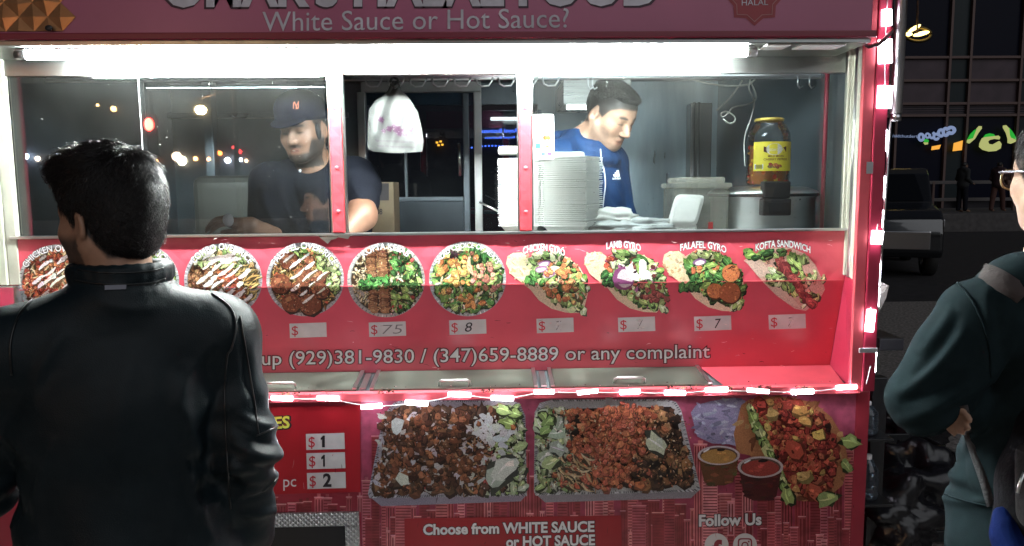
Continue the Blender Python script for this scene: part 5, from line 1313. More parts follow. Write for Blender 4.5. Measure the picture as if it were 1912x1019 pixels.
def add_head(S, M, neck_to, sc=1.0, jaw=1.0, ears=True):
    """head about 0.23 m tall, origin between the ears at eye height; neck_to is a world point"""
    M = M @ Matrix.Scale(sc, 4)
    M3 = M.to_3x3()*(1/sc)
    def e(c, r, k=.012, rot=None, sub=False):
        S.ops.append(('e', np.array((M @ Vector(c))[:]), np.array(r)*sc, np.array(M3 @ (rot.to_3x3() if rot else Matrix.Identity(3))), 0, k*sc, sub))
    c = lambda a, b, ra, rb, k=.012, sub=False: S.cone(a, b, ra*sc, rb*sc, k*sc, M, sub)
    e((0, -.020, .030), (.077, .098, .086)); e((0, .030, .030), (.066, .058, .070), .03)
    e((0, .034, -.045), (.060*jaw, .056, .068), .03)
    for x in (-1, 1):
        c((x*.056, -.002, -.055), (x*.020, .066, -.098), .022, .019, .03); e((x*.040, .054, -.030), (.026, .026, .026), .025)
        c((x*.012, .086, .016), (x*.044, .070, .018), .009, .009, .014)
    e((0, .072, -.098), (.021, .017, .017), .018)
    for x in (-1, 1): e((x*.031, .101, -.004), (.019, .017, .013), .012, None, True)
    for x in (-1, 1):
        e((x*.031, .073, -.003), (.0135, .0135, .0125), .004); e((x*.031, .0775, .003), (.0165, .010, .0075), .004)
    c((0, .086, .008), (0, .110, -.034), .0075, .0115, .010)
    for x in (-1, 1): e((x*.0125, .099, -.039), (.0085, .011, .0085), .007)
    for x in (-1, 1): e((x*.0065, .104, -.047), (.0035, .005, .003), .003, None, True)
    c((-.020, .083, -.0640), (.020, .083, -.0640), .0065, .0065, .008); c((-.008, .090, -.0625), (.008, .090, -.0625), .006, .006, .006)
    c((-.016, .085, -.0775), (.016, .085, -.0775), .0075, .0075, .007)
    c((-.021, .096, -.0700), (.021, .096, -.0700), .0030, .0030, .004, True)
    if ears:
        for x in (-1, 1):
            r1 = Matrix.Rotation(x*R(22), 4, 'Z') @ Matrix.Rotation(R(-12), 4, 'X')
            e((x*.080, -.012, -.012), (.0075, .0185, .033), .006, r1)
            e((x*.0865, -.008, -.010), (.006, .0105, .021), .004, r1, True)
            e((x*.076, -.004, -.040), (.007, .010, .012), .005)
    n0 = M @ Vector((0, -.022, -.045)); S.cone(n0[:], neck_to, .058*sc, .066*sc, .03)
def add_hand(S, wrist, dirv, palm_n, curl=.5, side=1, sc=1.0, spread=.12):
    """palm, four unequal bent fingers and a thumb from the side of the palm"""
    d = Vector(dirv).normalized(); n = (Vector(palm_n)-d*Vector(palm_n).dot(d)).normalized(); u = d.cross(n)*side; w = Vector(wrist)
    P = lambda a, b, c: w+(d*a+u*b+n*c)*sc
    S.chain([P(0, 0, 0)[:], P(.03, 0, 0)[:]], [.024*sc, .026*sc], .012)
    for b in (-.026, -.009, .009, .025): S.cone(P(.025, b*.7, 0)[:], P(.088, b, .002)[:], .0135*sc, .0115*sc, .012)
    for i, (b, L) in enumerate(((-.028, .062), (-.0095, .080), (.0095, .085), (.028, .074))):
        p = P(.088, b, .002); a = curl*.55; dd = d; seg = (L*.46, L*.31, L*.25); pts = [p]
        for k in range(3):
            q = a*(1, 1.15, .8)[k]; dd = (Matrix.Rotation(-q*side, 3, u) @ dd) if k else (Matrix.Rotation(-q*side, 3, u) @ (d+u*b*spread*10*.3).normalized()); p = p+dd*seg[k]*sc; pts.append(p)
        if (pts[-1]-w).dot(n) < 0 and curl > .3:                      # make sure the fingers close towards the palm
            pts = [q-n*2*(q-w).dot(n) for q in pts]
        S.chain([q[:] for q in pts], [.0098*sc, .0090*sc, .0082*sc, .0070*sc], .004)
    t0 = P(.03, .022, .008); t1 = P(.062, .046, .016); t2 = P(.088, .050, .024); t3 = P(.108, .046, .030)
    S.chain([q[:] for q in (t0, t1, t2, t3)], [.0145*sc, .0115*sc, .0100*sc, .0080*sc], .008)
def head_local(V, M): 
    Mi = np.array(M.inverted()); return V@Mi[:3, :3].T+Mi[:3, 3]

M_skin = mat('skin', vcol=True, rough=.48, var=.10, vscale=60, bump=.06, bscale=220, spec=.4)
M_hair = mat('black_hair', (.010, .0085, .0085), .42, spec=.45)
M_hair_s = mat('hair_shell', (.008, .007, .008), .6, bump=.4, bscale=120)
def skin_cols(V, M, base, hairmask, beard=0.0, brows=True, sc=1.0, stub=(.055, .045, .04)):
    L = head_local(V, M)/sc; C = np.tile(np.array(base), (len(V), 1)); x, y, z = L[:, 0], L[:, 1], L[:, 2]
    nz = snoise(L, 60, 3, 2); near = (np.linalg.norm(L, axis=1) < .165)*1.0
    def mixc(m, c, f=1.0):
        m = np.clip(m, 0, 1)*f*near; C[:] = C*(1-m[:, None])+np.array(c)*m[:, None]
    box = (y > .02)
    mixc(np.exp(-((np.abs(x)/.020)**4+((z+.070)/.012)**2))*box*1.2, np.array(base)*np.array((.95, .55, .55)), .75)     # lips
    mixc(np.exp(-((np.abs(x)/.021)**6+((z+.0700)/.0026)**2))*box, (.04, .015, .012), .8)
    mixc(np.exp(-((np.abs(x)-.038)/.022)**2-((z+.03)/.02)**2)*box, np.array(base)*np.array((1.05, .82, .78)), .4)
    if brows: mixc(np.clip(1.6*np.exp(-(((np.abs(x)-.031)/.018)**4+((z-.0225+.10*np.abs(np.abs(x)-.031))/.0048)**2))+.25*nz, 0, 1)*(y > .05)*(np.abs(z-.02) < .012), (.012, .010, .010), .92)
    mixc(np.exp(-(((np.abs(x)-.031)/.0135)**4+((z+.0045)/.0026)**2))*(y > .055), (.015, .012, .012), .9)              # lash line of lowered lids
    if beard > 0:
        bm = np.clip((-.030-z+.35*np.maximum(0, .045-y)*1.0)/.018, 0, 1)*(y > -.01)*(z > -.14)
        mo = np.exp(-((np.abs(x)/.030)**4+((z+.0545)/.007)**2))*box
        free = np.exp(-((np.abs(x)/.019)**4+((z+.070)/.0095)**2))*box
        ck = np.clip((np.abs(x)-.030)/.02, 0, 1)*np.clip((-.015-z)/.02, 0, 1)*(y < .07)*(y > .0)
        low = np.clip((-.078-z)/.01, 0, 1)*(y > .0)
        m = np.clip(np.maximum(np.maximum(mo, low), ck*np.clip((-.035-z)/.02+.5, 0, 1))*(1-.95*free)*(1+.35*nz), 0, 1)*(z > -.145)
        mixc(m, stub, beard)
    mixc(hairmask(L), (.012, .011, .011), .97)
    return C
def strands(name, V, F, M, mask, n, length, flow, r0, seed, parent, sc=1.0, curl=.006, m=None, segs=5, lift=.25, jitter=.13):
    """hair as thin tapered three-sided strands grown from the scalp"""
    g = np.random.default_rng(seed); N = vnormals(V, F); ctr = V[F].mean(1); nf = N[F].mean(1); L = head_local(ctr, M)/sc; mk = mask(L)
    ids = np.where(mk > .5)[0]
    if not len(ids): return None
    area = np.linalg.norm(np.cross(V[F[ids, 2]]-V[F[ids, 0]], V[F[ids, 3]]-V[F[ids, 1]]), axis=1); pick = g.choice(ids, n, p=area/area.sum())
    w = g.dirichlet((1, 1, 1, 1), n); p = (V[F[pick]]*w[..., None]).sum(1); nn = nf[pick]; nn /= np.linalg.norm(nn, axis=1)[:, None]
    Lp = head_local(p, M)/sc; Rm = np.array(M.to_3x3())
    fl = np.array([flow(q) for q in Lp])@Rm.T; fl = fl-nn*(fl*nn).sum(1)[:, None]; fl /= np.maximum(1e-6, np.linalg.norm(fl, axis=1))[:, None]
    ln = np.array([length(q) for q in Lp])*g.uniform(.65, 1.2, n)
    clump = snoise(Lp, 70, seed+1, 1); jit = g.normal(size=(n, 3))*jitter
    side = np.cross(nn, fl); d = fl+nn*(lift+.25*clump[:, None])+jit+side*(clump[:, None]*.9); d /= np.linalg.norm(d, axis=1)[:, None]
    P = [p-nn*.002]; cur = p.copy(); ph = g.uniform(0, 6.28, n)
    for k in range(segs):
        cur = cur+d*(ln/segs)[:, None]+side*(np.sin(ph+k*1.5)*curl*.3)[:, None]; P.append(cur.copy())
        d = d+fl*.12-nn*.06*(k+1)*lift; d /= np.linalg.norm(d, axis=1)[:, None]
    P = np.array(P); a = np.cross(d, nn); a /= np.maximum(1e-6, np.linalg.norm(a, axis=1))[:, None]; b = np.cross(a, d)
    rad = [r0*x for x in np.linspace(1, .15, segs+1)]; ring = []
    for k in range(segs+1):
        for q in (0, 2.094, 4.189): ring.append(P[k]+(a*math.cos(q)+b*math.sin(q))*rad[k])
    ring = np.array(ring); vv = ring.transpose(1, 0, 2).reshape(-1, 3); nv = 3*(segs+1); base = np.arange(n)[:, None]*nv; Fl = []
    for k in range(segs):
        for q in range(3): Fl.append(np.stack([base[:, 0]+k*3+q, base[:, 0]+k*3+(q+1) % 3, base[:, 0]+(k+1)*3+(q+1) % 3, base[:, 0]+(k+1)*3+q], 1))
    return mesh_obj(name, vv, np.concatenate(Fl), m or M_hair, parent)
class Proj:
    """lays seams on a garment: pixels -> points on the mesh seen from the photo's camera side"""
    def __init__(s, V, F): s.b = BVHTree.FromPolygons([Vector(v) for v in V], [tuple(f) for f in F])
    def pt(s, px, py, off=.001):
        d = Vector(ray(px, py)).normalized(); h = s.b.ray_cast(Vector(CAM), d)
        return None if h[0] is None else h[0]+h[1]*off
    def near(s, p, off=.001):
        h = s.b.find_nearest(Vector(p)); return h[0]+h[1]*off
def spline(P, n=8):
    P = [np.array(p, float) for p in P]; o = []
    for i in range(len(P)-1):
        a, b, c, d = P[max(i-1, 0)], P[i], P[i+1], P[min(i+2, len(P)-1)]
        for k in range(n):
            t = k/n; o.append(.5*((2*b)+(c-a)*t+(2*a-5*b+4*c-d)*t*t+(-a+3*b-3*c+d)*t**3))
    return o+[P[-1]]
def seam(pj, P, r_, name, m, parent, off=.0008):
    pts = [q for q in (pj.pt(x, y, off) for x, y in spline(P)) if q is not None]
    if len(pts) > 3: return MB().tube(pts, r_, 5).build(name, m, parent)
def add_torso(S, M, zs, w=1.0, d=1.0, inf=0.0):
    S.ell((0, -.005, zs-.14), (.165*w+inf, .112*d+inf, .19+inf), .05, M).ell((0, 0, zs-.33), (.150*w+inf, .108*d+inf, .19+inf), .05, M)
    S.ell((0, -.005, zs-.47), (.168*w+inf, .125*d+inf, .14+inf), .05, M).cone((-.145*w, -.015, zs), (.145*w, -.015, zs), .058+inf, .058+inf, .04, M)
    for s_ in (-1, 1): S.cone((s_*.125*w, -.02, zs+.015), (0, -.03, zs+.085), .048+inf, .05+inf*.6, .04, M)
def add_legs(S, M, zs, inf=0.0, foot=True, spread=.10):
    for s_ in (-1, 1):
        S.chain([(s_*.088, 0, zs-.50), (s_*spread, .02, zs*.36), (s_*spread, -.02, .085)], [.086+inf, .056+inf, .043+inf], .03, M)
        if foot: S.chain([(s_*spread, -.03, .05), (s_*(spread+.01), .09, .04), (s_*(spread+.015), .17, .032)], [.04+inf*.4, .04+inf*.4, .030+inf*.4], .02, M)
def W(M, p): return np.array((M @ Vector(p))[:])
def wrinkle(V, F, seed, amp, scale, ridged=True):
    N = vnormals(V, F); return V+N*(amp*snoise(V, scale, seed, 3, ridged))[:, None]
def px_of(V):
    D = V-CAM; z = D@FWD; return np.c_[PW/2+FPX*(D@RT)/z, PH/2-FPX*(D@UP)/z]
def fold_lines(V, lines, N=None):
    """cloth folds: ridges (+) and creases (-) along lines given where they show in the photo, tapered at both ends"""
    P = px_of(V); out = np.zeros(len(V))
    for (x0, y0, x1, y1, w_, a_) in lines:
        a = np.array((x0, y0)); d = np.array((x1-x0, y1-y0)); t = ((P-a)@d)/(d@d); tt = np.clip(t, 0, 1)
        bend = np.array((-d[1], d[0]))*.07; q = a+tt[:, None]*d+bend*(4*tt*(1-tt))[:, None]
        r_ = np.linalg.norm(P-q, axis=1); out += a_*np.exp(-(r_/w_)**2)*np.sin(np.pi*np.clip(t*.9+.05, 0, 1))**.5
    return out
def hairline(L, front=.058, temple=.028, side=.004, back=-.085):
    line = np.interp(L[:, 1], [-.11, -.05, -.028, -.005, .020, .045, .07, .09], [back, back, -.045, side, side-.02, temple, front-.006, front])
    return np.clip((L[:, 2]-line)/.008+.5, 0, 1)*(np.abs(L[:, 0]) < .0785)
def garment(name, S, lo, hi, h, m, parent, seed=0, amp=0.0, scale=16, sm=1, fold=None, keep=False):
    V, F = S.mesh(lo, hi, h); V = smooth_mesh(V, F, sm)
    if amp: V = wrinkle(V, F, seed, amp, scale)
    if fold: V = V+vnormals(V, F)*fold(V)[:, None]
    o = mesh_obj(name, V, F, m, parent); return (o, V, F)
def box_of(*pts, pad=.15):
    P = np.array(pts); return P.min(0)-pad, P.max(0)+pad

# ---------- man in a leather jacket seen from behind
M_leather = mat('black_leather', (.0045, .0105, .0140), .52, var=.25, vscale=7, bump=.10, bscale=420, spec=.22, bkind='voronoi', rvar=.06)
M_seam = mat('leather_seam', (.010, .012, .013), .32)
M_denim = mat('dark_trousers', (.012, .013, .018), .85, bump=.2, bscale=200, spec=.1)
M_shoe = mat('dark_shoes', (.015, .014, .014), .5)
p0 = at(232, 700, -.95)
m1 = empty('person', (p0[0], p0[1], 0), 'man in a black leather jacket seen from behind with short black hair, head turned left', 'person')
T1 = frame((p0[0], p0[1], 0), R(24)); zs = 1.305
H1 = frame(at(201, 407, -.945), R(69), R(-3), R(0))
nk = at(225, 520, -.955)
sr, sl = W(T1, (.178, -.01, zs)), W(T1, (-.178, -.01, zs))
er, wr = at(459, 840, -.93), at(468, 1000, -.86); el, wl_ = W(T1, (-.265, .07, zs-.27)), W(T1, (-.23, .30, zs-.24))
hr = at(468, 1055, -.82)
S = SDF(); add_torso(S, T1, zs, .95, .95); add_head(S, H1, nk, .92)
for a, b, c, q in ((sr, er, wr, 1), (sl, el, wl_, -1)): S.chain([a, b, c], [.050, .040, .028], .02)
add_hand(S, wr, hr-wr, W(T1, (-1, 0, 0))-W(T1, (0, 0, 0)), .5, 1); add_hand(S, wl_, wl_-el, W(T1, (1, 0, 0))-W(T1, (0, 0, 0)), .6, -1)
add_legs(S, T1, zs, -.012)
V, F = S.mesh((p0[0]-.55, p0[1]-.45, -.01), (p0[0]+.5, p0[1]+.55, 1.76), .0055); V = smooth_mesh(V, F, 1)
hm = lambda L: hairline(L, .060, .03, .0, -.082)
C = skin_cols(V, H1, (.34, .19, .125), hm, .85, True, .92, (.035, .028, .025))
mesh_obj('body', V, F, M_skin, m1, vcols=C)
S = SDF()
add_torso(S, T1, zs, 1.06, 1.12, .022); S.ell((0, 0, zs-.40), (.200, .145, .22), .05, T1)
S.chain([sr, er, wr], [.068, .056, .046], .03); S.chain([sl, el, wl_], [.070, .060, .048], .03)
S.ell(sr-np.array([0, 0, .006]), (.074, .074, .074), .03).ell(sl-np.array([0, 0, .006]), (.074, .074, .074), .03)
cc = nk+np.array([0, .006, -.020])
for k in range(24):                                       # stand collar
    q0, q1 = 2*math.pi*k/24, 2*math.pi*(k+1)/24
    for z, rr in ((-.03, .088), (.0, .080), (.026, .077), (.040, .077)):
        S.cone(cc+np.array([rr*1.08*math.cos(q0), rr*math.sin(q0), z]), cc+np.array([rr*1.08*math.cos(q1), rr*math.sin(q1), z]), .0105, .0105, .006)
S.half(W(T1, (0, 0, zs-.50)), (0, 0, -1))
def elbow_folds(V):
    out = np.zeros(len(V))
    for c0, ax_, n_ in ((er, wr-sr, 1), (el, wl_-sl, 1)):
        ax = ax_/np.linalg.norm(ax_); t = (V-c0)@ax; r_ = np.linalg.norm(V-c0-t[:, None]*ax, axis=1); m_ = np.exp(-(t/.12)**2)*(r_ < .12)
        out += m_*(.0045*np.sin(t*95+3.5*snoise(V, 9, 5, 1))+.004*snoise(V, 24, 8, 2, True)-.002)
    L = head_local(V, T1); back = np.exp(-((L[:, 0])/.16)**2)*(L[:, 1] < .02)
    out += back*.0035*np.sin(L[:, 0]*38+2.5*snoise(V, 5, 9, 1)+L[:, 2]*9)*np.clip((zs-.1-L[:, 2])/.2, 0, 1)
    out += fold_lines(V, [(445, 770, 520, 800, 8, .006), (440, 800, 522, 830, 7, -.006), (436, 830, 520, 850, 9, .008), (440, 862, 524, 868, 7, -.007), (445, 900, 520, 880, 8, .007), (455, 930, 522, 905, 6, -.006), (450, 960, 518, 950, 8, .006),
        (400, 640, 330, 760, 14, .006), (330, 690, 400, 880, 16, .006), (415, 720, 385, 900, 10, -.006), (470, 640, 505, 780, 9, .004), (455, 660, 480, 760, 7, -.004), (120, 620, 60, 760, 14, .005), (180, 560, 300, 575, 10, .003), (250, 640, 245, 990, 20, .003), (360, 860, 395, 1010, 9, .005), (100, 820, 70, 1000, 12, .005)])
    out += .0012*snoise(V, 34, 12, 2, True)+.0022*np.clip((V[:, 0]-er[0]+.09)/.03, 0, 1)*snoise(V, 20, 17, 2, True)
    out += .004*np.exp(-((np.abs(L[:, 0])-.185)/.035)**2)*np.sin(L[:, 2]*60+2*snoise(V, 8, 4, 1))*np.clip((zs-.02-L[:, 2])/.1, 0, 1)
    return out
jk, JV, JF = garment('leather_jacket', S, (p0[0]-.55, p0[1]-.45, zs-.53), (p0[0]+.5, p0[1]+.5, 1.52), .0055, M_leather, m1, 4, .0028, 15, 1, elbow_folds)
pj = Proj(JV, JF)
seam(pj, [(395, 548), (430, 575), (440, 610), (432, 650), (424, 665), (420, 720), (421, 790), (425, 860), (430, 950)], .0022, 'seam', M_seam, jk)
seam(pj, [(448, 590), (458, 650), (467, 700), (474, 745), (483, 812)], .0018, 'seam', M_seam, jk)
seam(pj, [(478, 813), (495, 806), (515, 797), (524, 788)], .0020, 'seam', M_seam, jk)
seam(pj, [(490, 917), (505, 906), (524, 885)], .0020, 'seam', M_seam, jk)
seam(pj, [(60, 560), (35, 590), (20, 640), (22, 700)], .0022, 'seam', M_seam, jk)
seam(pj, [(142, 522), (180, 529), (230, 531), (280, 528), (308, 520)], .0024, 'seam', M_seam, jk)
seam(pj, [(145, 503), (185, 508), (235, 509), (280, 506), (304, 500)], .0016, 'seam', M_seam, jk)
tq = [pj.pt(x, y, .0045) for x, y in ((197, 534), (235, 533), (235, 541), (197, 542))]
if all(q is not None for q in tq): MB().add([q[:] for q in tq], [(0, 1, 2, 3)]).build('collar_tag', mat('tag_grey', (.10, .10, .12), .35, .5), jk)
S = SDF(); add_legs(S, T1, zs, .012, False); S.ell((0, -.005, zs-.47), (.175, .132, .13), .04, T1); S.half(W(T1, (0, 0, zs-.42)), (0, 0, 1))
garment('trousers', S, (p0[0]-.4, p0[1]-.35, .02), (p0[0]+.4, p0[1]+.4, zs-.38), .008, M_denim, m1, 2, .004, 18)
for s_ in (-1, 1):
    S = SDF(); S.chain([(s_*.10, -.05, .045), (s_*.11, .09, .04), (s_*.115, .18, .032)], [.048, .048, .038], .02, T1); S.half((0, 0, .003), (0, 0, -1), .003)
    c = W(T1, (s_*.1, .05, .05)); garment('shoe', S, c-.22, c+.22, .007, M_shoe, m1)
# hair volume and strands
S = SDF(); Hs = H1 @ Matrix.Scale(.92, 4)
S.ell((0, -.018, .044), (.082, .100, .084), .02, H1).ell((0, -.050, -.012), (.067, .060, .074), .03, H1).ell((0, .046, .086), (.054, .042, .022), .03, H1)
S.ell((0, .005, .100), (.066, .085, .036), .04, H1).ell((0, .075, -.05), (.075, .085, .085), .012, H1, sub=True)
for s_ in (-1, 1): S.ell((s_*.085, -.004, -.022), (.022, .030, .038), .01, H1, sub=True)
HV, HF = S.mesh(*box_of(at(201, 407, -.945), pad=.2), .005)
hs = mesh_obj('hair', HV, HF, M_hair_s, m1)
def flow1(q):
    w = min(1, max(0, (q[2]-.03)/.06))*min(1, max(0, (q[1]+.10)/.09)); w = w*w*(3-2*w)
    f = (q[0]*1.2, 1.0, .05); d = (q[0]*.5, -.30 if q[1] < .03 else -.45, -1.0)
    return tuple(w*f[k]+(1-w)*d[k] for k in range(3))
strands('hair_strands', HV, HF, H1, lambda L: (L[:, 2] > -.078)*1.0, 17000, lambda q: .034 if (q[2] > .08 and q[1] > .03) else (.030 if q[2] > .05 else .017), flow1, .00065, 21, hs, 1, .010, None, 5, .13, .10)
strands('hair_locks', HV, HF, H1, lambda L: (L[:, 2] > -.06)*1.0, 2600, lambda q: .040 if (q[2] > .07) else .022, flow1, .0013, 31, hs, 1, .02, mat('glossy_hair', (.012, .010, .010), .34, spec=.6), 6, .18)
strands('loose_strands', HV, HF, H1, lambda L: ((L[:, 1] > .06)*(L[:, 2] > .07))*1.0, 700, lambda q: .036, lambda q: (q[0]*2+.2*math.sin(q[0]*400), 1, .35), .00045, 22, hs, 1, .03, None, 6, .5)

# ---------- person in a green hoodie at the right
M_hood = mat('green_fleece', (.010, .0185, .0215), .92, var=.16, vscale=24, bump=.07, bscale=420, spec=.06)
M_rib = mat('green_rib', (.008, .015, .018), .92, bump=.3, bscale=120, spec=.06)
p0 = at(1962, 700, -.88)
m2 = empty('person', (p0[0], p0[1], 0), 'person in a dark green hoodie and glasses with arms crossed at the right edge', 'person')
T2 = frame((p0[0], p0[1], 0), R(28)); zs = 1.315
hc = at(1988, 322, -.90); H2 = frame(hc, R(3), R(-4), 0); nk = at(1978, 490, -.90)
sl, sr = W(T2, (-.165, -.01, zs)), W(T2, (.165, -.01, zs))
sl = np.array(at(1830, 598, -.98)); el = np.array(at(1732, 738, -.98)); wl_ = np.array(at(1858, 752, -.84))
er = W(T2, (.24, .10, zs-.27)); wr = np.array(at(1718, 726, -.965)); hr = np.array(at(1790, 786, -1.045))
S = SDF(); add_torso(S, T2, zs, .95, .95); add_head(S, H2, nk, 1.0, 1.04)
S.chain([sl, el, wl_], [.048, .040, .028], .02); S.chain([sr, er, wr], [.048, .040, .024], .02)
add_hand(S, wr, hr-wr, (0, .8, .3), .30, 1, .74); add_hand(S, wl_, (.8, .6, .1), (0, 1, .2), .6, -1)
add_legs(S, T2, zs, -.012)
V, F = S.mesh((p0[0]-.5, p0[1]-.5, -.01), (p0[0]+.5, p0[1]+.5, 1.76), .005); V = smooth_mesh(V, F, 1)
C = skin_cols(V, H2, (.44, .28, .20), lambda L: hairline(L, .05, .02, .0, -.08), 0, True); mesh_obj('body', V, F, M_skin, m2, vcols=C)
S = SDF(); add_torso(S, T2, zs, 1.08, 1.15, .028)
S.chain([sl, el, wl_], [.080, .066, .054], .025); S.chain([sr, er], [.078, .066], .03)
S.cone(W(T2, (-.06, .07, zs-.46)), W(T2, (.08, .09, zs-.46)), .075, .075, .04)
S.ell(at(1945, 545, -.97), (.125, .10, .075), .02).ell(at(1925, 520, -1.0), (.085, .065, .05), .02)
S.ell(nk+np.array([0, .0, .03]), (.070, .070, .09), .01, sub=True)
S.half(W(T2, (0, 0, zs-.54)), (0, 0, -1))
def hfold(V):
    L = head_local(V, T2); d = np.linalg.norm(V-np.array(el), axis=1)
    ax = (np.array(el)-sl)/np.linalg.norm(np.array(el)-sl); t = (V-np.array(el))@ax; r_ = np.linalg.norm(V-np.array(el)-t[:, None]*ax, axis=1)
    FL = fold_lines(V, [(1686, 782, 1850, 690, 12, .012), (1690, 750, 1830, 660, 10, -.010), (1680, 735, 1800, 620, 11, .008), (1705, 700, 1790, 590, 9, -.006), (1720, 660, 1775, 575, 9, .005), (1700, 800, 1790, 770, 9, .010), (1760, 830, 1850, 720, 11, -.010), (1775, 850, 1870, 760, 12, .009),
        (1752, 845, 1800, 900, 9, .006), (1745, 880, 1830, 925, 8, -.006), (1745, 925, 1860, 935, 7, .006), (1840, 540, 1870, 640, 12, .006), (1862, 560, 1885, 680, 10, -.006), (1820, 800, 1850, 930, 10, .006), (1795, 820, 1815, 930, 9, -.006), (1755, 815, 1748, 900, 6, .005)])
    return FL+.007*np.exp(-(d/.15)**2)*snoise(V, 13, 5, 2, True)+.0045*np.exp(-(t/.2)**2)*(r_ < .12)*np.sin(t*62+V[:, 2]*20+3*snoise(V, 8, 6, 1))+.0055*np.sin(L[:, 2]*40+L[:, 0]*26+2*snoise(V, 6, 3, 1))*np.clip((zs-.22-L[:, 2])/.15, 0, 1)
hd_, JV, JF = garment('hoodie', S, (p0[0]-.5, p0[1]-.5, zs-.58), (p0[0]+.5, p0[1]+.5, 1.50), .006, M_hood, m2, 9, .005, 9, 2, hfold)
pj = Proj(JV, JF)
seam(pj, [(1788, 528), (1815, 560), (1838, 610), (1848, 660), (1850, 705)], .0022, 'seam', M_rib, hd_)
seam(pj, [(1745, 905), (1760, 920), (1800, 935), (1850, 945)], .0022, 'seam', M_rib, hd_)
seam(pj, [(1762, 815), (1748, 850), (1738, 900)], .0020, 'seam', M_rib, hd_)
S = SDF(); S.cone(W(T2, (0, .01, zs-.50)), W(T2, (0, .01, zs-.545)), .165, .160, .02)
add_legs(S, T2, zs, .016, False, .11); S.ell((0, .0, zs-.56), (.185, .145, .12), .05, T2); S.half(W(T2, (0, 0, zs-.505)), (0, 0, 1))
garment('trousers', S, (p0[0]-.4, p0[1]-.35, .02), (p0[0]+.4, p0[1]+.4, zs-.46), .008, mat('green_sweatpants', (.008, .016, .020), .9, bump=.2, bscale=150, spec=.06), m2, 2, .009, 12)
for s_ in (-1, 1):
    S = SDF(); S.chain([(s_*.11, -.05, .045), (s_*.12, .09, .04), (s_*.125, .18, .032)], [.048, .048, .038], .02, T2); S.half((0, 0, .003), (0, 0, -1), .003)
    c = W(T2, (s_*.11, .05, .05)); garment('shoe', S, c-.22, c+.22, .007, M_shoe, m2)
S = SDF(); S.ell((0, -.022, .044), (.082, .104, .086), .02, H2).ell((0, -.058, -.012), (.068, .064, .078), .03, H2).ell((0, .075, -.055), (.08, .085, .095), .012, H2, sub=True)
for s_ in (-1, 1): S.ell((s_*.085, -.004, -.022), (.022, .030, .038), .01, H2, sub=True)
HV, HF = S.mesh(*box_of(hc, pad=.2), .005); hs = mesh_obj('hair', HV, HF, M_hair_s, m2)
strands('hair_strands', HV, HF, H2, lambda L: (L[:, 2] > -.07)*1.0, 5000, lambda q: .03, lambda q: (q[0]*.6, .5 if q[1] > 0 else -.3, -.6), .0006, 23, hs)
# glasses of the person on the right
gl = empty('glasses', (0, 0, 0)); gl.parent = m2; gl.location = (0, 0, 1.5)
M_rim = mat('glasses_rim', (.30, .24, .12), .3, .3); M_lens = glass_mat('tinted_lens', (.45, .40, .40), 1.5, .01)
for s_ in (-1, 1):
    P = []
    for k in range(25):
        q = 2*math.pi*k/24; P.append(W(H2, (s_*.034+.026*math.copysign(abs(math.cos(q))**.8, math.cos(q)), .105-.10*abs(.026*math.cos(q)*s_+.034)**1.2, -.006+.021*math.copysign(abs(math.sin(q))**.8, math.sin(q)))))
    MB().tube(P, .0022, 7, cap=False).build('rim', M_rim, gl)
    MB().add(P[:-1], [tuple(range(24))]).build('lens', M_lens, gl)
    MB().tube([W(H2, (s_*.059, .099, .010)), W(H2, (s_*.071, .090, .009)), W(H2, (s_*.079, .03, .006)), W(H2, (s_*.082, -.02, .0))], [.003, .003, .0022, .0022], 7).build('temple_arm', mat('grey_temple', (.30, .31, .33), .25, .6), gl)
MB().tube([W(H2, (-.009, .106, -.002)), W(H2, (0, .109, .001)), W(H2, (.009, .106, -.002))], .0022, 7).build('bridge', M_rim, gl)
# thin bag strap over the shoulder and the backpack carried in front
bp_ = empty('backpack', at(1895, 930, -.98), 'black backpack with grey zip pocket and blue base held by the hooded person', 'backpack')
def strap(P, w2, name, m, par):
    pts = [pj.pt(x, y, .003) for x, y in spline(P, 5)]; pts = [p for p in pts if p is not None]; mb = MB(); vs_ = []; fs = []
    for i, p in enumerate(pts):
        t = (pts[min(i+1, len(pts)-1)]-pts[max(i-1, 0)]).normalized(); n_ = (Vector(CAM)-p).normalized(); s_ = t.cross(n_).normalized()*w2/2
        vs_ += [(p-s_)[:], (p+s_)[:], (p+s_-n_*.003)[:], (p-s_-n_*.003)[:]]
    for i in range(len(pts)-1):
        for k in range(4): fs.append((i*4+k, i*4+(k+1) % 4, i*4+4+(k+1) % 4, i*4+4+k))
    if pts: return mb.add(vs_, fs, smooth=True).build(name, m, par)
M_strap = mat('strap_web', (.055, .055, .06), .7, bump=.3, bscale=200)
strap([(1796, 755), (1806, 800), (1822, 850), (1840, 905), (1852, 945)], .016, 'strap', M_strap, bp_)
strap([(1832, 512), (1855, 520), (1880, 535), (1908, 556)], .045, 'strap', mat('strap_grey', (.07, .06, .06), .85, bump=.2, bscale=150, spec=.08), bp_)
S = SDF(); bc = at(1950, 930, -1.02)
S.chain([at(1962, 800, -1.03), at(1952, 900, -1.03), at(1942, 1010, -1.02)], [.055, .075, .085], .03).chain([at(1990, 780, -1.0), at(1990, 1060, -1.0)], [.09, .1], .03)
garment('body', S, np.array(bc)-.35, np.array(bc)+.35, .006, mat('backpack_black', (.012, .012, .015), .8, bump=.3, bscale=90, spec=.1), bp_, 5, .004, 14)
S2 = SDF(); S2.chain([at(1872, 962, -1.03), at(1876, 1000, -1.04), at(1882, 1060, -1.05)], [.016, .020, .022], .02).chain([at(1880, 985, -1.05), at(1900, 1040, -1.08)], [.016, .022], .02)
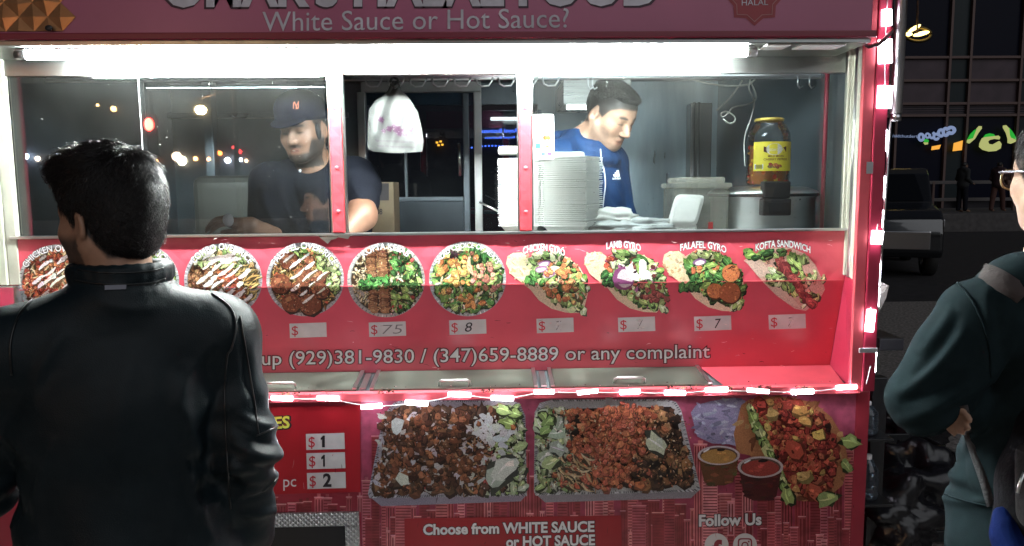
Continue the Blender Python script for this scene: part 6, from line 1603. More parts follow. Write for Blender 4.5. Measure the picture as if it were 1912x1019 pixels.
garment('blue_base', S2, np.array(bc)-.35, np.array(bc)+.35, .006, mat('backpack_blue', (.004, .013, .08), .8, bump=.2, bscale=120, spec=.08), bp_, 3, .003, 14)
S3 = SDF(); S3.chain([at(1922, 850, -1.10), at(1934, 960, -1.11)], [.022, .030], .02)
garment('zip_pocket', S3, np.array(bc)-.35, np.array(bc)+.35, .006, mat('backpack_grey', (.045, .044, .046), .8, bump=.3, bscale=120, spec=.1), bp_, 3, .003, 14)
MB().tube([at(1912, 882, -1.137), at(1903, 905, -1.137), at(1900, 920, -1.14)], .003, 6).build('zip', M_alum, bp_)

# ---------- cook with a cap
M_tee = mat('black_shirt', (.006, .007, .011), .85, var=.2, vscale=10, bump=.15, bscale=120, spec=.08)
hc = at(566, 240, .36); yaw = R(164); H3 = frame(hc, yaw, R(-13), R(3))
p0 = at(592, 420, .42); m3 = empty('person', (p0[0], p0[1], .2), 'bearded cook in a navy cap and black shirt behind the left window', 'person')
T3 = frame((p0[0], p0[1], .2), R(172)); nk = at(585, 312, .41)
zl = at(580, 338, .4)[2]-.2-.0; zs = zl-.02
sa, sb = at(506, 342, .38), at(664, 332, .43)                 # shoulders as seen: left in the photo, right in the photo
ea, wa = at(500, 445, .28), at(468, 422, .16); eb, wb = at(676, 402, .27), at(628, 452, .17)
S = SDF(); add_torso(S, T3, zs, 1.08, 1.0); add_head(S, H3, nk, .94, 1.06); add_legs(S, T3, zs, -.01)
S.chain([sa, ea, wa], [.058, .046, .032], .02); S.chain([sb, eb, wb], [.060, .052, .034], .02)
add_hand(S, wa, at(432, 414, .12)-wa, (.1, .5, -1), .75, 1, .92); add_hand(S, wb, (-1, -.4, -.3), (0, .2, -1), .5, -1, .95)
V, F = S.mesh((p0[0]-.5, p0[1]-.5, .19), (p0[0]+.5, p0[1]+.4, 1.98), .0048); V = smooth_mesh(V, F, 1)
C = skin_cols(V, H3, (.19, .10, .065), lambda L: hairline(L, .06, .03, .002, -.08), .96, True, .94, (.022, .018, .016)); mesh_obj('body', V, F, M_skin, m3, vcols=C)
S = SDF(); add_torso(S, T3, zs, 1.13, 1.12, .02)
for a, b in ((sa, ea), (sb, eb)): S.cone(a, a+(b-a)*.62, .078, .072, .03)
S.ell(nk+np.array([0, -.02, .03]), (.062, .062, .06), .01, sub=True); S.half((0, 0, .2+zs-.56), (0, 0, -1))
for a, b in ((sa, ea), (sb, eb)): S.half(a+(b-a)*.64, (b-a)) if False else None
garment('shirt', S, (p0[0]-.5, p0[1]-.5, zs-.4), (p0[0]+.5, p0[1]+.4, 1.80), .0065, M_tee, m3, 7, .003, 11, 1, lambda V: fold_lines(V, [(520, 340, 560, 430, 8, .008), (545, 335, 580, 420, 7, -.007), (600, 340, 580, 430, 8, .008), (630, 350, 600, 430, 6, -.006), (655, 340, 690, 380, 6, .006), (640, 360, 690, 395, 5, -.005), (490, 350, 515, 420, 7, .006)]))
S = SDF(); add_legs(S, T3, zs, .012, False); S.ell((0, -.005, zs-.47), (.185, .135, .13), .04, T3)
garment('trousers', S, (p0[0]-.4, p0[1]-.35, .22), (p0[0]+.4, p0[1]+.4, .2+zs-.38), .009, M_denim, m3, 2, .004, 18)
S = SDF(); S.ell((0, -.018, .052), (.086, .106, .082), .02, H3).ell((0, .02, .075), (.075, .075, .062), .03, H3).half(W(H3, (0, 0, .028)), W(H3, (0, .10, -1))-W(H3, (0, 0, 0)), .004)
S.ell((0, .085, .040), (.070, .058, .0075), .008, H3, Matrix.Rotation(R(-16), 4, 'X'))
M_cap = mat('navy_cap', (.0022, .0028, .009), .85, bump=.2, bscale=170, spec=.06)
cp, CV, CF = garment('cap', S, np.array(hc)-.22, np.array(hc)+.22, .004, M_cap, m3)
pc_ = Proj(CV, CF); M_or = mat('orange_thread', (.55, .14, .06), .6)
for P in ([(548, 203), (549, 191), (556, 203), (557, 191)], [(550, 190), (553, 197), (558, 189)], [(553, 197), (553, 204)]):
    seam(pc_, P, .0012, 'cap_mark', M_or, cp, .0012)
S = SDF(); S.ell((0, -.055, -.012), (.074, .066, .070), .03, H3)
for s_ in (-1, 1): S.ell((s_*.085, -.004, -.022), (.024, .034, .040), .01, H3, sub=True).ell((s_*.070, .022, -.012), (.010, .012, .034), .01, H3)
garment('hair', S, np.array(hc)-.2, np.array(hc)+.2, .005, M_hair_s, m3)
MB().ball(at(560, 319, .27), (.005, .003, .005), 8, 6).build('button', M_white_ink, m3)
tag(MB().ball(at(426, 411, .085), (.018, .018, .022), 12, 8).build('sauce_bottle_cap', mat('white_plastic', (.75, .76, .78), .4)), 'small white cap held between the fingers of the bearded cook', 'bottle cap')

# ---------- cook in a blue track jacket
M_blue = mat('blue_jersey', (.005, .025, .080), .62, var=.12, vscale=14, bump=.12, bscale=150, spec=.2)
hc = at(1141, 212, .44); H4 = frame(hc, R(222), R(-31), R(0))
p0 = at(1098, 420, .50); m4 = empty('person', (p0[0], p0[1], .2), 'young cook in a blue zip jacket looking down behind the right window', 'person')
T4 = frame((p0[0], p0[1], .2), R(226)); nk = at(1098, 272, .50); zs = at(1100, 300, .5)[2]-.2-.01
sa = at(1062, 318, .40); sb = at(1140, 306, .58); ea = at(1040, 420, .36); wa = at(1120, 442, .20); eb = at(1158, 410, .52); wb = at(1185, 440, .36)
S = SDF(); add_torso(S, T4, zs, .98, 1.0); add_head(S, H4, nk, 1.0, .95); add_legs(S, T4, zs, -.01)
S.chain([sa, ea, wa], [.05, .042, .030], .02); S.chain([sb, eb, wb], [.05, .042, .030], .02)
add_hand(S, wa, (.6, -.6, -.25), (0, 0, 1), .5, 1); add_hand(S, wb, (.5, -.8, -.2), (0, 0, 1), .5, -1)
V, F = S.mesh((p0[0]-.5, p0[1]-.55, .19), (p0[0]+.5, p0[1]+.4, 1.99), .0048); V = smooth_mesh(V, F, 1)
C = skin_cols(V, H4, (.27, .155, .105), lambda L: hairline(L, .056, .030, .010, -.06), .45, True, 1.0, (.10, .07, .055)); mesh_obj('body', V, F, M_skin, m4, vcols=C)
S = SDF(); add_torso(S, T4, zs, 1.0, 1.05, .02); S.chain([sa, ea, wa], [.066, .058, .044], .03); S.chain([sb, eb, wb], [.066, .058, .044], .03)
for k in range(20):
    q0, q1 = 2*math.pi*k/20, 2*math.pi*(k+1)/20
    for z, rr, t in ((-.035, .10, .022), (-.005, .088, .020), (.018, .084, .013)):
        f_ = lambda q: nk+np.array([rr*math.cos(q), rr*math.sin(q), z-.022*math.cos(q-R(315))+.0])
        S.cone(f_(q0), f_(q1), t, t, .012)
S.ell(at(1062, 252, .60), (.075, .06, .04), .03); S.ell(nk+np.array([.02, -.02, .035]), (.062, .062, .06), .01, sub=True); S.half((0, 0, .2+zs-.56), (0, 0, -1))
jk4, JV, JF = garment('track_jacket', S, (p0[0]-.5, p0[1]-.5, zs-.4), (p0[0]+.5, p0[1]+.4, 1.82), .006, M_blue, m4, 11, .003, 12, 1, lambda V: fold_lines(V, [(1060, 260, 1100, 330, 6, .006), (1075, 250, 1115, 320, 5, -.005), (1140, 330, 1165, 380, 6, .007), (1135, 350, 1165, 395, 5, -.006), (1150, 300, 1160, 350, 5, .005), (1090, 330, 1120, 390, 7, .006), (1105, 300, 1122, 360, 5, -.005)]))
pj = Proj(JV, JF)
seam(pj, [(1121, 278), (1123, 300), (1128, 320), (1130, 345), (1127, 370), (1124, 400)], .0026, 'zip', mat('pale_zip', (.5, .5, .52), .4), jk4)
def chest(vf, name):
    v, f = vf; P = [pj.pt(x, y, .003) for x, y in v]
    if all(p is not None for p in P): MB().add([p[:] for p in P], f).build(name, M_white_ink, jk4)
for k, (a, b) in enumerate((((1145, 329), (1147, 325)), ((1147.5, 328), (1150.5, 321.5)), ((1151, 327.5), (1155, 319.5)))):
    pass
for (x0, h_) in ((1143.5, 4), (1147.5, 8), (1151.5, 12)):
    chest((np.array([(x0+1.2, 330), (x0+4.6, 330), (x0+4.0-h_*.25+1.5, 330-h_), (x0-h_*.28+1.3, 330-h_*.92)]), [(0, 1, 2, 3)]), 'chest_stripe')
chest(text_px('adidas', 1142.5, 335.5, 1157.5, 334.5, 4.6, .02), 'chest_lettering')
S = SDF(); add_legs(S, T4, zs, .012, False); S.ell((0, -.005, zs-.47), (.175, .13, .13), .04, T4)
garment('trousers', S, (p0[0]-.4, p0[1]-.35, .22), (p0[0]+.4, p0[1]+.4, .2+zs-.38), .009, M_denim, m4, 2, .004, 18)
S = SDF(); S.ell((0, -.020, .046), (.0765, .096, .073), .02, H4).ell((0, -.056, .002), (.060, .054, .052), .03, H4).ell((0, .035, .084), (.050, .044, .020), .03, H4)
S.ell((0, .078, -.045), (.085, .082, .095), .012, H4, sub=True)
for s_ in (-1, 1): S.ell((s_*.085, -.004, -.022), (.028, .036, .048), .01, H4, sub=True)
HV, HF = S.mesh(*box_of(hc, pad=.2), .005); hs = mesh_obj('hair', HV, HF, M_hair_s, m4)
strands('hair_strands', HV, HF, H4, lambda L: (L[:, 2] > -.05)*1.0, 9000, lambda q: .020 if q[2] > .07 else .006, lambda q: (q[0]*1.2, .8 if q[2] > .07 else -.2, .1 if q[2] > .07 else -1), .0006, 24, hs, 1, .012)
# ------------------------------------------------------------------ the street to the right and beyond
PZ = .62                                                  # terrace in front of the shop building
YB_ = 27.5
sb_ = empty('shop_building', (20, YB_, PZ), 'dark glass fronted shop building across the street', 'building')
M_wall_d = mat('dark_stone', (.014, .012, .018), .7, var=.3, vscale=1.2)
M_spandrel = mat('brown_spandrel', (.055, .034, .046), .6, var=.25, vscale=1.5)
M_mull = mat('bronze_mullion', (.11, .070, .064), .55, .3)
M_shopglass = mat('shop_glass', (.006, .007, .017), .3, spec=.06)
M_teal = mat('teal_panel', (.008, .016, .020), .4, spec=.2)
MB().box(-30, 70, YB_+.3, YB_+9, PZ, 24).build('wall', M_wall_d, sb_)
xm = [at(x, 230, YB_)[0] for x in (1671, 1765, 1803, 1897)]; dxm = xm[3]-xm[2]; cols = [xm[0]-dxm*k for k in range(6, 0, -1)]+xm+[xm[3]+.8, xm[3]+.8+dxm, xm[3]+1.6+dxm, xm[3]+1.6+2*dxm]
zr = [at(1850, y, YB_)[2] for y in (-150, 107, 150, 193, 215)]
for x in cols: MB().box(x-.05, x+.05, YB_-.12, YB_+.2, PZ, 14, .01).build('mullion', M_mull, sb_)
for z in zr[1:]: MB().box(cols[0], cols[-1], YB_-.10, YB_+.2, z-.05, z+.05, .01).build('transom', M_mull, sb_)
for i in range(len(cols)-1):
    a, b = cols[i]+.055, cols[i+1]-.055; nar = b-a < 1.2
    for j, (z0, z1, m_) in enumerate(((PZ+.3, zr[4], M_shopglass), (zr[4], zr[3], M_wall_d), (zr[3], zr[2], M_spandrel), (zr[2], zr[1], M_spandrel), (zr[1], 14, M_shopglass))):
        MB().box(a, b, YB_+.02, YB_+.10, z0+.055, z1-.055).build('window' if m_ is M_shopglass else 'spandrel', M_teal if nar else m_, sb_)
for k in range(4): MB().box(cols[0], cols[-1], YB_+.005, YB_+.018, zr[4]+.08+k*.09, zr[4]+.12+k*.09).build('louvre', M_spandrel, sb_)
tag(MB().box(-40, 90, 22.0, 36, 0, PZ, .03).build('terrace', M_conc), kind='structure')
bpy.data.objects.remove(bpy.data.objects['pavement'])
# guard rail along the terrace
ra_ = empty('guard_rail', (24, 24.5, PZ), 'low metal guard rail in front of the shop building', 'railing')
for y in (340, 372):
    z = at(1820, y, 24.5)[2]; MB().box(12, 40, 24.47, 24.53, z-.06, z+.06, .01).build('rail', mat('rail_metal', (.08, .07, .07), .5), ra_)
for x in range(13, 40, 3): MB().box(x-.04, x+.04, 24.46, 24.54, PZ, at(1820, 338, 24.5)[2], .005).build('post', M_mull, ra_)

def glow(name, col, e): return mat(name, (.02, .02, .02), .5, emit=lin(col), estr=e)
G_green, G_cream, G_white, G_amber = glow('sign_green', (.10, .62, .16), .30), glow('sign_cream', (.72, .74, .45), .24), glow('sign_white', (.62, .70, .88), .16), glow('amber_panel', (.95, .66, .24), .30)
YG = YB_-.25
def sgn(pts, name, m_, par, th=.05, Y=YG):
    f = [at(x, y, Y) for x, y in pts]; b = [p+np.array([0, th, 0]) for p in f]; n = len(pts)
    return MB().add(f+b, [tuple(range(n)), tuple(range(2*n-1, n-1, -1))]+[(k, k+n, (k+1) % n+n, (k+1) % n) for k in range(n)]).build(name, m_, par)
em = empty('shop_emblem', at(1850, 260, YG), 'lit cream and green emblem with two leaf shapes on the shop front', 'sign')
U = lambda P: [(1600+x/4.632, 220+y/4.632) for x, y in P]
sgn(U([(960, 185), (985, 140), (1020, 105), (1040, 95), (1035, 125), (1012, 165), (985, 200), (968, 195)]), 'leaf', G_green, em)
sgn(U([(1040, 95), (1062, 70), (1080, 72), (1082, 90), (1052, 130), (1022, 180), (975, 220), (958, 212), (962, 188), (1008, 175)]), 'leaf', G_cream, em, .07, YG-.03)
sgn(U([(1318, 85), (1345, 115), (1372, 160), (1382, 185), (1360, 185), (1335, 165), (1322, 130)]), 'leaf', G_green, em)
sgn(U([(1272, 65), (1292, 62), (1318, 90), (1324, 150), (1335, 172), (1378, 188), (1375, 205), (1335, 222), (1312, 215), (1312, 180), (1298, 130), (1272, 85)]), 'leaf', G_cream, em, .07, YG-.03)
sgn(U([(1100, 165), (1118, 142), (1150, 133), (1185, 140), (1200, 160), (1190, 168), (1108, 170)]), 'cap', G_green, em)
sgn(U([(1090, 175), (1110, 165), (1180, 158), (1225, 152), (1240, 165), (1235, 185), (1195, 180), (1150, 190), (1135, 205), (1145, 225), (1180, 230), (1235, 200), (1252, 225), (1245, 262), (1205, 285), (1150, 290), (1095, 275), (1065, 250), (1068, 220), (1078, 198)]), 'bowl', G_cream, em, .07, YG-.03)
sc = empty('script_sign', at(1740, 250, YG), 'dim lit white script sign left of the green emblem', 'sign')
def loop(cx, cy, rx, ry, q0, q1, r_, n=16, tilt=0):
    P = []
    for k in range(n+1):
        q = R(q0+(q1-q0)*k/n); x, y = rx*math.cos(q), ry*math.sin(q); P.append(at(cx+x*math.cos(tilt)-y*math.sin(tilt), cy+x*math.sin(tilt)+y*math.cos(tilt), YG))
    return MB().tube(P, r_, 6).build('stroke', G_white, sc)
for a in ((1720, 256, 4.5, 6, 0, 360, .055), (1732, 253, 3.6, 4, 0, 360, .04), (1740, 252, 4.2, 5.5, -60, 200, .05), (1748, 255, 4.4, 5, 20, 330, .055), (1757, 248, 4.6, 6, -120, 250, .06), (1766, 246, 4.8, 6.5, 0, 330, .065), (1776, 243, 6, 5.5, -150, 150, .07)): loop(*a)
sgn([(1725, 262), (1729, 259), (1734, 261), (1734, 265), (1728, 266)], 'dot', G_green, sc); sgn([(1725, 265.5), (1733, 265.5), (1733, 269), (1728, 270)], 'dot', G_cream, sc)
v, f = text_px('/aldchutdert', 1666, 256, 1713, 257, 5.5); MB().add([at(x, y, YG) for x, y in v], f).build('sign_lettering', G_white, sc)
for pts, lab in (([(1741, 273), (1757, 270), (1754, 278), (1740, 280)], 'small amber lit panel glowing below the script sign'), ([(1782, 267), (1798, 262), (1796, 280), (1780, 282)], 'larger amber lit panel glowing left of the green emblem')):
    tag(sgn(pts, 'amber_sign', G_amber, None), lab, 'sign')
lp_ = empty('ceiling_lamp', at(1712, 62, 20), 'cluster of yellow lit lamps high above the parked car', 'lamp')
G_lamp = glow('lamp_yellow', (1.0, .86, .50), 1.6)
for (x, y, a, rx, ry) in ((1709, 52, -.55, 12, 3.4), (1722, 62, -.22, 14, 3.8), (1698, 63, 0, 6, 3.6)):
    sgn([(x+rx*math.cos(q)*math.cos(a)-ry*math.sin(q)*math.sin(a), y+rx*math.cos(q)*math.sin(a)+ry*math.sin(q)*math.cos(a)) for q in np.linspace(0, 6.28, 19)[:-1]], 'bulb', G_lamp, lp_, .1, 20)
P = [at(1714+24*math.cos(q), 64+13*math.sin(q), 20.1) for q in np.linspace(0, 6.28, 30)]; MB().tube(P, .05, 6).build('ring', mat('lamp_ring', (.12, .09, .03), .4, .8), lp_)
p = at(1712, 62, 20); MB().tube([p, p+np.array([0, .15, 4])], .03, 6).build('rod', M_mull, lp_)

# dark car parked by the kerb, its front showing past the cart
M_car = mat('car_paint', (.012, .013, .015), .22, coat=1.0, spec=.6)
fx = at(1764, 450, 10.2)[0]
car = empty('parked_car', (fx-2.3, 11.1, 0), 'dark car parked beyond the cart with its front end showing', 'car')
prof = [(0, .45), (.0, .78), (.06, 1.02), (.30, 1.16), (1.05, 1.24), (1.25, 1.28), (1.80, 1.78), (2.1, 1.90), (3.8, 1.90), (4.5, 1.74), (4.75, 1.20), (4.80, .60), (4.7, .38), (.1, .36)]
def shell(pf, y0, y1, name, m_, par, bev=.08):
    bm = bmesh.new(); n = len(pf)
    a = [bm.verts.new((fx-x, y0, z)) for x, z in pf]; b = [bm.verts.new((fx-x, y1, z)) for x, z in pf]
    bm.faces.new(a); bm.faces.new(b[::-1])
    for k in range(n): bm.faces.new((a[k], b[k], b[(k+1) % n], a[(k+1) % n]))
    bmesh.ops.recalc_face_normals(bm, faces=bm.faces)
    if bev: bmesh.ops.bevel(bm, geom=bm.edges[:], offset=bev, segments=3, profile=.6, affect='EDGES', clamp_overlap=True)
    bm.verts.index_update(); mb = MB().add([v.co[:] for v in bm.verts], [tuple(v.index for v in f_.verts) for f_ in bm.faces], smooth=True); bm.free(); return mb.build(name, m_, par)
shell(prof, 10.2, 12.0, 'body', M_car, car)
M_cg = mat('car_glass', (.006, .007, .009), .05, spec=.7)
shell([(1.42, 1.30), (1.90, 1.72), (2.15, 1.80), (3.7, 1.80), (4.3, 1.64), (4.5, 1.32)], 10.185, 10.195, 'side_window', M_cg, car, 0)
MB().add([(fx-1.245, 10.35, 1.30), (fx-1.245, 11.85, 1.30), (fx-1.775, 11.75, 1.785), (fx-1.775, 10.45, 1.785)], [(0, 1, 2, 3)]).build('windscreen', M_cg, car)
for x in (.86, 3.72):
    for y0 in (10.17, 11.80):
        wh = MB().build('wheel', M_rubber, car) if False else None
        w_ = []
        t_ = MB(); n = 28
        ring = [(.20, .0), (.345, .0), (.38, .03), (.38, .19), (.345, .22)]
        vs_ = [(fx-x+r_*math.cos(2*math.pi*k/n), y0+d_, .38+r_*math.sin(2*math.pi*k/n)) for r_, d_ in ring for k in range(n)]
        fs = [(j*n+k, j*n+(k+1) % n, (j+1)*n+(k+1) % n, (j+1)*n+k) for j in range(4) for k in range(n)]
        ty = t_.add(vs_, fs, smooth=True).build('wheel', M_rubber, car)
        rm = MB()
        for k in range(5):
            q = 2*math.pi*k/5; rm.tube([(fx-x, y0+.02, .38), (fx-x+.24*math.cos(q), y0+.012, .38+.24*math.sin(q))], [.04, .022], 6)
        rm.build('rim', M_alum, ty)
MB().box(fx-.42, fx-.10, 10.17, 10.30, .88, 1.02, .03).build('headlight', mat('lamp_glass', (.25, .25, .26), .1, spec=.7), car)
MB().box(fx-.42, fx-.10, 11.85, 12.02, .88, 1.02, .03).build('headlight', mat('lamp_glass', (.25, .25, .26), .1, spec=.7), car)
MB().box(fx-.03, fx+.02, 10.4, 11.8, .5, .82, .02).build('grille', mat('chrome', (.5, .5, .5), .15, 1), car)
G_or = glow('marker_amber', (1, .62, .25), .8)
p = at(1702, 425, 10.16); MB().ball(p, (.05, .02, .022), 10, 6).build('side_marker', G_or, car)
p = at(1753, 411, 10.16); MB().ball(p, (.016, .02, .03), 10, 6).build('corner_marker', G_or, car)
p = at(1704, 372, 10.05); MB().ball(p, (.10, .07, .075), 14, 10).build('door_mirror', M_car, car)

for ch in car.children:
    pass
car.rotation_euler.z = R(-112); q_ = at(1768, 420, 9.73); car.location = (q_[0], 12.2, 0)
# passers-by on the terrace
def passer(px, Y, dark, legs, label, yaw, stride):
    p = at(px, 380, Y); o = empty('person', (p[0], Y, PZ), label, 'person'); M_ = frame((p[0], Y, PZ), yaw); zs = 1.42
    S = SDF(); add_torso(S, M_, zs); add_head(S, frame(W(M_, (0, .03, 1.60)), yaw), W(M_, (0, -.02, 1.47)))
    for s_ in (-1, 1):
        a, b, c = W(M_, (s_*.18, 0, zs)), W(M_, (s_*.23, -.03, zs-.28)), W(M_, (s_*.2, .16, zs-.42)); S.chain([a, b, c], [.05, .04, .03], .02)
        add_hand(S, c, W(M_, (0, 1, -.2))-W(M_, (0, 0, 0)), (-s_, 0, 0), .5, s_)
        S.chain([W(M_, (s_*.09, 0, .92)), W(M_, (s_*.09, s_*stride, .5)), W(M_, (s_*.09, s_*stride*1.5, .08)), W(M_, (s_*.09, s_*stride*1.5+.16, .035))], [.085, .06, .045, .035], .03)
    V, F = S.mesh((p[0]-.6, Y-.7, PZ-.02), (p[0]+.6, Y+.7, PZ+1.78), .014)
    L = head_local(V, frame((p[0], Y, PZ), 0)); C = np.tile(np.array((.20, .12, .08)), (len(V), 1)); C[hairline(head_local(V, frame(W(M_, (0, .03, 1.60)), yaw))) > .5] = (.01, .01, .01)
    mesh_obj('body', V, F, M_skin, o, vcols=C)
    S = SDF(); add_torso(S, M_, zs, 1.05, 1.1, .03)
    for s_ in (-1, 1): S.chain([W(M_, (s_*.18, 0, zs)), W(M_, (s_*.23, -.03, zs-.28)), W(M_, (s_*.2, .16, zs-.42))], [.07, .06, .045], .03)
    S.half(W(M_, (0, 0, zs-.6)), (0, 0, -1)); garment('coat', S, np.array([p[0]-.6, Y-.6, PZ+.7]), np.array([p[0]+.6, Y+.6, PZ+1.6]), .014, dark, o, 3, .008, 9)
    S = SDF()
    for s_ in (-1, 1): S.chain([W(M_, (s_*.09, 0, .95)), W(M_, (s_*.09, s_*stride, .5)), W(M_, (s_*.09, s_*stride*1.5, .10))], [.105, .08, .065], .03)
    garment('trousers', S, np.array([p[0]-.6, Y-.7, PZ]), np.array([p[0]+.6, Y+.7, PZ+1.15]), .014, legs, o, 3, .006, 9)
passer(1796, 23.2, mat('dark_coat', (.018, .020, .022), .9), M_denim, 'passer-by in dark coat standing by the guard rail', R(-80), .04)
passer(1862, 23.4, mat('maroon_coat', (.035, .016, .020), .9), mat('rust_trousers', (.07, .030, .024), .9), 'passer-by in rust coloured trousers below the emblem', R(-60), .14)

# at the right end of the cart
rk = empty('side_rack', (0, 0, 0)); rk.parent = cart; rk.location = (.18, -.8, 0)
q0, q1 = at(1626, 640, .1), at(1670, 640, .1)
part(MB().box(q0[0], q1[0], .04, .20, at(1650, 655, .04)[2], at(1650, 632, .04)[2], .004), 'bracket', M_black, rk)
q0, q1 = at(1628, 760, .2), at(1656, 760, .2)
part(MB().box(q0[0], q1[0], .2, .25, .05, at(1640, 705, .2)[2], .004), 'rack_post', M_black, rk)
M_jug = glass_mat('jug_plastic', (.62, .74, .84), 1.6, .10, (.5, .6, .7))
for i, (yt, yb, lab) in enumerate(((752, 808, 'upper clear water bottle at the right end of the cart'), (852, 928, 'lower clear water bottle at the right end of the cart'))):
    c = at(1616, yb, .12); t = at(1616, yt, .12); H = t[2]-c[2]
    part(MB().box(c[0]-.06, c[0]+.07, .06, .20, c[2]-.012, c[2]-.002, .002), 'rack_shelf', M_black, rk)
    b_ = empty('water_bottle', (c[0], .12, c[2]), lab, 'bottle', 'water bottles beside the cart'); r0 = .040
    MB().lathe([(.0001, .001), (r0*.9, .001), (r0, .006), (r0, H*.2), (r0*.93, H*.24), (r0, H*.28), (r0, H*.5), (r0*.93, H*.54), (r0, H*.58), (r0*.95, H*.72), (r0*.45, H*.93), (r0*.36, H*.96), (r0*.36, H)], (c[0], .12, c[2]), 28).build('bottle_wall', M_jug, b_)
    MB().lathe([(r0*.38, H*.95), (r0*.38, H*1.05), (.0001, H*1.05)], (c[0], .12, c[2]), 20).build('cap', M_white_ink, b_)
pb_ = []
Pp = [(1630, 522), (1645, 526), (1660, 533), (1655, 555), (1645, 575), (1632, 592), (1628, 560)]
fr_ = [at(x, y, .02) for x, y in Pp]; bk = [p+np.array([.004, .06, 0]) for p in fr_]; n = len(Pp)
mid = at(1640, 555, -.012)
tag(MB().add([*fr_, *bk, mid], [(k, (k+1) % n, 2*n) for k in range(n)]+[tuple(range(2*n-1, n-1, -1))]+[(k, k+n, (k+1) % n+n, (k+1) % n) for k in range(n)]).build('paper_bag', mat('pale_paper', (.50, .48, .43), .8, var=.1, vscale=20)), 'crumpled pale paper bag tucked behind the corner of the cart', 'paper bag')
M_tbag = mat('black_bag_film', (.010, .010, .012), .28, bump=.35, bscale=22)
for (px, py, Y, rx, rz, sd, lab) in ((1712, 905, .55, .17, .15, 5, 'black rubbish bag lying nearest the hooded person'), (1655, 960, .30, .15, .14, 6, 'black rubbish bag slumped against the end of the cart'), (1705, 800, 1.3, .16, .13, 8, 'farther black rubbish bag behind the scraps of paper')):
    c = at(px, py, Y); tag(crumple('rubbish_bag', (c[0], Y, max(c[2], rz*.8)), rx, rx*.9, rz, 1.0, M_tbag, sd), lab, 'rubbish bag')
cr = empty('plastic_crate', (1.75, .9, 0), 'dark crate holding paper scraps behind the rubbish bags', 'crate')
c = at(1690, 850, .85)
mb = MB(); x0, x1, z1 = c[0]-.22, c[0]+.22, c[2]
for z in (.02, z1*.35, z1*.68, z1-.03): mb.box(x0, x1, .70, .715, z, z+.05, .004).box(x0, x1, 1.085, 1.1, z, z+.05, .004).box(x0, x0+.015, .716, 1.084, z, z+.05, .004).box(x1-.015, x1, .716, 1.084, z, z+.05, .004)
for x in (x0, x1-.03):
    for y in (.70, 1.07): mb.box(x-.002, x+.032, y-.002, y+.032, 0, z1+.022, .004)
mb.build('crate_frame', M_black, cr)
M_scrap = mat('scrap_paper', (.42, .40, .36), .8, var=.2, vscale=14)
sheets = [((1660, 826), (1705, 828), (1702, 834), (1661, 831)), ((1668, 870), (1715, 884), (1712, 892), (1664, 900)), ((1686, 838), (1700, 830), (1708, 852), (1704, 856)), ((1648, 810), (1660, 812), (1664, 818), (1650, 816))]
for i, q in enumerate(sheets):
    P = [at(x, y, .84+.05*(k > 1)) for k, (x, y) in enumerate(q)]; Q = [p+np.array([0, .012, -.004]) for p in P]
    tag(MB().add(P+Q, [(0, 1, 2, 3), (7, 6, 5, 4)]+[(k, k+4, (k+1) % 4+4, (k+1) % 4) for k in range(4)]).build('paper_scrap', M_scrap), ('thin pale paper edge above the rubbish bags', 'wide torn cardboard flap among the rubbish bags', 'curled paper strip sticking out of the crate', 'small pale scrap beside the rack post')[i], 'paper scrap')

# ------------------------------------------------------------------ the street behind the viewer, seen mirrored in the left-hand panes
def mirrored(px, py, Yv):                                  # where a lamp stands whose mirror image shows at this pixel
    p = at(px, py, Yv); return np.array([p[0], .016-p[1], p[2]])
rw = empty('shop_row', (-20, -40, 0), 'dark row of shops with small lit lamps across the street behind the viewer', 'building')
MB().box(-60, 30, -46, -40.2, 0, 7.5).build('wall', M_wall_d, rw)
for (px, py, c, e, r_) in ((47, 292, (.8, .9, 1), 60, .30), (425, 299, (.9, .95, 1), 60, .28), (449, 298, (.85, .9, 1), 30, .2), (291, 300, (1, .6, .3), 25, .2), (365, 296, (1, .7, .4), 22, .22), (390, 297, (1, .65, .35), 22, .2), (411, 286, (1, .5, .2), 20, .22),
        (448, 283, (1, .1, .1), 25, .18), (340, 300, (1, .95, .8), 20, .5), (330, 292, (1, .85, .7), 12, .5), (70, 296, (1, .9, .8), 14, .25), (110, 296, (1, .6, .4), 10, .2), (460, 300, (1, .8, .6), 14, .2), (436, 275, (.9, .2, .2), 14, .15), (212, 203, (1, .75, .45), 12, .3), (182, 196, (1, .8, .5), 10, .15)):
    p = mirrored(px, py, 39.9); MB().ball(p, r_*.5, 10, 7).build('lamp', mat('far_lamp_%d_%d' % (px, e), (.02, .02, .02), .5, emit=lin(c), estr=e), rw)
sl_ = mirrored(375, 205, 16); lo = empty('street_lamp', (sl_[0], sl_[1], 0), 'street lamp with a warm lit head standing behind the viewer', 'street lamp')
MB().tube([(sl_[0]+.8, sl_[1], 0), (sl_[0]+.8, sl_[1], sl_[2]+.5), (sl_[0], sl_[1], sl_[2]+.28)], [.08, .06, .05], 8).build('pole', M_mull, lo)
MB().ball(sl_, (.12, .12, .09), 12, 8).build('lamp_head', mat('street_lamp_glow', (.02, .02, .02), .5, emit=(1, .72, .35), estr=220), lo)
tl = mirrored(278, 232, 20); to = empty('traffic_light', (tl[0], tl[1], 0), 'traffic light showing red behind the viewer', 'traffic light')
MB().tube([(tl[0], tl[1]-.2, 0), (tl[0], tl[1]-.2, tl[2]+1)], .07, 8).build('pole', M_mull, to)
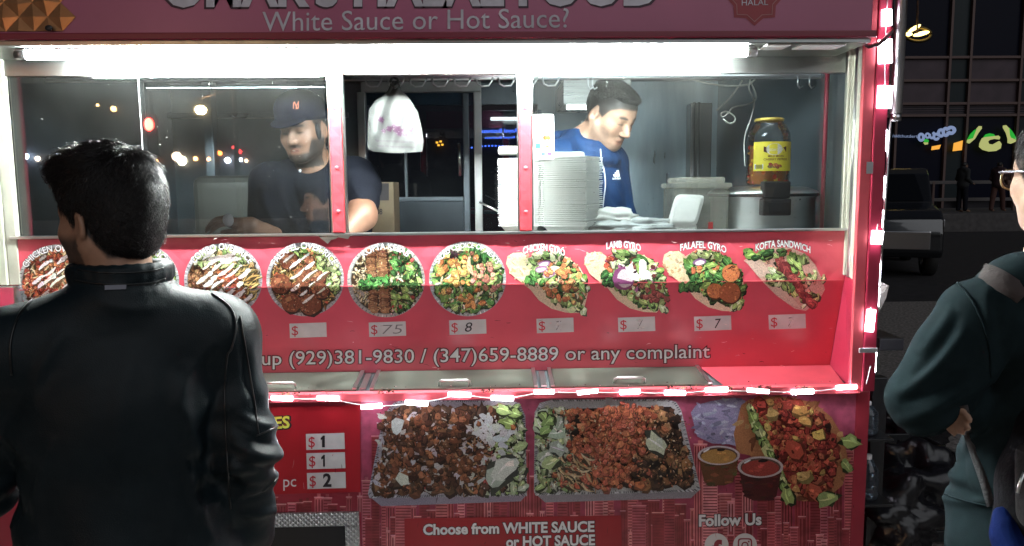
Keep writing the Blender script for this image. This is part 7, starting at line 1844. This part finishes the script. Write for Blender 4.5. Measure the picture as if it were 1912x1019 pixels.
MB().box(tl[0]-.2, tl[0]+.2, tl[1]-.15, tl[1]-.02, tl[2]-.9, tl[2]+.3, .03).build('housing', M_black, to)
MB().ball((tl[0], tl[1], tl[2]), (.13, .06, .18), 12, 8).build('red_lamp', mat('signal_red', (.02, .02, .02), .5, emit=(1, .03, .02), estr=70), to)

# lit signs beyond the rear door; blue lettering added for a reflection in the glass
bwall = empty('rear_building', (-.5, 7.5, 0), 'dark building wall behind the cart seen through its rear door', 'building')
MB().box(-6, 1.9, 7.2, 9, 0, 6).build('wall', M_wall_d, bwall)
YN = 7.15
ns = empty('sign_reflection', at(930, 248, YN), 'blue lit sign with mirrored lettering seen through the rear window', 'sign')
G_blue, G_red, G_amb = glow('reflection_blue', (.35, .50, 1.0), .9), glow('neon_red', (1, .12, .16), .9), glow('box_amber', (1, .66, .2), 1.1)
for t, x0, x1, y, c in (('Royal Business', 966, 899, 247, 7.5), ('Royal Business', 961, 905, 258, 4.5)):
    v, f = text_px(t, x0, y, x1, y+1, c, .01); MB().add([at(x, yy, YN) for x, yy in v], [q[::-1] for q in f]).build('sign_lettering', G_blue, ns)
for k in range(16): 
    p = at(868+k*6.4, 272+6*((k-8)/8)**2, YN); MB().ball(p, (.012, .01, .012), 6, 4).build('bulb', G_blue, ns)
rs = empty('red_sign', at(672, 237, YN), 'small red lit sign with a round badge seen left of the hanging bag', 'sign')
v, f = text_px('mart', 656, 241, 679, 241, 8, .02); MB().add([at(x, yy, YN) for x, yy in v], f).build('sign_lettering', G_red, rs)
P = [at(689+10*math.cos(q), 238+11*math.sin(q), YN) for q in np.linspace(0, 6.28, 24)]; MB().add(P[:-1], [tuple(range(23))]).build('badge', mat('badge_dark', (.02, .02, .02), .5, emit=(.5, .35, .3), estr=.25), rs)
ab = MB()
for (x, y) in ((816, 266), (823, 264), (819, 271), (826, 270)): ab.box(at(x, y, YN)[0]-.014, at(x, y, YN)[0]+.014, YN-.03, YN, at(x, y, YN)[2]-.011, at(x, y, YN)[2]+.011)
tag(ab.build('lit_window_sign', G_amb), 'tiny amber lit box glowing through the rear door glass', 'sign')
